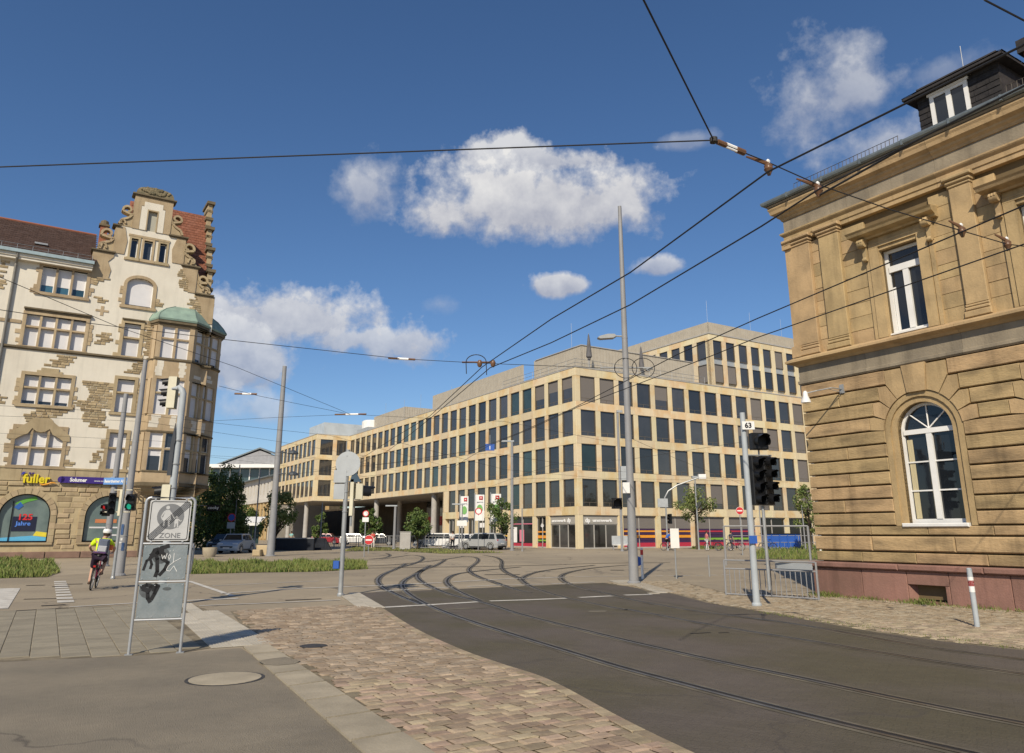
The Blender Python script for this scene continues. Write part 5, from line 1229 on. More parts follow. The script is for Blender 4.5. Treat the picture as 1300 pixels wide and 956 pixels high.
for (a, b), k in zip(ARCH, (0, 1)):
    m, R = (a+b)/2, (b-a)/2; n = 13
    for j in range(n):                                        # arch stones
        t0, t1 = pi*j/n+.008, pi*(j+1)/n-.008
        poly = [(-(m+R*cos(t)), 2.70+1.36*sin(t)) for t in (t0, (t0+t1)/2, t1)] + [(-(m+(R+.34)*cos(t)), 2.70+(1.36+.36)*sin(t)) for t in (t1, (t0+t1)/2, t0)]
        MB().prism(poly, -.12, .2).build('arch_stone', M['lsand'], GH)
    for sgn in (-1, 1):
        for j in range(4): MB().cbox(-(m+sgn*(R+.17))-.17, -(m+sgn*(R+.17))+.17, -.12, .2, 1.0+.425*j, 1.0+.425*(j+1)-.01, .012).build('arch_stone', M['lsand'], GH)
    MB().box(-b-.3, -a+.3, -.15, .2, .86, 1.0).build('window_sill', M['lsand'], GH)
    f = MB(); A = [(-(m+R*cos(t)), 2.70+1.36*sin(t)) for t in [pi*j/18 for j in range(19)]]; B = [(-(m+(R-.07)*cos(t)), 2.70+1.29*sin(t)) for t in [pi*j/18 for j in range(19)]]
    for p, q, p2, q2 in zip(A, B, A[1:], B[1:]): f.prism([p, q, q2, p2], .10, .2)
    f.box(-b, -b+.07, .10, .2, 1.0, 2.7); f.box(-a-.07, -a, .10, .2, 1.0, 2.7); f.box(-b+.07, -a-.07, .10, .2, 1.0, 1.1)
    if k == 0: f.box(-11.10, -11.04, .10, .2, 1.1, 3.6)
    o = f.build('shop_window', M['black'], GH)
    g_ = MB(); g_.prism([(-(m+(R-.05)*cos(t)), 2.70+1.31*sin(t)) for t in [pi*j/18 for j in range(19)]] + [(-(m-R+.05), 1.08), (-(m+R-.05), 1.08)], .17, .19)
    g_.build('pane', mat('green_shop_glass_%d' % k, (.16, .21, .20), .12, .08, 1, spec=.6, col2=(.10, .14, .14)), o)
    Y0, Y1 = .150, .158
    def st_(s0, s1, z0, z1, m, nm='window_print', yy=0): MB().box(-s1, -s0, Y0-yy, Y1-yy, z0, z1).build(nm, m, o)
    if k == 0:
        st_(9.65, 10.98, 1.70, 2.62, pmat('dark_poster', (.012, .015, .04)), 'poster')
        text('125', .52, 'lettering', pmat('red_lettering', (.70, .03, .03)), o, (-10.75, .145, 2.42), depth=.006, bold=.012, sx=1.1); text('Jahre', .36, 'lettering', pmat('blue_lettering', (.10, .25, .75)), o, (-10.78, .145, 2.07), depth=.006, bold=.008, sx=1.1)
        sw = MB(); sw.prism([(-11.0, 3.45), (-10.55, 3.72), (-9.9, 3.92), (-9.75, 3.72), (-10.3, 3.55), (-10.75, 3.3)], Y0, Y1); sw.build('window_print', pmat('leaf_green_print', (.12, .36, .05)), o)
        sw = MB(); sw.prism([(-11.0, 3.2), (-10.7, 3.55), (-10.5, 3.3), (-10.75, 3.05)], Y0-.01, Y1-.01); sw.build('window_print', pmat('blue_print', (.03, .12, .40)), o)
        sw = MB(); sw.prism([(-11.7, 1.1), (-9.0, 1.1), (-9.0, 1.32), (-9.8, 1.42), (-10.6, 1.36), (-11.7, 1.28)], Y0, Y1); sw.build('window_print', pmat('sky_blue_print', (.12, .45, .70)), o)
        sw = MB(); sw.prism([(-9.75, 1.42), (-9.0, 1.34), (-9.0, 1.62), (-9.6, 1.7)], Y0, Y1); sw.build('window_print', pmat('yellow_print', (.75, .62, .05)), o)
    else:
        st_(5.0, 6.3, 2.25, 2.5, pmat('orange_print', (.55, .20, .08))); st_(4.5, 6.6, 1.9, 2.0, M['shade']); st_(4.5, 5.6, 1.4, 1.5, M['shade'])
    MB().box(-b, -a, .8, .9, .9, 4.1).build('shop_interior', mat('shop_interior_%d' % k, (.20, .22, .21), .9, .1, 1), GH) if False else None
# corner oriel
D1, D2, DS = .9, -.9, 4.0
ring = [(-4.35, 0.0), (-3.95, -D1), (-1.55, -D1), (.9, 1.55), (.9, 3.95), (-.2, 4.4)]
def oring(o):                                    # ring pushed outwards by o
    return [(-4.35-o*.7, .0), (-3.95-o*.42, -D1-o), (-1.55+o*.42, -D1-o), (.9+o, 1.55-o*.42), (.9+o, 3.95+o*.42), (-.2, 4.4+o*.7)]
ofr = MB()
inner = [(-.2, 1.0), (-1.0, .4), (-4.35, .4)] if False else [(-.3, 4.4), (-.3, .4), (-4.35, .4)]
def olayer(mb, z0, z1, o): mb.slab(oring(o)+[(-.4, 4.4), (-4.35, .35)][0:0]+[(-.21, .01)] if False else oring(o)+[(-.21, .05)], z0, z1)
OZ = [(5.0, 5.75), (8.45, 9.75), (12.3, 13.72), (16.2, 16.35)]
OB = MB()
for z0, z1 in OZ: olayer(OB, z0, z1, 0)
for z0, z1 in ((5.75, 8.45), (9.75, 12.3), (13.72, 16.2)):       # posts between the openings
    for px_, py_, ang in ((-4.08, -.62, 60), (-3.86, -.80, 0), (-1.66, -.80, 0), (-1.46, -.72, 45), (.70, 1.50, 45), (.80, 1.78, 90), (.8, 3.8, 90)):
        st = len(OB.v); OB.box(-.16, .16, -.11, .11, z0, z1); OB.xform(Matrix.Translation((px_, py_, 0)) @ Matrix.Rotation(RAD(ang), 4, 'Z'), st)
    OB.slab([(-4.3, -.05), (-4.3, .3), (-.3, .3), (-.3, 4.2), (.2, 4.0), (.2, 1.9), (-1.8, -.1)], z0, z1)
oriel = gp(OB, 'oriel', M['lsand'])
mo = MB()
for z0, z1, o in ((13.70, 13.84, .10), (16.3, 16.42, .10), (16.42, 16.62, .22), (5.72, 5.82, .06), (8.5, 8.6, .05), (4.75, 5.0, .10)):
    mo = MB(); olayer(mo, z0, z1, o); mo.build('moulding', M['lsand_dark'], oriel)
for k in range(6): 
    t0, t1 = k/6, (k+1)/6; cb2 = MB(); f = lambda t: [(x*(1-t*.0)-(.0), y) for x, y in oring(-.75*t**1.5)]
    cb2.slab(oring(-.75*t1**1.4)+[(-.21, .05)], 4.75-.28*t1*2.2, 4.76-.28*t0*2.2); cb2.build('corbel', M['lsand'], oriel)
def oface(p0, p1, n, z0, z1, tr, kind):
    p0, p1 = Vector((*p0, 0)), Vector((*p1, 0)); d = (p1-p0); L = d.length; d.normalize(); rz = atan2(d.y, d.x)
    e = frame('oriel_window', oriel, (p0.x, p0.y, 0), rz)
    lw = (L-.16*(n-1))/n
    s_ = MB()
    for k in range(1, n): s_.box(k*(lw+.16)-.16, k*(lw+.16), .0, .22, z0, z1)
    s_.box(0, L, .01, .21, tr-.06, tr+.06)
    bpy.data.objects.remove(e)
    def pl(mb, nm, m): return mb.build(nm, m, oriel, loc=(p0.x, p0.y, 0), rz=rz)
    pl(s_, 'mullion', M['lsand'])
    fr = MB(); bl = MB(); gl = MB()
    for k in range(n):
        a = k*(lw+.16); b = a+lw
        fr.box(a, a+.05, .12, .18, z0, z1); fr.box(b-.05, b, .12, .18, z0, z1); fr.box(a, b, .121, .18, z0, z0+.06); fr.box(a, b, .121, .18, tr-.1, tr+.1)
        gl.box(a+.05, b-.05, .16, .17, z0, z1)
        lo = {'full': 0, 'mid': .40, 'low': .15}[kind]
        if not (kind == 'mid' and k == n-1): bl.box(a+.05, b-.05, .145, .155, z0+(z1-z0)*lo, z1)
    pl(fr, 'casement', M['white']); pl(gl, 'pane', M['dimpane']); pl(bl, 'blind', M['shade'])
for (z0, z1), tr, k1, k2 in (((5.75, 8.45), 7.35, 'mid', 'mid'), ((9.75, 12.3), 11.3, 'full', 'full'), ((13.72, 16.2), 15.3, 'full', 'low')):
    oface((-3.70, -.88), (-1.82, -.88), 2, z0, z1, tr, k1); oface((-1.34, -.68), (.68, 1.34), 3, z0, z1, tr, k2); oface((.88, 1.95), (.88, 3.6), 2, z0, z1, tr, k2); oface((-4.2, -.2), (-4.0, -.62), 1, z0, z1, tr, 'full')
for z0, z1, pts in ((12.5, 13.4, [(-3.6, .7), (-2.1, .6)]), (8.8, 9.55, [(-3.5, .8), (-2.3, .6)])):
    for x, w in pts:
        z = z0; pp = MB()
        while z < z1: pp.box(x-w/2*random.uniform(.5, 1), x+w/2*random.uniform(.5, 1), -D1-.012, -D1+.05, z, z+.22); z += .224
        pp.build('plaster_patch', M['plaster'], oriel)
for z0, x, w in ((12.6, .9, .8), (12.9, 1.7, .7), (12.6, 2.4, .7), (12.9, 2.3, .5), (8.8, 1.6, 1.6), (9.05, 1.7, 1.5), (9.3, 1.6, 1.7)): MB().box(x-w/2, x+w/2, -.012, .05, z0, z0+.24).xform(Matrix.Translation((-1.55, -D1, 0)) @ Matrix.Rotation(pi/4, 4, 'Z')).build('plaster_patch', M['plaster'], oriel)
dm_ = MB(); lv = [(.26, 16.62), (.30, 16.75), (.05, 17.15), (-.35, 17.6), (-.95, 18.0), (-1.5, 18.15)]
prev = None
def dr_(o):
    R_ = oring(o) 
    return R_
cx_, cy_ = -1.6, 1.1
rings = []
for o, z in lv:
    f = 1 if o > 0 else 1+o/2.1
    rings.append([(cx_+(x-cx_)*(f if o < 0 else 1), cy_+(y-cy_)*(f if o < 0 else 1), z) for x, y in oring(max(o, 0))])
nn_ = 6
for a, b in zip(rings, rings[1:]): dm_.add(a+b, [(i, i+1, i+1+nn_, i+nn_) for i in range(nn_-1)])
dm_.add(rings[-1], [tuple(range(nn_))])
seam = MB()
for i in range(nn_): seam.path([rg[i] for rg in rings], .03, 5)
do = dm_.build('copper_dome', M['copper'], oriel); seam.build('seam', mat('dome_seam', (.16, .22, .19), .6, .15, 2), do)
d3 = MB(); d3.lathe([(1.5, 0), (1.5, .15), (1.3, .9), (.9, 1.7), (.3, 2.1)], (.3, 6.2, 16.0), 10, 0); d3.build('rear_dome', M['copper_dark'], GH)
d4 = MB(); d4.box(-.2, 1.1, 5.0, 7.4, 9, 16.0); d4.box(-.2, 1.5, 8.5, 10.5, 11.2, 14.6); d4.box(-.2, 1.35, 4.9, 7.5, 15.8, 16.05); gp(d4, 'rear_oriel', M['lsand'])
# recessed corner entrance under the oriel
en = MB(); en.quad((-3.3, 0, 0), (-.2, 3.1, 0), (-.2, 3.1, 4.9), (-3.3, 0, 4.9)); gp(en, 'entrance_wall', M['lsand'])
def diag(mb, st=0): return mb.xform(Matrix.Translation((-3.3, 0, 0)) @ Matrix.Rotation(pi/4, 4, 'Z'), st)
dd = MB(); dd.box(1.2, 3.0, -.03, .05, 0.1, 3.4, 0); diag(dd).build('entrance_door', M['wood'], GH)
dd = MB(); dd.box(.9, 1.2, -.10, .05, 0, 3.7); dd.box(3.0, 3.3, -.10, .05, 0, 3.7); dd.box(.9, 3.3, -.12, .05, 3.7, 4.05); diag(dd).build('door_surround', M['lsand'], GH)
dd = MB(); dd.box(0, .85, -.14, .05, 0, .5); dd.box(3.35, 4.38, -.14, .05, 0, .9); diag(dd).build('base_course', M['plinth_red'], GH)
# shop signs on the wall (things of their own)
GM = Matrix.LocRotScale(GH.location, GH.rotation_euler, None)
def on_house(s, o, z): return GM @ Vector((-s, -o, z))
fs = thing('shop_sign', 'yellow lettering spelling fuller with a blue leaf and orange swoosh above the arched window', 'shop sign', on_house(10.78, .16, 4.72), 57.5)
text('fuller', .78, 'lettering', pmat('yellow_sign', (.78, .62, .02)), fs, (.0, 0, .05), depth=.05, bold=.022, width=1.55)
dt = MB(); dt.box(.29, .42, -.05, .03, .60, .70); dt.box(.46, .59, -.05, .03, .60, .70); dt.build('umlaut_dots', pmat('violet_sign', (.05, .02, .18)), fs)
lf = MB(); lf.prism([(-.14, .52), (.02, .58), (.12, .74), (-.06, .72)], -.05, .03); lf.build('leaf_mark', pmat('blue_sign', (.05, .05, .35)), fs)
swp = MB(); sp2 = [(.95, .0), (1.15, -.07), (1.4, -.02), (1.6, .07), (1.8, .08), (1.95, .0)]; swp.path([(x, -.02, z) for x, z in sp2], [.02, .05, .06, .06, .04, .01], 6); swp.build('swoosh', pmat('orange_sign', (.80, .35, .03)), fs)
bk = MB(); bk.box(.2, .24, .0, .16, .2, .3); bk.box(1.3, 1.34, .0, .16, .2, .3); bk.build('bracket', M['galv'], fs)
s2 = thing('shop_sign', 'long violet fascia sign with small white lettering beside the yellow one', 'shop sign', on_house(8.75, .22, 4.98), 57.5)
sb = MB(); sb.box(.12, 3.5, -.06, .05, -.16, .26); sb.lathe([(.21, -.06), (.21, .05)], (.12, 0, .05), 14, 0, 'y'); sb.lathe([(.21, -.061), (.21, .049)], (3.5, 0, .05), 14, 0, 'y'); sb.build('panel', pmat('violet_panel', (.045, .02, .20)), s2)
text('Solumer', .34, 'lettering', M['lettering'], s2, (.62, -.065, -.06), depth=.006, bold=.012, width=1.0); text('www.solumer', .17, 'lettering', M['lettering'], s2, (2.05, -.065, -.03), depth=.006, width=.95)
bk = MB(); bk.box(.5, .56, .05, .22, -.1, .1); bk.box(2.9, 2.96, .05, .22, -.1, .1); bk.build('bracket', M['galv'], s2)
# ------------------------------------------------------------------ street furniture
def stroke(mb, pts, w, y, m=0, closed=False):
    if closed: pts = pts+[pts[0]]
    n = len(pts)
    for (a, b), (c, d) in zip(pts, pts[1:]):
        dx, dz = c-a, d-b; l = max(1e-5, sqrt(dx*dx+dz*dz)); nx, nz = -dz/l*w/2, dx/l*w/2; ex, ez = dx/l*w*.3, dz/l*w*.3
        mb.prism([(a+nx-ex, b+nz-ez), (a-nx-ex, b-nz-ez), (c-nx+ex, d-nz+ez), (c+nx+ex, d+nz+ez)], y, y+.0015, m)
def rrect(x0, x1, z0, z1, r, n=5):
    P = []
    for cx, cz, a in ((x1-r, z1-r, 0), (x0+r, z1-r, 90), (x0+r, z0+r, 180), (x1-r, z0+r, 270)):
        for k in range(n+1): t = RAD(a+90*k/n); P.append((cx+r*cos(t), cz+r*sin(t)))
    return P
def circ(cx, cz, r, n=28): return [(cx+r*cos(2*pi*k/n), cz+r*sin(2*pi*k/n)) for k in range(n)]
def elli(cx, cz, a, b, n=14): return [(cx+a*cos(2*pi*k/n), cz+b*sin(2*pi*k/n)) for k in range(n)]
M['plate'] = mat('sign_plate', (.50, .50, .49), .5, .04, 6)
M['platedark'] = mat('faded_grey_print', (.19, .195, .20), .5, .06, 8)
M['ink'] = mat('black_print', (.015, .015, .016), .5, .1, 8)
M['spray'] = mat('sprayed_paint', (.022, .022, .024), .7, .2, 5)
M['haze_spray'] = mat('thin_spray', (.105, .115, .12), .6, .2, 9)
M['panelgrey'] = mat('scuffed_steel_panel', (.20, .235, .245), .4, .12, 5, .15, 30, metal=.25, col2=(.27, .295, .30), detail=8)
M['tube_al'] = mat('aluminium_tube', (.46, .47, .48), .35, .06, 5, metal=.45)
# end-of-zone sign on a tubular frame
p1, p2 = at(163, 832), at(228.5, 829); wd = (p2-p1).length; azs = math.degrees(atan2(p2.x-p1.x, p2.y-p1.y)); Yd = (p1.y+p2.y)/2
zs = thing('zone_sign', 'grey end-of-pedestrian-zone sign in a tubular frame with two graffitied panels below', 'road sign', p1, azs)
Zt, Zb1, Zb2, Zb3 = zat(632, Yd), zat(690, Yd), zat(738.5, Yd), zat(786.5, Yd); rt_ = .021
fm = MB(); arc = [(.07-.07*cos(t), 0, Zt-.07+.07*sin(t)) for t in [pi/2*k/5 for k in range(6)]]
fm.path([(0, 0, -.02)]+arc+[(wd-x, y, z) for x, y, z in reversed(arc)]+[(wd, 0, -.02)], rt_, 10); fm.build('frame', M['tube_al'], zs, True)
for z in (Zb1, Zb2, Zb3): MB().tube((rt_, 0, z), (wd-rt_, 0, z), .014, n=8).build('cross_bar', M['tube_al'], zs, True)
X0, X1, S0, S1 = .055, wd-.045, Zb1+.035, Zt-.035
pl = MB(); pl.prism(rrect(X0, X1, S0, S1, .03), -.012, .0); plo = pl.build('sign_plate', M['plate'], zs)
bd = MB(); stroke(bd, rrect(X0+.022, X1-.022, S0+.022, S1-.022, .03), .009, -.0155, closed=True); bd.build('border', M['ink'], plo)
cxz, czz = (X0+X1)/2+.01, S0+(S1-S0)*.60; Rz = (X1-X0)*.325
MB().prism(circ(cxz, czz, Rz), -.0150, -.0125).build('disc', M['platedark'], plo)
pg = MB(); y = -.0175
pg.prism(circ(cxz-.045, czz+.125, .026, 14), y, y+.002)
pg.prism([(cxz-.075, czz+.09), (cxz-.015, czz+.09), (cxz+.0, czz+.02), (cxz+.015, czz-.055), (cxz-.115, czz-.055), (cxz-.09, czz+.02)], y-.0005, y+.0015)
pg.prism([(cxz-.09, czz-.055), (cxz-.065, czz-.055), (cxz-.07, czz-.14), (cxz-.09, czz-.14)], y, y+.002); pg.prism([(cxz-.03, czz-.055), (cxz-.005, czz-.055), (cxz-.0, czz-.14), (cxz-.025, czz-.14)], y, y+.002)
stroke(pg, [(cxz-.085, czz+.07), (cxz-.12, czz-.0), (cxz-.11, czz-.03)], .018, y-.001); stroke(pg, [(cxz-.02, czz+.075), (cxz+.03, czz+.01), (cxz+.055, czz-.03)], .017, y-.001)
pg.prism(circ(cxz+.085, czz-.012, .019, 12), y, y+.002); pg.prism([(cxz+.062, czz-.035), (cxz+.108, czz-.035), (cxz+.115, czz-.10), (cxz+.058, czz-.10)], y-.0004, y+.0016)
pg.prism([(cxz+.062, czz-.10), (cxz+.082, czz-.10), (cxz+.078, czz-.155), (cxz+.060, czz-.155)], y, y+.002); pg.prism([(cxz+.092, czz-.10), (cxz+.112, czz-.10), (cxz+.118, czz-.155), (cxz+.100, czz-.155)], y, y+.002); stroke(pg, [(cxz+.11, czz-.04), (cxz+.135, czz-.07), (cxz+.15, czz-.06)], .014, y-.001)
po = pg.build('figure_print', M['plate'], plo); po['kind'] = 'stuff'
text('ZONE', .098, 'lettering', M['platedark'], plo, (cxz-.125, -.0145, S0+.045), depth=.001, bold=.001, sx=1.05)
sp3 = MB()
for k in range(5):
    o = (k-2)*.0195; stroke(sp3, [(X0+.03-o*.55, S0+.028+o*.6 if False else S0+.03+max(0, 0)), (X1-.03, S1-.03)], .006, -.0195) if False else None
    dx, dz = (X1-X0-.07), (S1-S0-.07); L_ = sqrt(dx*dx+dz*dz); nx, nz = -dz/L_*o, dx/L_*o
    stroke(sp3, [(X0+.037+nx, S0+.037+nz), (X1-.037+nx, S1-.037+nz)], .0062, -.0195-k*.0001)
so = sp3.build('cancel_stripe', M['ink'], plo); so['kind'] = 'stuff'
cl = MB()
for x in (.12, wd-.12):
    for z in (S0-.012, S1+.012): cl.box(x-.012, x+.012, -.02, .02, z-.01, z+.01)
co = cl.build('clamp', M['tube_al'], zs); co['kind'] = 'stuff'
for (za, zb, kk) in ((Zb2+.022, Zb1-.02, 0), (Zb3+.018, Zb2-.022, 1)):
    o = MB().cbox(.035, wd-.035, -.010, .0, za, zb, .004).build('steel_panel', M['panelgrey'], zs)
    bl = MB()
    for x in (.06, wd*.36, wd*.62, wd-.06):
        for z in (za+.025, zb-.025): bl.lathe([(.008, -.016), (.008, -.010)], (x, 0, z), 8, 0, 'y')
    bo = bl.build('bolt', M['tube_al'], o); bo['kind'] = 'stuff'
    g_ = MB(); h = zb-za; Q = lambda l: [(.035+(wd-.07)*u, za+h*v) for u, v in l]
    if kk == 0:
        stroke(g_, Q([(.05, .30), (.10, .55), (.17, .62), (.22, .45), (.20, .34)]), .035, -.0125); stroke(g_, Q([(.17, .62), (.25, .85), (.33, .60), (.36, .25), (.33, .12)]), .05, -.0127); stroke(g_, Q([(.25, .85), (.42, .92), (.55, .97)]), .055, -.0129); stroke(g_, Q([(.42, .92), (.44, .6), (.58, .5), (.52, .3), (.42, .15)]), .045, -.0131); stroke(g_, Q([(.2, .70), (.32, .80), (.46, .72)]), .07, -.0133)
        ho = MB(); ho.prism([(.035+(wd-.07)*u, za+h*v) for u, v in elli(.40, .70, .20, .24)], -.0118, -.0105); ho.build('spray_mist', M['haze_spray'], o)
        w_ = MB(); stroke(w_, Q([(.42, .72), (.45, .60), (.48, .70), (.51, .60), (.54, .76)]), .007, -.0145); stroke(w_, Q([(.57, .66), (.60, .73), (.63, .66), (.60, .58), (.57, .66)]), .007, -.0147); stroke(w_, Q([(.70, .76), (.70, .50), (.64, .44)]), .007, -.0149); stroke(w_, Q([(.86, .62), (.72, .52), (.60, .40), (.56, .28), (.64, .25), (.72, .40), (.80, .24)]), .007, -.0151); stroke(w_, Q([(.60, .82), (.605, .83)]), .008, -.0153); stroke(w_, Q([(.67, .84), (.675, .85)]), .008, -.0153)
        wo_ = w_.build('graffiti', M['white'], o); wo_['kind'] = 'stuff'
    else:
        stroke(g_, Q([(.05, .90), (.16, .96), (.28, .92), (.20, .75), (.22, .58), (.27, .48)]), .05, -.0125); stroke(g_, Q([(.30, .55), (.36, .72), (.42, .92), (.36, .95), (.33, .80)]), .05, -.0127); stroke(g_, Q([(.10, .85), (.2, .80)]), .06, -.0129)
        ho = MB(); ho.prism([(.035+(wd-.07)*u, za+h*v) for u, v in elli(.20, .80, .19, .22)], -.0118, -.0105); ho.build('spray_mist', M['haze_spray'], o)
        ho = MB(); ho.prism([(.035+(wd-.07)*u, za+h*v) for u, v in elli(.62, .84, .10, .05)], -.0118, -.0105); ho.build('spray_mist', M['haze_spray'], o)
    go = g_.build('graffiti', M['spray'], o); go['kind'] = 'stuff'
ov = MB(); ov.path([(wd+.01, .10, Zb1-.42), (wd+.03, .10, Zb1-.25), (wd+.03, .10, Zb1-.05), (wd+.005, .10, Zb1+.0)], .02, 6); ov.build('side_bracket', M['tube_al'], zs)
ft = MB(); ft.box(-.05, .05, -.05, .05, 0, .015); ft.box(wd-.05, wd+.05, -.05, .05, 0, .015); fo = ft.build('foot_plate', M['galv'], zs); fo['kind'] = 'stuff'

def pole(name, label, cat, px, py, ytop, r0, r1, m, group=None, az=90, foot=True):
    p = at(px, py); t = thing(name, label, cat, p, az, group); h = zat(ytop, p.y)
    MB().path([(0, 0, 0), (0, 0, h*.10), (0, 0, h*.27), (0, 0, h*.6), (0, 0, h)], [r0, r0*.93, r0+(r1-r0)*.45, r0+(r1-r0)*.62, r1], 16).build('pole', m, t, True)
    if foot: MB().lathe([(r0*1.35, -.02), (r0*1.35, .05), (r0*1.05, .09)], n=16).build('foot', m, t)
    return t, h, p
def band(t, z, r, m, h=.04, name='clamp_band'): return MB().lathe([(r, z), (r, z+h)], n=14).build(name, m, t, True)
def signal(t, x, y, z, n, ang, m_box, s=.30, lit=None, name='signal_head', back=False):
    """stacked signal lamps, ang = turn about z (0 faces the camera)"""
    b = MB(); b.cbox(-s/2, s/2, -.02, .18, 0, s*n, .02)
    o = b.build(name, m_box, t, loc=(x, y, z), rz=ang)
    for k in range(n):
        zc = s*(k+.5); l = MB(); l.lathe([(s*.36, -.024), (s*.30, -.018), (s*.1, -.012)], (0, 0, zc), 16, 0, 'y')
        lm = M['ink'] if lit is None or lit[0] != k else lit[1]
        l.build('lens', lm, o, True)
        v = MB(); q = 18; rr = s*.42; A, B = [], []
        for j in range(q+1):
            a = RAD(-35+250*j/q); L = s*(.82 if 40 < -35+250*j/q < 140 else .55)
            A.append((rr*cos(a), -.02, zc+rr*sin(a))); B.append((rr*cos(a)*.97, -.02-L, zc+rr*sin(a)*.97-.02))
        v.add(A+B, [(j, j+1, j+q+2, j+q+1) for j in range(q)]); v.add([(x_*.94, y_, zc+(z_-zc)*.94) for x_, y_, z_ in A]+[(x_*.94, y_, zc+(z_-zc)*.94) for x_, y_, z_ in B], [(j, j+q+1, j+q+2, j+1) for j in range(q)])
        v.build('visor', M['black'], o, True)
    return o
GREEN = mat('lit_green_lamp', (.02, .4, .25), .4, .02, 3, emit=(.03, .6, .36, .5)); REDL = mat('lit_red_lamp', (.5, .02, .02), .4, .02, 3, emit=(.8, .04, .04, .5))

# thick catenary masts
tA, hA, pA = pole('catenary_mast', 'thick grey tapered mast with stickers just right of the cyclist', 'mast', 151, 731, 457, .178, .085, M['mast'], 'grey catenary masts')
for z, r_ in ((1.0, .172), (1.5, .165), (5.2, .128)): band(tA, z, r_, M['galv'], .03)
for z0, z1, a, w, m in ((1.55, 1.95, -.4, .16, 'blue'), (.95, 1.25, .2, .14, 'blue'), (1.33, 1.42, -.2, .12, 'white'), (1.22, 1.28, -.5, .16, 'white')):
    mb = MB(); k = 6; mb.add([((.170 if z > 1.3 else .173)*sin(a+w*j/k*4), -(.170 if z > 1.3 else .173)*cos(a+w*j/k*4), z) for z in (z0, z1) for j in range(k+1)], [(j, j+1, j+k+2, j+k+1) for j in range(k)]); mb.build('sticker', mat('sticker_%s_%d' % (m, int(z0*100)), {'blue': (.05, .10, .22), 'white': (.7, .7, .68)}[m], .5, .2, 14), tA)
tB, hB, pB = pole('catenary_mast', 'thick grey mast with blue street name plate behind the cyclist', 'mast', 132, 719, 500, .19, .11, M['mast'], 'grey catenary masts')
sn = MB(); zz = zat(608, pB.y); sn.box(-.42, .80, -.30, -.27, zz-.30, zz+.04); sno = sn.build('street_name_plate', pmat('street_plate_blue', (.12, .28, .60)), tB)
text('Beiertheimer Allee', .20, 'lettering', M['white'], sno, (-.37, -.305, zz-.20), depth=.002, bold=.006, width=1.12)
bk = MB(); bk.box(-.1, .1, -.27, -.15, zz-.1, zz+.1); bk.build('bracket', M['galv'], tB)
tC, hC, pC = pole('catenary_mast', 'slim tall grey mast with two small arms in front of the side street', 'mast', 343, 706, 465, .28, .15, M['mast'], 'grey catenary masts')
for yy, l in ((575, 1.1), (602, 1.2)):
    z = zat(yy, pC.y); a = MB(); a.tube((0, 0, z), (l*.55, 0, z+.05), .06, n=6); a.lathe([(.42, -.05), (.34, .1), (.1, .22)], (l, 0, z-.02), 10); a.build('arm_lamp', mat('dark_lamp_%d' % yy, (.06, .07, .08), .5, .1, 4), tC)
tD, hD, pD = pole('catenary_mast', 'tallest round grey mast rising beside the track bed', 'mast', 805, 741, 262, .165, .068, M['mast'], 'grey catenary masts')
for yy in (640, 560, 495, 430): band(tD, zat(yy, pD.y), {640: .134, 560: .122, 495: .116, 430: .108}[yy], M['mast'], .05, 'weld_collar')
zz = zat(428, pD.y); lm = MB(); lm.path([(-.1, 0, zz+.03), (-.35, 0, zz+.04)], .03, 6); lm.prism([(-.3, zz+.02), (-.42, zz-.05), (-.88, zz-.08), (-.98, zz-.04), (-.88, zz+.02), (-.62, zz+.09), (-.38, zz+.09)], -.14, .14); lm.build('street_light', mat('street_light_grey', (.34, .35, .35), .4, .05, 3), tD)
zz = zat(467, pD.y); ca = MB(); ca.tube((-.9, 0, zz), (.78, 0, zz), .03, n=6)
ca.lathe([(.08, -.04), (.08, .04)], (.78, 0, zz-.08), 8); ca.tube((.6, 0, zz-.02), (.95, 0, zz-.02), .05, n=6); ca.build('cross_arm', M['galv'], tD)
for cx_ in (-.02, .60):
    rg = MB(); rg.path([(cx_+.40*cos(t), -.1, zz-.03+.36*sin(t)) for t in [2*pi*k/24 for k in range(25)]], .014, 5); rg.build('wire_ring', M['wire'], tD)
wb = MB(); zz = zat(620, pD.y); wb.cbox(-.30, -.06, -.30, -.16, zz-.18, zz+.18, .01); wb.build('notice_box', M['white'], tD)

# numbered signal pole at the right
t63, h63, p63 = pole('signal_pole', 'pale blue-grey signal pole numbered 63 carrying nine black tram signals', 'signal pole', 961, 770, 524, .084, .062, M['mast_blue'])
Y = p63.y; zz = zat(541, Y); o = MB(); o.cbox(-.06, .24, -.12, -.10, zz-.10, zz+.10, .005); no = o.build('number_plate', M['white'], t63); text('63', .17, 'lettering', M['ink'], no, (.0, -.124, zz-.055), depth=.002, bold=.006)
s1 = signal(t63, .36, -.06, zat(571, Y), 1, .10, M['black'], .40)
for k, x in enumerate((.22, .50)):
    signal(t63, x, -.04, zat(641, Y), 4, .55, M['black'], .285)
br = MB(); br.tube((.05, -.02, zat(641, Y)), (.65, .08, zat(641, Y)), .02, n=6); br.tube((.05, -.02, zat(578, Y)), (.65, .08, zat(578, Y)), .02, n=6); br.tube((.36, .1, zat(641, Y)), (.36, .1, zat(566, Y)), .022, n=6); br.tube((.36, .12, .35), (.36, .12, zat(641, Y)), .04, n=8); br.build('bracket', M['galv'], t63)
bb = MB(); bb.lathe([(.1, 1.55), (.1, 1.95)], n=12); bb.build('sticker', M['blue'], t63) if False else MB().box(-.09, .09, -.115, -.10, zat(690, Y), zat(680, Y)).build('sticker', M['blue'], t63)

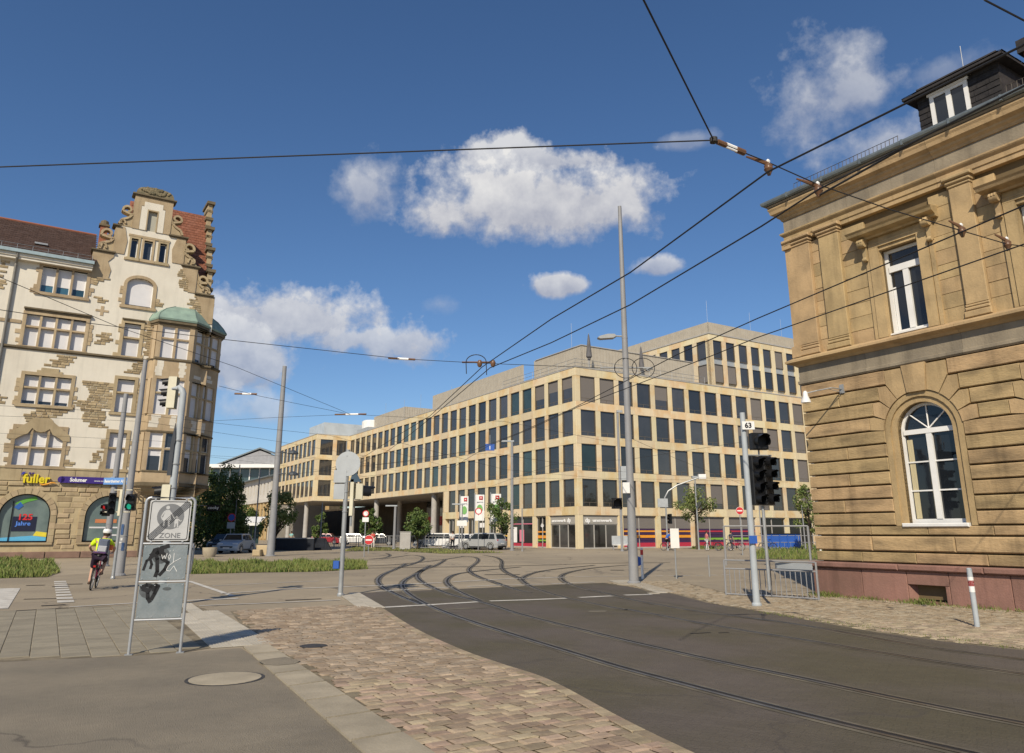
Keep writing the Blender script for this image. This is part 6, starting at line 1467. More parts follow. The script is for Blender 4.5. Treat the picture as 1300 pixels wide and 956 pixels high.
# pole with sign backs, left of the track bed
tS, hS, pS = pole('sign_pole', 'galvanised pole with round and square sign backs and a cream signal box', 'sign pole', 432, 757, 571, .068, .056, M['galv'])
Y = pS.y; k1 = Y/981.
def pz(py): return zat(py, Y)
MB().disc((.03, 0, pz(589)), .34, -.07, -.06).build('round_sign', M['signgrey'], tS)
MB().cbox(-.34, .0, -.075, -.065, pz(613), pz(597), .003).build('square_sign', M['signgrey'], tS); MB().cbox(-.32, -.02, -.075, -.065, pz(634), pz(614.5), .003).build('square_sign', M['signgrey'], tS)
tr_ = MB(); tr_.prism([(.10, pz(612)), (.42, pz(612)), (.20, pz(594))], -.05, -.04); tr_.build('triangle_sign', mat('triangle_back', (.05, .09, .13), .5, .1, 4), tS)
sg_ = signal(tS, .40, .10, pz(634), 1, pi/2+.35, M['cream'], .42, name='signal_head')
b_ = MB(); b_.cbox(.12, .22, -.05, .05, pz(655), pz(608), .01); b_.build('signal_back', M['cream'], tS); b_ = MB()
for yy in (611, 634): b_.tube((0, 0, pz(yy)), (.4, .05, pz(yy)), .018, n=6)
b_.tube((.17, .02, pz(668)), (.17, .02, pz(634)), .03, n=8); b_.build('bracket', M['galv'], tS)
bx = MB(); bx.cbox(-.22, -.06, -.10, .08, pz(722), pz(712), .01); bx.build('push_button_box', M['blue'], tS)
for yy in (600, 625, 650, 580): band(tS, pz(yy), .075, M['galv'], .03)

# curved signal mast behind the zone sign
tM, hM, pM = pole('signal_mast', 'galvanised mast with a bent top carrying a cream signal behind the zone sign', 'signal mast', 203, 770, 505, .095, .075, M['mast_blue'])
Y = pM.y; k1 = Y/981.; ar = MB(); H = hM
ar.path([(0, 0, H-.02), (.0, 0, H+.10), (-.04, 0, H+.20), (-.14, .05, H+.27), (-.30, .1, H+.24), (-.55, .16, H+.16)], [.075, .075, .07, .065, .05, .04], 10); ar.build('bent_arm', M['mast_blue'], tM, True)
signal(tM, -.43, .18, zat(517, Y), 3, pi*1.5+.15, M['cream'], .26); signal(tM, -.20, .0, zat(665, Y), 3, pi*1.5+.1, M['cream'], .30)
fl = MB(); fl.prism([(-.13, zat(604, Y)), (-.03, zat(604, Y)), (-.03, zat(565, Y)), (-.01, zat(560, Y)), (-.06, zat(538, Y)), (-.11, zat(560, Y)), (-.12, zat(565, Y))], -.12, -.09); fl.build('arrow_board', mat('arrow_board_dark', (.05, .055, .065), .5, .1, 5), tM)
for yy in (560, 590, 620, 640): band(tM, zat(yy, Y), .10, M['galv'], .03)

# pedestrian signal post between the two thick masts
tP, hP, pP = pole('pedestrian_signal', 'pedestrian signal post with red and green figures between the two thick masts', 'traffic light', 143, 735, 606, .06, .05, M['galv'])
Y = pP.y
signal(tP, .30, .0, zat(648, Y), 2, .1, M['black'], .30, lit=(0, GREEN)); signal(tP, -.38, .0, zat(653, Y), 3, .5, M['black'], .26, lit=None)
signal(tP, -.72, .2, zat(655, Y), 2, -.1, M['black'], .22, lit=(1, REDL)); b_ = MB(); b_.tube((-.72, .1, zat(650, Y)), (.3, .05, zat(650, Y)), .02, n=6); b_.tube((-.4, .1, zat(622, Y)), (.3, .05, zat(622, Y)), .02, n=6); b_.cbox(-.1, .0, -.08, .05, zat(655, Y), zat(622, Y), .01); b_.build('bracket', M['cream'], tP)

# red-white bollards, thin sign posts
def bollard(px, py, ytop, label, r=.045, lean=0.0, stripes=None, group='red and white marker posts'):
    p = at(px, py); t = thing('marker_post', label, 'bollard', p, 90, group); h = zat(ytop, p.y)
    MB().lathe([(r, 0), (r, h), (r*.6, h+.015)], n=12).build('post', M['mast_blue'] if stripes is None else M['white'], t, True)
    for a, b, m in (stripes or [(.70, .86, 'white'), (.86, .965, 'red') if False else (.70, .80, 'red'), (.60, .70, 'white')]):
        MB().lathe([(r+.003, h*a), (r+.003, h*b)], n=12).build('reflective_band', M[m], t, True)
    t.rotation_euler.y = lean; return t, h
bollard(1241, 797, 722, 'grey marker post with one red and one white band before the red plinth', .045, -.07 if False else 0)
b2, h2 = bollard(816, 735, 696, 'white marker post with a red band just right of the tallest mast', .05, 0, [(.78, .95, 'red')])
MB().disc((-.16, 0, .62), .17, -.02, 0).build('blue_disc', M['blue'], b2)
bollard(1043, 711, 697, 'small white post with red band at the corner of the sandstone building', .06, 0, [(.5, .8, 'red')])
def plate_post(px, py, y0, y1, w, label, m='white', ytop=None):
    p = at(px, py); t = thing('sign_post', label, 'sign post', p, 90); Y = p.y
    MB().tube((0, 0, 0), (0, 0, zat(ytop or y0, Y)), .03, n=8).build('post', M['galv'], t)
    if w: MB().cbox(-w/2, w/2, -.05, -.03, zat(y1, Y), zat(y0, Y), .004).build('plate', M[m], t)
    return t, Y
tt, Y = plate_post(859, 735, 671, 696, .32*1.0, 'thin post with a tall blank white notice board beyond the tall mast'); 
tt.children[1].scale.x = 1.0
plate_post(901, 732, 705, 706, 0, 'short thin white stake on the pavement left of the fence')
def round_sign(px, py, yc, r, label, kind, ytop=None, wide=None):
    p = at(px, py); t = thing('traffic_sign', label, 'traffic sign', p, 90); Y = p.y; z = zat(yc, Y); R = r*Y/981
    MB().tube((0, 0, 0), (0, 0, zat(ytop or yc, Y)+R), .035, n=8).build('post', M['galv'], t)
    if kind == 'noentry':
        MB().disc((0, 0, z), R, -.06, -.05).build('disc', M['red'], t); MB().box(-R*.7, R*.7, -.068, -.061, z-R*.16, z+R*.16).build('bar', M['white'], t); MB().lathe([(R*1.0, -.057), (R*1.07, -.055), (R*1.07, -.049)], (0, 0, z), 24, 0, 'y').build('rim', M['white'], t)
    if kind == 'limit':
        MB().disc((0, 0, z), R, -.06, -.05).build('disc', M['red'], t); MB().disc((0, 0, z), R*.72, -.066, -.061).build('centre', M['white'], t)
        MB().box(-R, R, -.06, -.05, z-R*2.6, z-R*1.2).build('plate', M['white'], t)
    if kind == 'blue':
        MB().disc((0, 0, z), R, -.06, -.05).build('disc', M['blue'], t); a = MB(); a.prism([(-R*.45, z+R*.4), (-R*.25, z+R*.55), (R*.3, z-R*.1), (R*.45, z+R*.05), (R*.5, z-R*.55), (-R*.1, z-R*.5), (R*.08, z-R*.3)], -.067, -.061); a.build('arrow', M['white'], t)
    if kind == 'nopark':
        MB().disc((0, 0, z), R, -.06, -.05).build('disc', M['red'], t); MB().disc((0, 0, z), R*.78, -.066, -.061).build('centre', M['blue'], t); MB().box(-R*.95, R*.95, -.06, -.05, z-R*2.6, z-R*1.15).build('plate', M['mast_blue'], t)
    return t
round_sign(467.5, 703, 685.5, 5.6, 'red no entry sign on the near side of the dry verge at the left crossing', 'noentry')
round_sign(943, 705, 648.5, 4.6, 'red no entry sign on a pole behind the numbered signal pole', 'noentry')
round_sign(607, 699, 649, 4.4, 'round red-rimmed sign with a white plate in front of the middle banner', 'limit')
round_sign(634, 697, 687.5, 5.0, 'blue round arrow sign beside the silver estate car', 'blue')
round_sign(290.5, 699, 657, 5.2, 'blue and red no stopping sign on a pole by the trees', 'nopark')
round_sign(462, 707, 652, 4.0, 'grey sign pole with a small round plate left of the far no entry sign', 'limit')
# curved lantern mast and signal beyond the pavement at the right
tR, hR, pR = pole('lantern_mast', 'thin mast bending over to a small camera head in front of the striped shopfronts', 'mast', 848, 699, 640, .085, .07, M['galv'])
Y = pR.y; k1 = Y/981; a = MB(); a.path([(0, 0, hR), (-.05, 0, hR+.6), (.3, 0, hR+1.2), (1.2, 0, hR+1.75), (3.4, 0, hR+2.5)], .07, 8); a.build('bent_arm', M['galv'], tR, True)
MB().cbox(3.2, 3.9, -.2, .2, hR+2.3, hR+2.75, .03).build('camera_head', M['white'], tR); MB().cbox(-.75, .2, -.1, .0, zat(644, Y), zat(633, Y), .01).build('sign_box', M['signgrey'], tR); signal(tR, .3, 0, zat(665, Y), 3, -.8, M['black'], .3)
tQ, hQ, pQ = pole('lantern_mast', 'straight thin mast standing in the small street tree by the shopfronts', 'mast', 887.5, 698, 606, .085, .06, M['galv']); MB().cbox(-.3, .5, -.2, .2, hQ-.1, hQ+.12, .03).build('lamp_head', M['signgrey'], tQ)
# signal mast in front of the office corner, behind the tallest mast
tN, hN, pN = pole('signal_pole', 'slender grey pole with a black signal lamp directly left of the tallest mast', 'signal pole', 790, 700, 524, .12, .10, M['mast'])
Y = pN.y; signal(tN, -.35, -.2, zat(646, Y), 1, 0, M['black'], .95); MB().cbox(.1, 1.1, -.2, -.05, zat(610, Y), zat(592, Y), .02).build('control_box', M['signgrey'], tN); MB().cbox(-.1, .45, -.15, 0, zat(524, Y), zat(521, Y), .01).build('cap', M['galv'], tN)
# lampposts and flag poles along the far pavement
for px, py, yt, lab in ((650, 699, 560, 'thick grey lamp mast in front of the office block right of the street tree'), (500, 697, 642, 'lamp post standing under the bridging storey'), (586, 698, 640, 'lamp post with a white box by the first banner'), (663, 700, 645, 'thin dark post in front of the red shop window'), (968, 697, 640, 'thin lamp post right of the black signals'), (1023, 699, 640, 'galvanised post by the tree at the sandstone corner'), (406, 696, 638, 'post in front of the dark barrier under the wing'), (433, 697, 560, 'thin mast behind the sign pole on the left'), (322, 700, 595, 'thin post behind the bus shelter'), (295, 698, 590, 'thin post beside the leafy trees')):
    t, h, p = pole('lamp_post', lab, 'lamp post', px, py, yt, .16 if px in (650, 500) else .07, .12 if px in (650, 500) else .05, M['mast'])
    if px in (500, 586, 968, 650): MB().cbox(-1.0, .2, -.12, .12, h-.08, h+.06, .02).build('lamp_head', M['signgrey'], t)
    if px == 586: MB().cbox(-.5, .5, -.12, -.05, zat(668, p.y), zat(661, p.y), .02).build('plate', M['white'], t)
tt = thing('direction_sign', 'blue square sign hanging high in front of the office facade', 'traffic sign', on(622, 568, 60), 90)
MB().cbox(-.36, .36, -.03, 0, -.26, .28, .01).build('plate', M['blue'], tt); text('1', .4, 'lettering', M['white'], tt, (-.1, -.035, -.16), depth=.002, bold=.01)
hk = MB(); hk.tube((0, 0, .28), (0, 0, 1.0), .02, n=5); hk.build('hanger', M['galv'], tt)
# three white banners on poles
for i, (x0, x1, y0, y1, px) in enumerate(((582, 592, 630, 663, 583), (602.5, 614, 628, 661, 602), (623, 635.5, 627, 662, 622.5))):
    p = at(px, 697.5); t = thing('banner', ('narrow white banner, leftmost of the three in front of the office block', 'white banner with red emblem, middle of the three banners', 'white banner partly behind the tree, rightmost of the three')[i], 'banner', p, 90, 'white banners with red emblems'); Y = p.y; k1 = Y/981
    MB().tube((0, 0, 0), (0, 0, zat(y0-2, Y)), .06, n=8).build('pole', M['galv'], t)
    w = (x1-x0)*k1; Z0, Z1 = zat(y1, Y), zat(y0, Y); h = Z1-Z0
    b = MB(); n = 6
    for k in range(n):
        b.quad((.06+w*k/n, .03*sin(k*1.3), Z0), (.06+w*(k+1)/n, .03*sin((k+1)*1.3), Z0), (.06+w*(k+1)/n, .03*sin((k+1)*1.3), Z1), (.06+w*k/n, .03*sin(k*1.3), Z1)); b.quad((.06+w*k/n, .03*sin(k*1.3)+.012, Z0), (.06+w*k/n, .03*sin(k*1.3)+.012, Z1), (.06+w*(k+1)/n, .03*sin((k+1)*1.3)+.012, Z1), (.06+w*(k+1)/n, .03*sin((k+1)*1.3)+.012, Z0))
    bo = b.build('cloth', M['white'], t)
    MB().cbox(.06+w*.42, .06+w*.82, -.07, -.05, Z1-h*.20, Z1-h*.06, .05).build('emblem', M['red'], bo)
    MB().box(.06+w*.55, .06+w*.70, -.08, -.071, Z1-h*.145, Z1-h*.11).build('emblem_bar', M['white'], bo)
    lf = MB(); lf.prism([(.06+w*(.2+.65*u), Z0+h*(.30+.32*v)) for u, v in elli(.45, .5, .5, .5)], -.06, -.045); lf.build('leaf_print', pmat('leaf_print_%d' % i, (.18, .42, .12)), bo)
    MB().box(.06+w*.15, .06+w*.85, -.055, -.045, Z1-h*.30, Z1-h*.27).build('print_line', M['signgrey'], bo)

# fences
def fence(name, label, pts, h, gap, m, rails_=(1.0, .12), r=.016, post=None, group=None, bars=True, base=.0):
    t = thing(name, label, 'fence', (pts[0][0], pts[0][1], 0), 90, group); o = Vector((pts[0][0], pts[0][1], 0))
    for (a, b) in zip(pts, pts[1:]):
        A, B = Vector((*a, 0))-o, Vector((*b, 0))-o; d = B-A; L = d.length; n = max(1, int(L/(post or 1.6)))
        for k in range(n+1): q = A.lerp(B, k/n); MB().tube((q.x, q.y, base), (q.x, q.y, h), r*1.6, n=6).build('post', m, t)
        for f in rails_: MB().tube((A.x, A.y, h*f), (B.x, B.y, h*f), r*1.3, n=6).build('rail', m, t)
        if bars:
            nb = int(L/gap); bm2 = bm_(('bar', round(h, 2), round(r, 3), m.name, rails_), lambda: MB().tube((0, 0, h*min(rails_)), (0, 0, h*sorted(rails_)[-2 if len(rails_) > 2 else -1]), r*.7, n=5).mesh('bar', m))
            for k in range(1, nb): q = A.lerp(B, k/nb); place(bm2, 'bar', t, (q.x, q.y, 0))
    return t, o
fp = [at(922, 756), at(980, 759), at(1040, 763)]
fh = zat(711, fp[0].y)
ft_, fo_ = fence('pedestrian_fence', 'grey steel bar fence running from the signal pole to the sandstone corner', [(p.x, p.y) for p in fp], fh, .135, M['mast'], (1.0, .76, .05), .017, post=.95)
q0, q1 = Vector((fp[1].x+.15, fp[1].y, 0))-fo_, Vector((fp[2].x-.1, fp[2].y, 0))-fo_
pb = MB(); pb.add([(q0.x, q0.y-.03, fh*.80), (q1.x, q1.y-.03, fh*.80), (q1.x, q1.y-.03, fh*.97), (q0.x, q0.y-.03, fh*.97), (q0.x, q0.y, fh*.80), (q1.x, q1.y, fh*.80), (q1.x, q1.y, fh*.97), (q0.x, q0.y, fh*.97)], [(0,1,2,3),(7,6,5,4),(0,4,5,1),(3,2,6,7),(0,3,7,4),(1,5,6,2)]); pb.build('sheet_panel', M['signgrey'], ft_)
fq = [at(922, 718), at(1030, 719)]
fence('tubular_rail', 'tall open tubular rail behind the bar fence at the right', [(p.x, p.y) for p in fq], zat(668, fq[0].y), 1, M['mast'], (1.0,), .035, post=1.6, bars=False)
fence('far_railing', 'low grey bar railing along the far verge before the office block', [G(455, 694.5), G(515, 696.5), G(570, 697.5), G(642, 697.5)], 1.25, .45, M['mast'], (1.0, .1), .03, post=3.0)
fence('far_railing', 'dark bar railing left of the crossing by the wing of the office block', [G(408, 697), G(452, 694.5)], 1.2, .45, M['mast'], (1.0, .1), .03, post=3.0)
fence('far_railing', 'wire railing behind the tram stop at the far right', [G(925, 697), G(1060, 697)], 1.3, .6, M['mast'], (1.0, .5, .1), .025, post=3.0)
# dark barrier, cabinets, kerb blocks, planter, bench
def boxthing(name, label, cat, px, py, w, d, h, m, y1=None, az=90, bev=.03, feet=False):
    p = at(px, py); t = thing(name, label, cat, p, az)
    MB().cbox(-w/2, w/2, 0, d, 0 if not feet else .1, h, bev).build('body', m, t); return t, p
M['navy'] = mat('dark_navy_panel', (.014, .018, .028), .5, .2, 3)
t, p = boxthing('barrier', 'long dark navy barrier wall left of the wing, nearest the mast', 'barrier', 373, 699, 3.6, .4, 1.15, M['navy']); MB().box(-1.8, 1.8, -.02, 0, 1.05, 1.15).build('cap_strip', M['mast'], t)
t, p = boxthing('barrier', 'shorter dark barrier wall with slanted end beside the post', 'barrier', 400, 698.5, 1.7, .4, 1.1, M['navy']); MB().prism([(.85, 0), (1.5, 0), (.85, 1.1)], 0, .4).build('slanted_end', M['navy'], t)
for x0, x1, lab in ((509, 519.5, 'pale grey utility cabinet in front of the far railing'),):
    t, p = boxthing('utility_cabinet', lab, 'cabinet', 514, 697.5, 1.05, .5, 1.62, mat('cabinet_grey', (.46, .45, .42), .6, .08, 2)); MB().box(-.56, .56, -.03, .53, 1.62, 1.70).build('lid', M['concrete'], t)
    for s in (-1, 1): MB().cbox(s*.26-.24, s*.26+.24, -.015, 0, .12, 1.52, .005).build('door', M['concrete'], t)
t, p = boxthing('stone_block', 'rough sandstone block lying left of the slim mast', 'block', 334, 706, 1.1, .8, .75, M['lsand'], bev=.08); MB().cbox(-.62, -.06, -.55, -.02, 0, .45, .06).build('lower_block', M['lsand'], t)
p = at(265.5, 707); t = thing('planter', 'round pale concrete planter tub at the corner of the gabled house', 'planter', p, 90); MB().lathe([(.36, 0), (.44, .2), (.48, .55), (.48, .62), (.42, .62), (.40, .52)], n=20).build('tub', M['kerb'], t, True); MB().lathe([(.41, .5), (.02, .54)], n=16).build('soil', M['soil'], t)
p = at(788, 698); t = thing('bench', 'small metal bench with posters beside the office entrance', 'bench', p, 90)
MB().box(-.8, .8, -.25, .25, .42, .48).build('seat', M['white'], t); MB().box(-.8, .8, .22, .27, .5, 1.3).build('backrest', M['signgrey'], t)
for s in (-1, 1): MB().box(s*.7-.04, s*.7+.04, -.2, .2, 0, .42).build('leg', M['mast'], t)
t, p = boxthing('skip', 'blue steel skip standing behind the grass at the far right', 'skip', 996, 697, 3.4, 1.8, 1.45, M['blue']); 
for x in (-1.2, -.4, .4, 1.2): MB().box(x-.06, x+.06, -.07, 0, .1, 1.4).build('rib', M['blue'], t)
MB().box(-1.75, 1.75, -.09, 1.9, 1.45, 1.53).build('rim', M['navy'], t)
# shop awning sign by the trees at the left
tt = thing('hanging_sign', 'small black shop sign with white script among the trees', 'shop sign', on(271, 645, 64), 90); MB().cbox(-.55, .55, -.03, .03, -.24, .26, .02).build('panel', M['black'], tt); text('cooky', .36, 'lettering', M['lettering'], tt, (-.45, -.036, -.08), depth=.003, bold=.004, width=.9)
MB().tube((-1.6, 0, .2), (-.5, 0, .2), .03, n=6).build('bracket', M['mast'], tt)
# shelter
p = at(300, 694); t = thing('bus_shelter', 'small shelter with corrugated white roof by the side street', 'shelter', (at(305, 694).x, at(305, 694).y, 0), 90); Y = at(305, 694).y; k1 = Y/981
rf_ = MB(); n = 22; w0, w1 = -25*k1, 25*k1
for k in range(n): x = w0+(w1-w0)*k/n; rf_.quad((x, -.8, zat(664, Y)), (x+(w1-w0)/n*.5, -.8, zat(664, Y)+.05), (x+(w1-w0)/n*.5, 1.4, zat(656, Y)+.05), (x, 1.4, zat(656, Y))); rf_.quad((x+(w1-w0)/n*.5, -.8, zat(664, Y)+.05), (x+(w1-w0)/n, -.8, zat(664, Y)), (x+(w1-w0)/n, 1.4, zat(656, Y)), (x+(w1-w0)/n*.5, 1.4, zat(656, Y)+.05))
rf_.build('roof', M['white'], t); MB().box(w0, w1, -.84, -.80, zat(664, Y)-.3, zat(664, Y)).build('fascia', M['white'], t)
for k in range(6): x = w0+(w1-w0)*(k+.3)/6; MB().tube((x, -.4, 0), (x, -.4, zat(663, Y)), .05, n=6).build('post', M['galv'], t)
for k in range(5): x = w0+(w1-w0)*(k+.35)/6; MB().box(x, x+(w1-w0)/6*.9, 1.0, 1.03, .3, 2.3).build('glass_panel', M['pane_teal'], t)
# ------------------------------------------------------------------ trees
def tree(px, py, ytop, yb, wpx, label, cat='tree', dens=1.0, m='leaf', seed=1, name='street_tree', trunk=True, Y=None, nclump=None):
    r = random.Random(seed)
    p = at(px, py) if Y is None else Vector((ray(px, py).x*Y/ray(px, py).y, Y, 0)); Y = p.y; k1 = Y/981
    t = thing(name, label, cat, p, 90, 'street trees')
    zt, zb = zat(ytop, Y), max(.6, zat(yb, Y)); H = zt-zb; R = wpx*k1/2
    tr = MB(); lean = Vector((r.uniform(-.1, .1), r.uniform(-.1, .1), 0))
    top = zb+H*.7; tr.path([(0, 0, -.1), (lean.x*.5, lean.y*.5, zb*.6), (lean.x, lean.y, zb+H*.25), (lean.x*2, lean.y*2, top)], [max(.09, R*.07), max(.07, R*.055), R*.04, .02], 8)
    cl = []
    n = nclump or int(26*dens)
    for k in range(n):
        while True:
            x, y, z = r.uniform(-1, 1), r.uniform(-1, 1), r.uniform(-1, 1)
            if x*x+y*y+z*z < 1: break
        f = 1-.25*max(0, z)
        cl.append((Vector((x*R*f, y*R*f, zb+H*.5+z*H*.5)), r.uniform(.20, .36)*min(R, H*.5)))
    for c, cr in cl[:12]:
        b = Vector((lean.x, lean.y, zb+H*r.uniform(0, .35))); tr.path([b, b.lerp(c, .6)+Vector((0, 0, .1)), c], [R*.03+.01, R*.02+.008, .008], 5)
    tr.build('trunk', M['wood'], t, True)
    lv = MB(); ls = max(.16, .125*Y/70*1.5)
    per = int(120*dens) if dens < 1.5 else 170
    for c, cr in cl:
        for j in range(per):
            d = Vector((r.gauss(0, 1), r.gauss(0, 1), r.gauss(0, 1))).normalized()*cr*r.random()**.4*1.25; q = c+d
            a = Vector((r.gauss(0, 1), r.gauss(0, 1), r.gauss(0, .7))).normalized(); b = a.orthogonal().normalized(); b.rotate(Matrix.Rotation(r.uniform(0, 6.28), 3, a)); e = a.cross(b)
            s = ls*r.uniform(.6, 1.3); lv.add([q-b*s*.5, q+e*s*.32, q+b*s*.6, q-e*s*.32], [(0, 1, 2, 3)])
    lv.build('crown', M[m], t)
    return t
tree(274, 698, 588, 690, 56, 'tall dark leafy tree at the edge of the gabled house', dens=1.9, seed=3, nclump=64)
tree(287, 697, 640, 688, 46, 'lower bright leafy tree in front of the tall dark one by the gabled house', dens=1.6, m='leaf_light', seed=4, nclump=46)
tree(348, 699, 618, 684, 42, 'light green tree behind the slim mast in the side street', dens=1.0, m='leaf_light', seed=5)
tree(404, 694, 648, 684, 20, 'small dark tree in the shade under the wing of the office block', dens=.8, seed=6)
tree(470, 695.5, 648, 682, 24, 'small tree beside the left no entry sign below the bridging storey', dens=.9, seed=7)
tree(530, 697, 645, 681, 33, 'young tree before the passage by the utility cabinet', dens=.9, seed=8)
tree(637, 698, 630, 676, 38, 'sparse young tree beside the lamp mast and the rightmost banner', dens=.8, seed=9)
tree(885, 697.5, 618, 662, 50, 'young street tree with gaps in front of the striped shopfronts', dens=.75, m='leaf_light', seed=10)
tree(1031, 699, 618, 680, 34, 'narrow young tree at the edge of the sandstone building', dens=.9, m='leaf_light', seed=11)
# hedge in the side street shade and far tree masses closing the side streets
def mass(name, label, pts, z0, z1, n, ls, m, seed):
    r = random.Random(seed); mb = MB()
    for k in range(n):
        a, b = r.choice(list(zip(pts, pts[1:]))); t_ = r.random(); hh = .72+.28*sin(t_*9+seed)*sin(t_*23); x, y = a[0]+(b[0]-a[0])*t_+r.gauss(0, 1.2), a[1]+(b[1]-a[1])*t_+r.gauss(0, 1.2); z = z0+(z1-z0)*hh*r.random()**.7
        q = Vector((x, y, z)); a_ = Vector((r.gauss(0, 1), r.gauss(0, 1), r.gauss(0, .7))).normalized(); b_ = a_.orthogonal().normalized(); e = a_.cross(b_); s = ls*r.uniform(.6, 1.3); mb.add([q-b_*s*.5, q+e*s*.35, q+b_*s*.6, q-e*s*.35], [(0, 1, 2, 3)])
    tag(mb.build(name, M[m]), kind='stuff')
mass('far_trees', '', [(-150, 250), (-118, 262), (-70, 275), (-40, 290)], 0, 13, 7000, 1.5, 'leaf', 2)
tree(262, 693, 600, 690, 60, 'dark tree further back, half hidden behind the gabled house', dens=1.9, seed=13, nclump=50)
tree(310, 692, 640, 690, 40, 'broad low tree behind the pale compact car', dens=1.5, seed=14, nclump=40)
mass('hedge', '', [(-33.5, 73), (-30, 78)], 0, 2.6, 1800, .26, 'leaf', 3)

# ------------------------------------------------------------------ background buildings at the left
FBX = thing('station_building', 'far building with sandstone lower storey, white upper storey and grey roof beyond the wing', 'building', (-50.9, 160.5, 0), 148.5)
mb = MB(); L_ = 46; hol = [(-L_+1+3*k, -L_+2.1+3*k, z, z+h) for k in range(15) for z, h in ((9.4, 2.6), (3.4, 3.0))]
wall_holes(mb, -L_, 0, 0, 13.2, hol, y=0, depth=.4, m=0); mb.box(-L_, 0, .45, 12, 0, 13.1); mb.quad((0, 0, 0), (0, 12, 0), (0, 12, 13.2), (0, 0, 13.2))
mb.build('wall', mat('pale_far_stone', (.60, .56, .50), .9, .06, .3), FBX)
lw = MB(); lw2 = [(a, b, c, d) for a, b, c, d in hol if c < 5]; wall_holes(lw, -L_-.1, .1, 0, 7.9, lw2, y=-.12, depth=.5); lw.build('lower_wall', mat('ochre_far_stone', (.46, .31, .14), .9, .1, .4), FBX)
for k in range(16): MB().box(-L_+.35+3*k-.35, -L_+.35+3*k+.15, -.3, 0, .3, 7.6).build('pilaster', mat('pilaster_stone', (.52, .40, .22), .9, .06, .6) if k == 0 else bpy.data.materials['pilaster_stone'], FBX)
MB().box(-L_-.3, .3, -.45, .3, 7.8, 8.5).build('cornice', bpy.data.materials['pale_far_stone'], FBX)
for a, b, c, d in hol: MB().box(a, b, .25, .3, c, d).build('window_pane', M['dimpane'], FBX)
rf = MB(); rf.add([(-L_-.8, -1, 13.2), (.8, -1, 13.2), (.8, 6, 15.2), (-L_-.8, 6, 15.2), (.8, 13, 13.2), (-L_-.8, 13, 13.2)], [(0,1,2,3),(3,2,4,5),(1,4,2),(0,3,5)]); rf.box(-L_-.8, .8, -1, 0, 13.0, 13.19); rf.build('roof', M['zinc'], FBX)
GB = thing('flat_roofed_building', 'far building with white flat roof slab and glazed top storey closing the side street', 'building', (-95, 222, 0), 90)
mb = MB(); mb.box(0, 42, 0, 14, 0, 14.5); mb.build('wall', bpy.data.materials['ochre_far_stone'], GB)
MB().box(.6, 41.4, .8, 14, 14.5, 19.8).build('glazed_storey', M['pane_teal'], GB)
for k in range(15): MB().box(.4+k*2.9, .7+k*2.9, .5, .8, 14.5, 19.8).build('mullion', M['white'], GB)
MB().box(-1, 43, -.6, -.2, 14.6, 15.6).build('balustrade', M['white'], GB)
MB().box(-3, 45, -2.5, 15, 19.8, 20.8).build('roof_slab', M['white'], GB)
pdm = MB(); pdm.prism([(8, 20.8), (32, 20.8), (20, 25.2)], 2, 14); pdm.build('pediment', mat('grey_roof_gable', (.30, .30, .31), .7, .1, 1), GB); p2_ = MB(); p2_.prism([(7.5, 20.85), (20, 25.7), (32.5, 20.85), (32.5, 21.2), (20, 26.1), (7.5, 21.2)], 1.5, 14.2); p2_.build('gable_edge', M['zinc'], GB)
for k in range(8):
    MB().box(2+5*k, 4.2+5*k, -.06, -.0, 9.5, 12.5).build('window', M['dimpane'], GB); MB().box(2+5*k, 4.2+5*k, -.06, -.0, 4.5, 7.5).build('window', M['dimpane'], GB)
# plain street fronts further off, closing the gaps between the named buildings
def block_(name, label, loc, az, w, d, h, wc, nw, nf, roof=3.0):
    t = thing(name, label, 'building', loc, az); fh = (h-.6)/nf; hol = [(w*(k+.3)/nw, w*(k+.7)/nw, fh*f+1.0, fh*f+fh*.8) for k in range(nw) for f in range(nf)]
    mb = MB(); wall_holes(mb, 0, w, 0, h, hol, 0, .3); mb.box(.01, w-.01, .35, d, 0, h-.01); mb.build('wall', wc, t)
    for a, b, c, e in hol: MB().box(a, b, .22, .28, c, e).build('window_pane', M['dimpane'], t)
    rf = MB(); rf.add([(-.5, -.5, h), (w+.5, -.5, h), (w+.5, d/2, h+roof), (-.5, d/2, h+roof), (w+.5, d, h), (-.5, d, h)], [(0,1,2,3),(3,2,4,5),(1,4,2),(0,3,5)]); rf.build('roof', M['tile'], t)
block_('apartment_house', 'distant cream apartment house left of the white flat roof', (-140, 205, 0), 80, 34, 12, 13, M['plaster'], 9, 4)
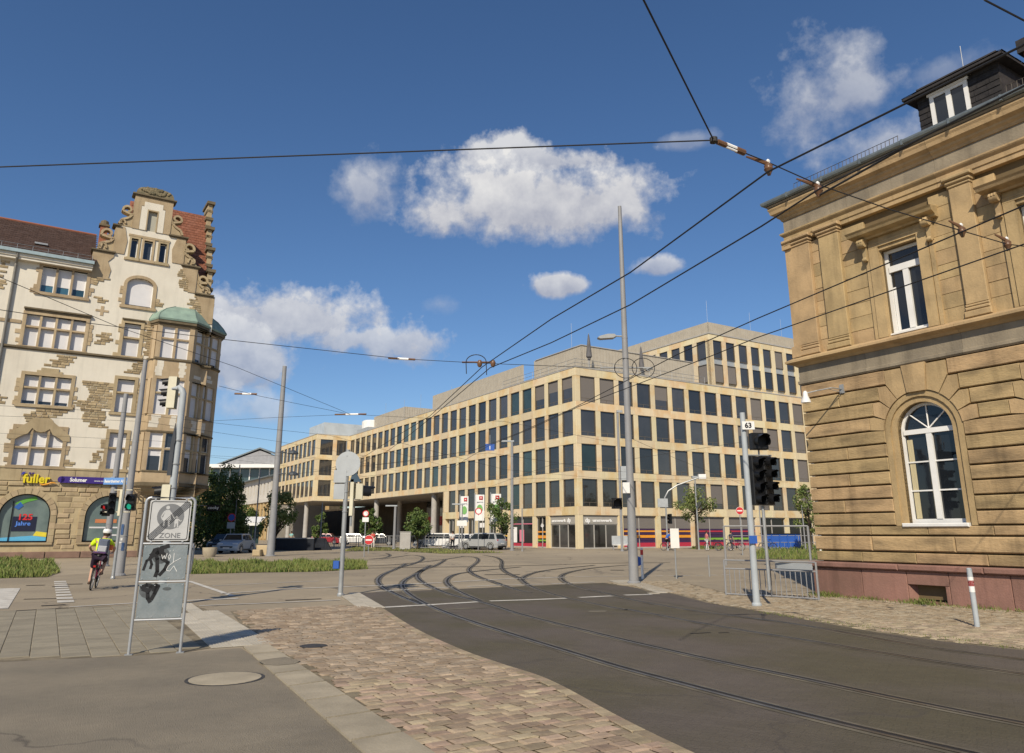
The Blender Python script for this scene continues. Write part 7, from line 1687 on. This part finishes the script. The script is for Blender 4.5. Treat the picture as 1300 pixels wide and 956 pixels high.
# ------------------------------------------------------------------ cars
M['tyre'] = mat('tyre_rubber', (.02, .02, .021), .8, .2, 8); M['rim'] = mat('alloy_rim', (.45, .46, .47), .35, .05, 4, metal=.6); M['carglass'] = glass('car_window', (.015, .02, .025), .03, .7)
M['lampglass'] = mat('headlamp_glass', (.70, .72, .74), .15, .05, 4, spec=.8); M['tail'] = mat('tail_lamp', (.45, .02, .02), .25, .05, 4)
def car(label, loc, az, paint, L=4.4, Wd=1.78, H=1.48, style='estate', group=None):
    t = thing('parked_car', label, 'car', loc, az, group)          # local x = forward
    hw = Wd/2
    side = [(-L/2, .55), (-L/2+.03, .85), (-L/2+.10, .98), (L/2-1.25, 1.0), (L/2-.35, .82), (L/2-.05, .62), (L/2, .40), (L/2-.08, .22), (-L/2+.06, .24)]
    def loft(prof, ws, top=None):
        mb = MB(); n = len(prof); rows = []
        for w, s in ws: rows.append([(x*s, w, .22+(z-.22)*(1 if s == 1 else .985)) for x, z in prof])
        vs = [v for r_ in rows for v in r_]; m_ = len(rows)
        fs = [(i*n+j, i*n+(j+1) % n, (i+1)*n+(j+1) % n, (i+1)*n+j) for i in range(m_-1) for j in range(n)] + [tuple(range(n)), tuple(range((m_-1)*n, m_*n))]
        return mb.add(vs, fs)
    body = loft(side, [(-hw, .955), (-hw+.06, .985), (-hw+.2, 1), (hw-.2, 1), (hw-.06, .985), (hw, .955)])
    bo = body.build('body', paint, t, True)
    rear = -L/2+.12 if style == 'estate' else -L/2+.55
    gh = [(rear, .97), (rear+.28, H-.10), (rear+.55, H), (.35, H), (.55, H-.03), (L/2-1.15, .99)]
    cab = MB(); n = len(gh); A = []
    for w, f in ((-1, 0), (1, 0)):
        for x, z in gh: A.append((x, w*(hw-.04-(z-.97)*.34), z))
    cab.add(A, [tuple(range(n)), tuple(range(2*n-1, n-1, -1))] + [(i, (i+1) % n, (i+1) % n+n, i+n) for i in range(n)]); cab.build('cabin', paint, t, True)
    def sidewin(x0, x1, x2, x3, nm='side_window'):
        for s in (-1, 1):
            y = lambda z: s*(hw-.04-(z-.97)*.34+.004); g_ = MB(); z0, z1 = 1.0, H-.10
            g_.add([(x0, y(z0), z0), (x1, y(z0), z0), (x2, y(z1), z1), (x3, y(z1), z1), (x0, y(z0)-s*.01, z0), (x1, y(z0)-s*.01, z0), (x2, y(z1)-s*.01, z1), (x3, y(z1)-s*.01, z1)], [(0,1,2,3),(7,6,5,4),(0,4,5,1),(1,5,6,2),(2,6,7,3),(3,7,4,0)]); g_.build(nm, M['carglass'], t)
    sidewin(rear+.93, -.01, -.02, rear+.95); sidewin(.03, L/2-1.22, .54, .03); sidewin(rear+.20, rear+.89, rear+.90, rear+.40)
    def slope(p, q, wf, nm):
        g_ = MB(); (x0, z0), (x1, z1) = p, q; d = Vector((x1-x0, 0, z1-z0)).normalized(); nn = Vector((-d.z, 0, d.x)); nn = nn if nn.z > 0 else -nn
        a, b = Vector((x0, 0, z0))+d*.06+nn*.006, Vector((x1, 0, z1))-d*.05+nn*.006
        wa, wb = (hw-.04-(z0-.97)*.34)*wf, (hw-.04-(z1-.97)*.34)*wf
        V = [a+Vector((0, -wa, 0)), a+Vector((0, wa, 0)), b+Vector((0, wb, 0)), b+Vector((0, -wb, 0))]; g_.add(V+[v-nn*.012 for v in V], [(0,1,2,3),(7,6,5,4),(0,4,5,1),(1,5,6,2),(2,6,7,3),(3,7,4,0)]); g_.build(nm, M['carglass'], t)
    slope(gh[5], gh[4], .90, 'windscreen'); slope(gh[0], gh[1], .86, 'rear_window')
    for sx in (-L/2+.80, L/2-.86):
        for s in (-1, 1):
            w = MB(); w.lathe([(.20, -.10), (.315, -.10), (.325, -.06), (.325, .06), (.315, .10), (.20, .10)], (0, 0, 0), 20, 0, 'y'); wo = w.build('wheel', M['tyre'], t, True, loc=(sx, s*(hw-.10), .325))
            h = MB(); h.lathe([(.205, -.09*1), (.19, -.115), (.05, -.105)], (0, 0, 0), 18, 0, 'y') if s < 0 else h.lathe([(.205, .09), (.19, .115), (.05, .105)], (0, 0, 0), 18, 0, 'y'); h.build('rim', M['rim'], wo, True)
            ar = MB(); ar.path([(sx+.40*cos(a), s*(hw-.015), .325+.40*sin(a)) for a in [pi*k/12 for k in range(13)]], .035, 6); ar.build('wheel_arch', M['black'], t)
    for s in (-1, 1):
        MB().cbox(-.20, .20, -.03, .05, -.07, .07, .02).build('headlight', M['lampglass'], t, loc=(L/2-.22, s*(hw-.28), .72), rz=pi/2)
        MB().cbox(-.12, .12, -.02, .06, -.16, .16, .02).build('tail_light', M['tail'], t, loc=(-L/2+.07, s*(hw-.20), .80), rz=-pi/2)
        MB().cbox(-.07, .07, -.09, .09, -.05, .06, .02).build('wing_mirror', paint, t, loc=(.85, s*(hw+.08), 1.02))
    MB().box(-.02, .0, -.26, .26, .46, .57).build('number_plate', M['white'], t, loc=(-L/2-.005, 0, .08)); MB().box(0, .02, -.26, .26, .36, .46).build('number_plate', M['white'], t, loc=(L/2+.002, 0, .02))
    MB().cbox(-.5, .5, -.02, .05, .3, .46, .02).build('grille', M['black'], t, loc=(L/2-.03, 0, .10), rz=pi/2); MB().cbox(-.7, .7, -.02, .05, .18, .34, .02).build('rear_bumper', M['black'], t, loc=(-L/2+.03, 0, .06), rz=-pi/2)
    for s in (-1, 1): MB().box(-L/2+1.2, L/2-1.25, s*(hw-.005)-.006, s*(hw-.005)+.006, .24, .34).build('sill', M['black'], t)
    return t
PW = mat('white_car_paint', (.72, .72, .71), .25, .02, 1, spec=.6); PS = mat('silver_car_paint', (.46, .47, .47), .28, .02, 1, spec=.6, metal=.3); PD = mat('dark_car_paint', (.03, .035, .045), .25, .05, 1, spec=.6); PR = mat('red_car_paint', (.35, .02, .03), .3, .03, 1, spec=.6)
cg = 'cars parked along the far kerb'
def cp_(px, py): p = at(px, py); return (p.x, p.y, 0)
car('silver estate car with dark rear window seen from behind and the side', cp_(613, 698), 302, PS, 4.5, 1.8, 1.58, group=cg)
car('white hatchback parked left of the silver estate car', cp_(588, 697), 300, PW, 4.2, 1.76, 1.50, 'hatch', group=cg)
car('white van-like car with long roof behind the railing at the passage', cp_(553, 696.5), 285, PW, 4.4, 1.8, 1.55, group=cg)
car('dark car in the shade under the bridging storey', cp_(482, 692.5), 90, PD, 4.3, 1.76, 1.45, group=cg)
car('white car in the shade beneath the bridging storey, left of the dark one', cp_(452, 691.5), 90, PW, 4.3, 1.76, 1.45, group=cg)
car('red car far under the bridging storey, leftmost of the row there', cp_(415, 691), 92, PR, 4.2, 1.74, 1.45, group=cg)
car('pale blue white compact car facing the square beside the leafy trees', cp_(299, 702), 182, mat('shade_darkened_car_paint', (.36, .41, .47), .25, .02, 1, spec=.6), 4.0, 1.75, 1.52, 'hatch')  # shade is put into this paint: pale blue darkened, as if standing in shadow
car('dark car behind the pale compact car by the trees', cp_(286, 699), 185, PD, 4.2, 1.75, 1.5, 'hatch')

# ------------------------------------------------------------------ people and bicycles
def skin(name, V, E, m, parent, sub=2):
    me = bpy.data.meshes.new(name); me.from_pydata([v[0] for v in V], E, [])
    o = bpy.data.objects.new(name, me); COL.objects.link(o)
    o.modifiers.new('skin', 'SKIN'); o.modifiers['skin'].use_smooth_shade = True
    s = o.modifiers.new('sub', 'SUBSURF'); s.levels = sub; s.render_levels = sub
    for i, v in enumerate(V):
        r = v[1]; o.data.skin_vertices[0].data[i].radius = (r, r) if not isinstance(r, tuple) else r
        o.data.skin_vertices[0].data[i].use_root = (i == 0)
    dg = bpy.context.evaluated_depsgraph_get(); dg.update(); me2 = bpy.data.meshes.new_from_object(o.evaluated_get(dg)); me2.name = name
    bpy.data.objects.remove(o); me2.materials.clear(); me2.materials.append(m)
    return place(me2, name, parent)
def person(t, P, skin_m, shirt, trousers, hair, shoe, short_legs=False, sleeves=.35, helmet=None, sub=1):
    """P: dict of joints"""
    pel, ch, nk, hd = P['pelvis'], P['chest'], P['neck'], P['head']
    V = [(pel, .13), (ch, .13), (nk, .055), (hd-Vector((0, 0, .10)), .07), (hd, (.085, .10)), (hd+Vector((0, 0, .10)), .06)]; E = [(0, 1), (1, 2), (2, 3), (3, 4), (4, 5)]
    for s in ('l', 'r'):
        b = len(V); V += [(P['sh'+s], .062), (P['el'+s], .042), (P['wr'+s], .030), (P['ha'+s], (.036, .018))]; E += [(1, b), (b, b+1), (b+1, b+2), (b+2, b+3)]
        d = (P['ha'+s]-P['wr'+s]).normalized(); sd_ = d.orthogonal().normalized(); up = d.cross(sd_)
        for q, l in ((-.026, .055), (-.009, .065), (.009, .062), (.026, .048)):
            f = len(V); V += [(P['ha'+s]+sd_*q+d*.03, .009), (P['ha'+s]+sd_*q+d*(.03+l*.6)-up*.01, .008), (P['ha'+s]+sd_*q+d*(.03+l*.8)-up*.035, .007)]; E += [(b+3, f), (f, f+1), (f+1, f+2)]
        f = len(V); V += [(P['ha'+s]+sd_*.04-d*.01, .010), (P['ha'+s]+sd_*.055+d*.03-up*.02, .009)]; E += [(b+3, f), (f, f+1)]
        b = len(V); V += [(P['hi'+s], .090), (P['kn'+s], .058), (P['an'+s], .040), (P['to'+s], .035)]; E += [(0, b), (b, b+1), (b+1, b+2), (b+2, b+3)]
    body = skin('body', V, E, skin_m, t, sub)
    V = [(pel+Vector((0, 0, .02)), (.155, .125)), (pel.lerp(ch, .55), (.155, .125)), (ch, (.165, .13)), (ch.lerp(nk, .6), .10)]; E = [(0, 1), (1, 2), (2, 3)]
    for s in ('l', 'r'): b = len(V); V += [(P['sh'+s], .078), (P['sh'+s].lerp(P['el'+s], sleeves*2), .066)]; E += [(2, b), (b, b+1)]
    skin('shirt', V, E, shirt, t, sub)
    V = [(pel, (.15, .125))]; E = []
    for s in ('l', 'r'):
        b = len(V); V += [(P['hi'+s], .112), (P['kn'+s], .082 if short_legs else .074)]; E += [(0, b), (b, b+1)]
        if not short_legs: V.append((P['an'+s], .058)); E.append((b+1, b+2))
    skin('shorts' if short_legs else 'trousers', V, E, trousers, t, sub)
    for s in ('l', 'r'):
        a, o = P['an'+s], P['to'+s]; d = (o-a); d.z = 0; d.normalize(); V = [(a-d*.05+Vector((0, 0, -.045)), .045), (a.lerp(o, .5)+Vector((0, 0, -.025)), .045), (o+d*.03, .036)]; skin('shoe', V, [(0, 1), (1, 2)], shoe, t, sub)
    hm = MB()
    if helmet:
        hm.lathe([(.115, -.02), (.128, .02), (.118, .075), (.08, .115), (.02, .13)], tuple(hd+Vector((0, 0, .02))), 14); h = hm.build('helmet', helmet, t, True)
        for k in (-1, 0, 1): MB().box(-.012+k*.05, .012+k*.05, -.09, .10, .10, .128).build('vent', M['ink'], h, loc=tuple(hd+Vector((0, 0, .02))))
        MB().lathe([(.088, -.08), (.098, -.02), (.095, .03)], tuple(hd+Vector((0, -.01, 0))), 12).build('hair', hair, t, True)
    else:
        hm.lathe([(.085, -.06), (.103, .0), (.10, .05), (.07, .10), (.02, .125)], tuple(hd+Vector((0, -.012, .02))), 14); hm.build('hair', hair, t, True)
    f = P.get('face', Vector((0, 1, 0))); sd_ = Vector((f.y, -f.x, 0)); c = hd+f*.092
    MB().lathe([(.004, -.03), (.013, -.02), (.004, .03)], tuple(c+f*.012), 6).build('nose', skin_m, body)
    for q in (-1, 1): MB().lathe([(.004, -.006), (.009, 0), (.004, .006)], tuple(c+sd_*.032*q+Vector((0, 0, .022))-f*.004), 6).build('eye', M['ink'], body); MB().lathe([(.01, -.03), (.016, 0), (.01, .03)], tuple(hd+sd_*.092*q), 6).build('ear', skin_m, body)
    MB().box(-.022, .022, -.004, .004, -.004, .004).build('mouth', M['red'], body, loc=tuple(c-Vector((0, 0, .045))-f*.006))
    return body
def bicycle(t, col, rack=True):
    for y in (-.52, .53):
        w = MB(); w.path([(0, y+.325*cos(a), .34+.325*sin(a)) for a in [2*pi*k/32 for k in range(33)]], .020, 7, caps=False); wo = w.build('wheel', M['tyre'], t, True)
        r = MB(); r.path([(0, y+.30*cos(a), .34+.30*sin(a)) for a in [2*pi*k/28 for k in range(29)]], .010, 5, caps=False); r.build('rim', M['rim'], wo)
        sp = MB()
        for k in range(12): a = 2*pi*k/12; sp.tube((.02*(-1)**k, y, .34), (0, y+.30*cos(a), .34+.30*sin(a)), .0025, n=3)
        so = sp.build('spoke', M['rim'], wo); so['kind'] = 'stuff'; MB().tube((-.045, y, .34), (.045, y, .34), .022, n=8).build('hub', M['rim'], wo)
        fd = MB(); A = [(y+.355*cos(a), .34+.355*sin(a)) for a in [RAD(15+150*k/12) for k in range(13)]]
        for (p, q), (u, v) in zip(A, A[1:]): fd.quad((-.03, p, q), (.03, p, q), (.03, u, v), (-.03, u, v))
        fd.build('mudguard', M['ink'], t)
    f = MB(); BB, ST, HT, HB = (0, -.02, .30), (0, -.17, .80), (0, .37, .86), (0, .42, .68)
    f.tube(BB, ST, .017, n=8).tube(ST, HT, .016, n=8).tube(BB, HB, .020, n=8).tube(HT, HB, .020, n=8)
    for s in (-1, 1): f.tube((s*.05, -.52, .34), BB, .010, n=6).tube((s*.05, -.52, .34), ST, .009, n=6).tube((s*.045, .53, .34), HB, .012, n=6)
    f.build('frame', col, t, True)
    MB().tube(ST, (0, -.20, .95), .013, n=6).lathe([(.03, 0), (.10, .02), (.09, .06), (.03, .075)], (0, -.24, .94), 12).build('saddle', M['black'], t, True)
    h = MB(); h.tube(HT, (0, .33, 1.02), .014, n=6); h.path([(-.30, .26, 1.05), (-.20, .34, 1.04), (0, .36, 1.03), (.20, .34, 1.04), (.30, .26, 1.05)], .012, 6); h.build('handlebar', M['rim'], t, True)
    c = MB(); c.lathe([(.09, -.01), (.095, 0), (.09, .01)], (.06, -.02, .30), 16, 0, 'x'); c.tube((.07, -.02, .30), (.07, .04, .44), .010, n=6); c.tube((-.07, -.02, .30), (-.07, -.08, .16), .010, n=6); c.box(.07, .17, .0, .09, .43, .455); c.box(-.17, -.07, -.12, -.03, .145, .17); c.build('crank', M['black'], t)
    if rack:
        r = MB(); r.box(-.07, .07, -.75, -.28, .70, .72); r.tube((-.06, -.52, .36), (-.06, -.55, .70), .007, n=5); r.tube((.06, -.52, .36), (.06, -.55, .70), .007, n=5); r.build('rack', M['black'], t); MB().box(-.03, .03, -.78, -.75, .66, .71).build('rear_light', M['tail'], t)
Vv = Vector
def riding():
    return dict(pelvis=Vv((0, -.22, 1.00)), chest=Vv((-.02, .0, 1.33)), neck=Vv((.0, .08, 1.50)), head=Vv((.03, .13, 1.63)), shl=Vv((-.19, .02, 1.39)), shr=Vv((.18, .02, 1.40)), ell=Vv((-.36, .10, 1.20)), elr=Vv((.33, .12, 1.20)), wrl=Vv((-.31, .24, 1.09)), wrr=Vv((.30, .25, 1.09)), hal=Vv((-.29, .30, 1.075)), har=Vv((.285, .30, 1.075)),
        hil=Vv((-.10, -.18, .94)), hir=Vv((.10, -.18, .94)), knl=Vv((-.15, .10, .60)), knr=Vv((.14, .20, .82)), anl=Vv((-.13, -.10, .22)), anr=Vv((.125, .05, .50)), tol=Vv((-.13, .04, .17)), tor=Vv((.125, .17, .455)))
pc = at(118, 748)
cy = thing('cyclist_bicycle', 'bicycle with rear rack ridden away from the camera on the left road', 'bicycle', pc, 90+6); bicycle(cy, mat('maroon_bike_paint', (.20, .02, .05), .4, .05, 3)); cy.rotation_euler = (0, RAD(5), RAD(21))
rd = thing('person', 'cyclist in a yellow high-visibility vest, white helmet and grey backpack seen from behind', 'person', pc, 96); rd.rotation_euler = cy.rotation_euler
person(rd, riding(), M['skin'], mat('hi_vis_yellow', (.62, .80, .02), .7, .06, 6), mat('dark_shorts', (.03, .015, .035), .8, .15, 4), mat('dark_hair', (.04, .025, .015), .8, .2, 10), mat('brown_shoe', (.09, .055, .035), .7, .1, 5), True, .40, M['white'], sub=2)
bp_ = MB(); bp_.cbox(-.10, .19, -.30, -.10, 1.06, 1.46, .05); rdb = bp_.build('backpack', mat('grey_blue_backpack', (.12, .14, .19), .7, .1, 4), rd); MB().cbox(-.07, .16, -.34, -.29, 1.08, 1.26, .02).build('pocket', mat('backpack_pale_trim', (.40, .41, .43), .7, .05, 4), rdb)
MB().cbox(-.075, -.055, -.13, .12, 1.10, 1.47, .005).build('strap', M['ink'], rdb)
MB().cbox(-.17, .17, -.37, -.31, 1.035, 1.085, .015).build('waist_band', mat('violet_band', (.10, .05, .14), .7, .1, 4), rd)
oc = MB(); oc.cbox(.19, .29, -.02, .06, 1.14, 1.30, .02); oc.build('sleeve_patch', mat('orange_sleeve', (.85, .20, .08), .7, .05, 4), rd)
def standing(f=0.0, stride=.16):
    return dict(pelvis=Vv((0, 0, .95)), chest=Vv((0, .0, 1.28)), neck=Vv((0, .0, 1.48)), head=Vv((0, .02, 1.62)), shl=Vv((-.19, 0, 1.40)), shr=Vv((.19, 0, 1.40)), ell=Vv((-.24, -.05, 1.13)), elr=Vv((.24, .05, 1.13)), wrl=Vv((-.24, .05, .90)), wrr=Vv((.24, .13, .92)), hal=Vv((-.24, .08, .83)), har=Vv((.24, .16, .85)),
        hil=Vv((-.10, 0, .90)), hir=Vv((.10, 0, .90)), knl=Vv((-.10, stride*.7, .50)), knr=Vv((.10, -stride*.2, .50)), anl=Vv((-.10, stride, .09)), anr=Vv((.10, -stride, .11)), tol=Vv((-.10, stride+.14, .05)), tor=Vv((.10, -stride+.13, .05)))
def walker(label, px, py, az, shirt, trs, short=False, hair=(.05, .03, .02)):
    p = at(px, py); t = thing('person', label, 'person', p, az); n = abs(hash(label)) % 1 
    person(t, standing(), M['skin'], mat('shirt_%d_%d' % (px, py), shirt, .8, .1, 5), mat('trousers_%d_%d' % (px, py), trs, .8, .1, 5), mat('hair_%d_%d' % (px, py), hair, .8, .2, 8), M['white'], short, sub=1); return t
walker('pedestrian in a white top and dark trousers walking in front of the white hatchback', 574.5, 698.5, 60, (.72, .72, .70), (.02, .02, .025))
walker('pedestrian in a turquoise shirt behind the dark barrier', 369, 693, 100, (.25, .50, .48), (.05, .05, .06))
walker('pedestrian in a red top behind the far left no entry sign', 473, 696, 250, (.60, .10, .08), (.70, .66, .60))
walker('pedestrian in white by the railing left of the crossing', 437, 695, 200, (.70, .70, .70), (.30, .30, .32))
walker('pedestrian in a pink dress coloured top by the red shop window', 683, 694.5, 150, (.72, .25, .32), (.60, .15, .22))
p = at(849, 699); bt = thing('cyclist_bicycle', 'black bicycle ridden by a cyclist in blue in front of the striped shopfront', 'bicycle', p, 70); bicycle(bt, M['black'], False); bt.rotation_euler = (0, 0, RAD(-70))
rt2 = thing('person', 'cyclist in a blue jersey riding past the striped shopfront', 'person', p, 70); rt2.rotation_euler = bt.rotation_euler
person(rt2, riding(), M['skin'], mat('blue_jersey', (.03, .12, .45), .8, .1, 5), M['ink'], mat('brown_hair', (.06, .035, .02), .8, .2, 8), M['ink'], True, sub=1)
pb0 = thing('parked_bicycle', 'parked black bicycle beyond the bar fence, left of the pole', 'bicycle', at(935, 699), 40, 'bicycles parked beyond the fence'); bicycle(pb0, M['ink'], True)
for px, lab in ((905, 'parked bicycle furthest left, near the young tree with gaps'), (920, 'parked bicycle between the young tree and the tubular rail'), (975, 'parked bicycle right of the numbered signal pole')):
    dup(pb0, at(px, 699), RAD(50), lab)
walker('person in a dark jacket standing among the parked bicycles', 929, 698.5, 160, (.06, .07, .10), (.10, .10, .14)); walker('person in a red and white top left of the parked bicycles', 898, 698, 170, (.60, .20, .2), (.6, .6, .6))

# ------------------------------------------------------------------ overhead wires
def wire(label, pts, r, name='overhead_wire', grp='overhead tram wires'):
    mb = MB(); mb.path(pts, r, 6); o = mb.build(name, M['wire'], None, True); tag(o, label, 'wire', grp); return o
def aw(px, py, z): return at(px, py, z)
ZC_, ZS = 5.8, 6.35
c1 = [aw(1340, 24, ZC_), aw(1298, 58, ZC_), aw(975, 218, ZC_), aw(800, 346, ZC_), aw(700, 405, ZC_), aw(612, 466, ZC_), aw(546, 528, ZC_), Vector((-5.2, 34, 5.9)), Vector((-8.5, 44, 6.0)), Vector((-14, 56, 6.0))]
c2 = [aw(1400, 48, ZC_), aw(1300, 109, ZC_), aw(1170, 175, ZC_), aw(1040, 240, ZC_), aw(967, 287, ZC_), aw(800, 387, ZC_), aw(700, 435, ZC_), aw(622, 467, ZC_), aw(550, 528, ZC_), Vector((-4.4, 33, 5.9)), Vector((-7.0, 42, 6.0)), Vector((-12.0, 54, 6.0))]
wire('contact wire crossing in front of the dormer down to the office roof', c1, .0115); wire('contact wire meeting the gutter corner of the sandstone building', c2, .0115)
c3 = [aw(1420, 196, ZC_), aw(1300, 261, ZC_), aw(960, 405, ZC_), aw(860, 450, ZC_), aw(728, 518, ZC_), aw(660, 549, ZC_), aw(600, 572, 5.9), Vector((-7, 48, 6.0)), Vector((-20, 62, 6.0))]
c4 = [aw(1420, 262, ZC_), aw(1300, 310, ZC_), aw(960, 429, ZC_), aw(900, 453, ZC_), aw(735, 516, ZC_), aw(670, 546, ZC_), aw(620, 566, 5.9), Vector((-4, 52, 6.0)), Vector((-16, 66, 6.0))]
wire('upper of the two contact wires in front of the tall sandstone window', c3, .011); wire('lower of the two contact wires in front of the tall sandstone window', c4, .011)
J = aw(906, 178, ZS)
wire('span wire running left from the wire junction across the whole sky', [aw(-260, 222, ZS), aw(0, 212, ZS), aw(450, 195, ZS), J], .009, grp='span wires'); wire('span wire rising steeply from the junction over the camera', [J, aw(817, 0, ZS), aw(760, -140, ZS)], .010, grp='span wires')
T = [J, aw(940, 192, ZS-.05), aw(975, 206, ZS-.15), aw(1038, 234, ZS-.25), aw(1130, 266, 6.0), aw(1221, 293, 5.95), aw(1279, 310, 5.95), aw(1400, 325, 6.3)]
wire('span wire carrying the brown hangers towards the sandstone building', T, .008, grp='span wires'); wire('short wire in the upper right corner of the sky', [aw(1250, 0, ZS), aw(1300, 26, ZS), aw(1400, 80, ZS)], .010, grp='span wires')
def hanger(label, p, q, w):
    t = thing('wire_hanger', label, 'insulator', p, 90, 'insulated wire hangers'); d = q-p
    MB().lathe([(.03, .0), (.055, -.03), (.05, -.06), (.06, -.08), (.035, -.12), (.02, -.16)], (0, 0, -.0), 12).build('insulator', M['porcelain'], t, True)
    MB().tube((0, 0, -.14), d, .014, n=6).build('clamp', M['iron'], t)
    MB().path([(0, 0, .0), tuple(Vector((w, 0, .06))), tuple(Vector((w*1.7, 0, .10)))], [.03, .02, .012], 6).build('arm', M['porcelain'], t); MB().lathe([(.02, 0), (.03, .03), (.012, .06)], n=8).build('cap', M['white'], t)
hanger('brown hanger on the wire nearest the wire junction', T[2]-Vector((0, 0, .02)), c1[2], -.16); hanger('brown hanger at the gutter corner of the sandstone building', T[3]-Vector((0, 0, .02)), c2[2], -.16)
hanger('dark hanger before the pilaster of the sandstone building', T[5]+Vector((0, 0, .06)), aw(1221, 295, 5.80), -.1); hanger('dark hanger at the right edge beside the second console', T[6]+Vector((0, 0, .06)), aw(1279, 318, 5.80), -.1)
ti = thing('turnbuckle_insulator', 'white and brown strain insulator at the wire junction', 'insulator', J, 90)
d = T[1]-J; e = Vector((0, .004, .02)); MB().tube(d*.15, d*.45, .035, n=8).build('brown_end', M['porcelain'], ti, True); MB().tube(d*.45+e, d*.85+e, .024, n=8).tube(d*.45-e*1.4, d*.85-e*1.4, .014, n=6).build('white_rod', M['lettering'], ti); MB().tube(d*.85, d*1.15, .04, n=8).build('brown_end', M['porcelain'], ti, True); MB().lathe([(.05, -.03), (.05, .03)], n=10).build('eye', M['iron'], ti)
# cross span between the masts at the height of the roof line, with loop and insulators
zD = zat(467, pD.y); A = Vector((pD.x-.9, pD.y, zD)); Bq = aw(609, 461, zD-.1); Cq = aw(510, 455.5, zD); Dq = aw(285, 431, zD); Eq = aw(110, 410, zD)
wire('cross span from the tallest mast past the wire loop to the gabled house', [A, aw(735, 466, zD), Bq, Cq, Dq, Eq, aw(-120, 375, zD)], .010, grp='span wires')
ti = thing('loop_hanger', 'black wire loop with two brown hangers under the cross span', 'insulator', Bq, 90); lo = MB(); lo.path([(.34*cos(a)-.12, -.05, .02+.26*sin(a)) for a in [pi*k/14 for k in range(15)]], .016, 6); lo.path([(-.46, -.05, .02), (-.44, -.05, -.38)], .016, 6); lo.path([(.22, -.05, .02), (.24, -.05, -.42)], .016, 6); lo.build('loop', M['wire'], ti, True)
for x in (.0, .45): MB().lathe([(.05, .1), (.09, .02), (.08, -.08), (.04, -.14)], (x, 0, 0), 10).build('insulator', M['porcelain'], ti, True)
MB().tube((-.6, 0, .03), (.5, 0, .03), .03, n=6).build('bar', M['porcelain'], ti)
def strain(label, p, d, l=.45):
    t = thing('turnbuckle_insulator', label, 'insulator', p, 90); d = d.normalized(); MB().tube(-d*l, -d*l*.3, .035, n=8).build('brown_end', M['porcelain'], t, True); MB().tube(-d*l*.3, d*l*.5, .04, n=8).build('white_rod', M['lettering'], t, True); MB().tube(d*l*.5, d*l, .035, n=8).build('brown_end', M['porcelain'], t, True)
strain('pale strain insulator on the cross span left of the wire loop', Cq, Bq-Cq)
zl = 6.6
wsp = [('thin wire slanting over the stone cross of the gabled house', [(-40, 333), (0, 352), (150, 415), (300, 466), (445, 526)]), ('wire from the oriel to the insulator cluster above the wing', [(278, 490), (330, 503), (445, 526)]), ('wire from the insulator cluster to the office facade', [(445, 526), (520, 530), (640, 535), (770, 560)]),
 ('long wire low across the gabled house at window height', [(-40, 512), (0, 515), (150, 523), (300, 540), (420, 553), (560, 590)]), ('second long wire low across the gabled house', [(-40, 526), (0, 528), (180, 535), (350, 560), (470, 580)]), ('third long wire crossing the arched head of the first floor window', [(-40, 549), (0, 550), (200, 560), (360, 575), (520, 600)]), ('fourth long wire just above the yellow shop lettering', [(-40, 563), (0, 564), (200, 572), (350, 590), (460, 604)]), ('wire rising gently from the oriel towards the insulator cluster', [(240, 536), (350, 530), (445, 526)]), ('low wire between oriel corner and slim mast', [(200, 575), (300, 580), (345, 578), (480, 590)])]
for lab, pts in wsp: wire(lab, [aw(x, y, zl) for x, y in pts], .007, grp='thin wires in front of the gabled house')
strain('pale strain insulator cluster above the far wing', aw(445, 526, zl), Vector((1, -.1, 0)), .7); strain('small strain insulator on the wire above the oriel corner', aw(312, 500, zl), Vector((1, .1, 0)), .4)
zl2 = 6.0
for lab, pts in (('wire across the lower office windows near the banners', [(500, 560), (640, 596), (760, 607), (1000, 612)]), ('wire across the office front at the second floor', [(560, 640), (700, 590), (800, 583), (950, 560)]), ('wire below the third row of office windows', [(480, 590), (620, 575), (780, 598), (900, 607), (940, 610)]), ('wire drooping from the tallest mast to the signal pole', [(800, 556), (860, 583), (943, 615)]), ('wire across the corner windows of the office block', [(600, 610), (690, 607), (790, 612)])):
    wire(lab, [aw(x, y, zl2) for x, y in pts], .008, grp='thin wires in front of the office block')
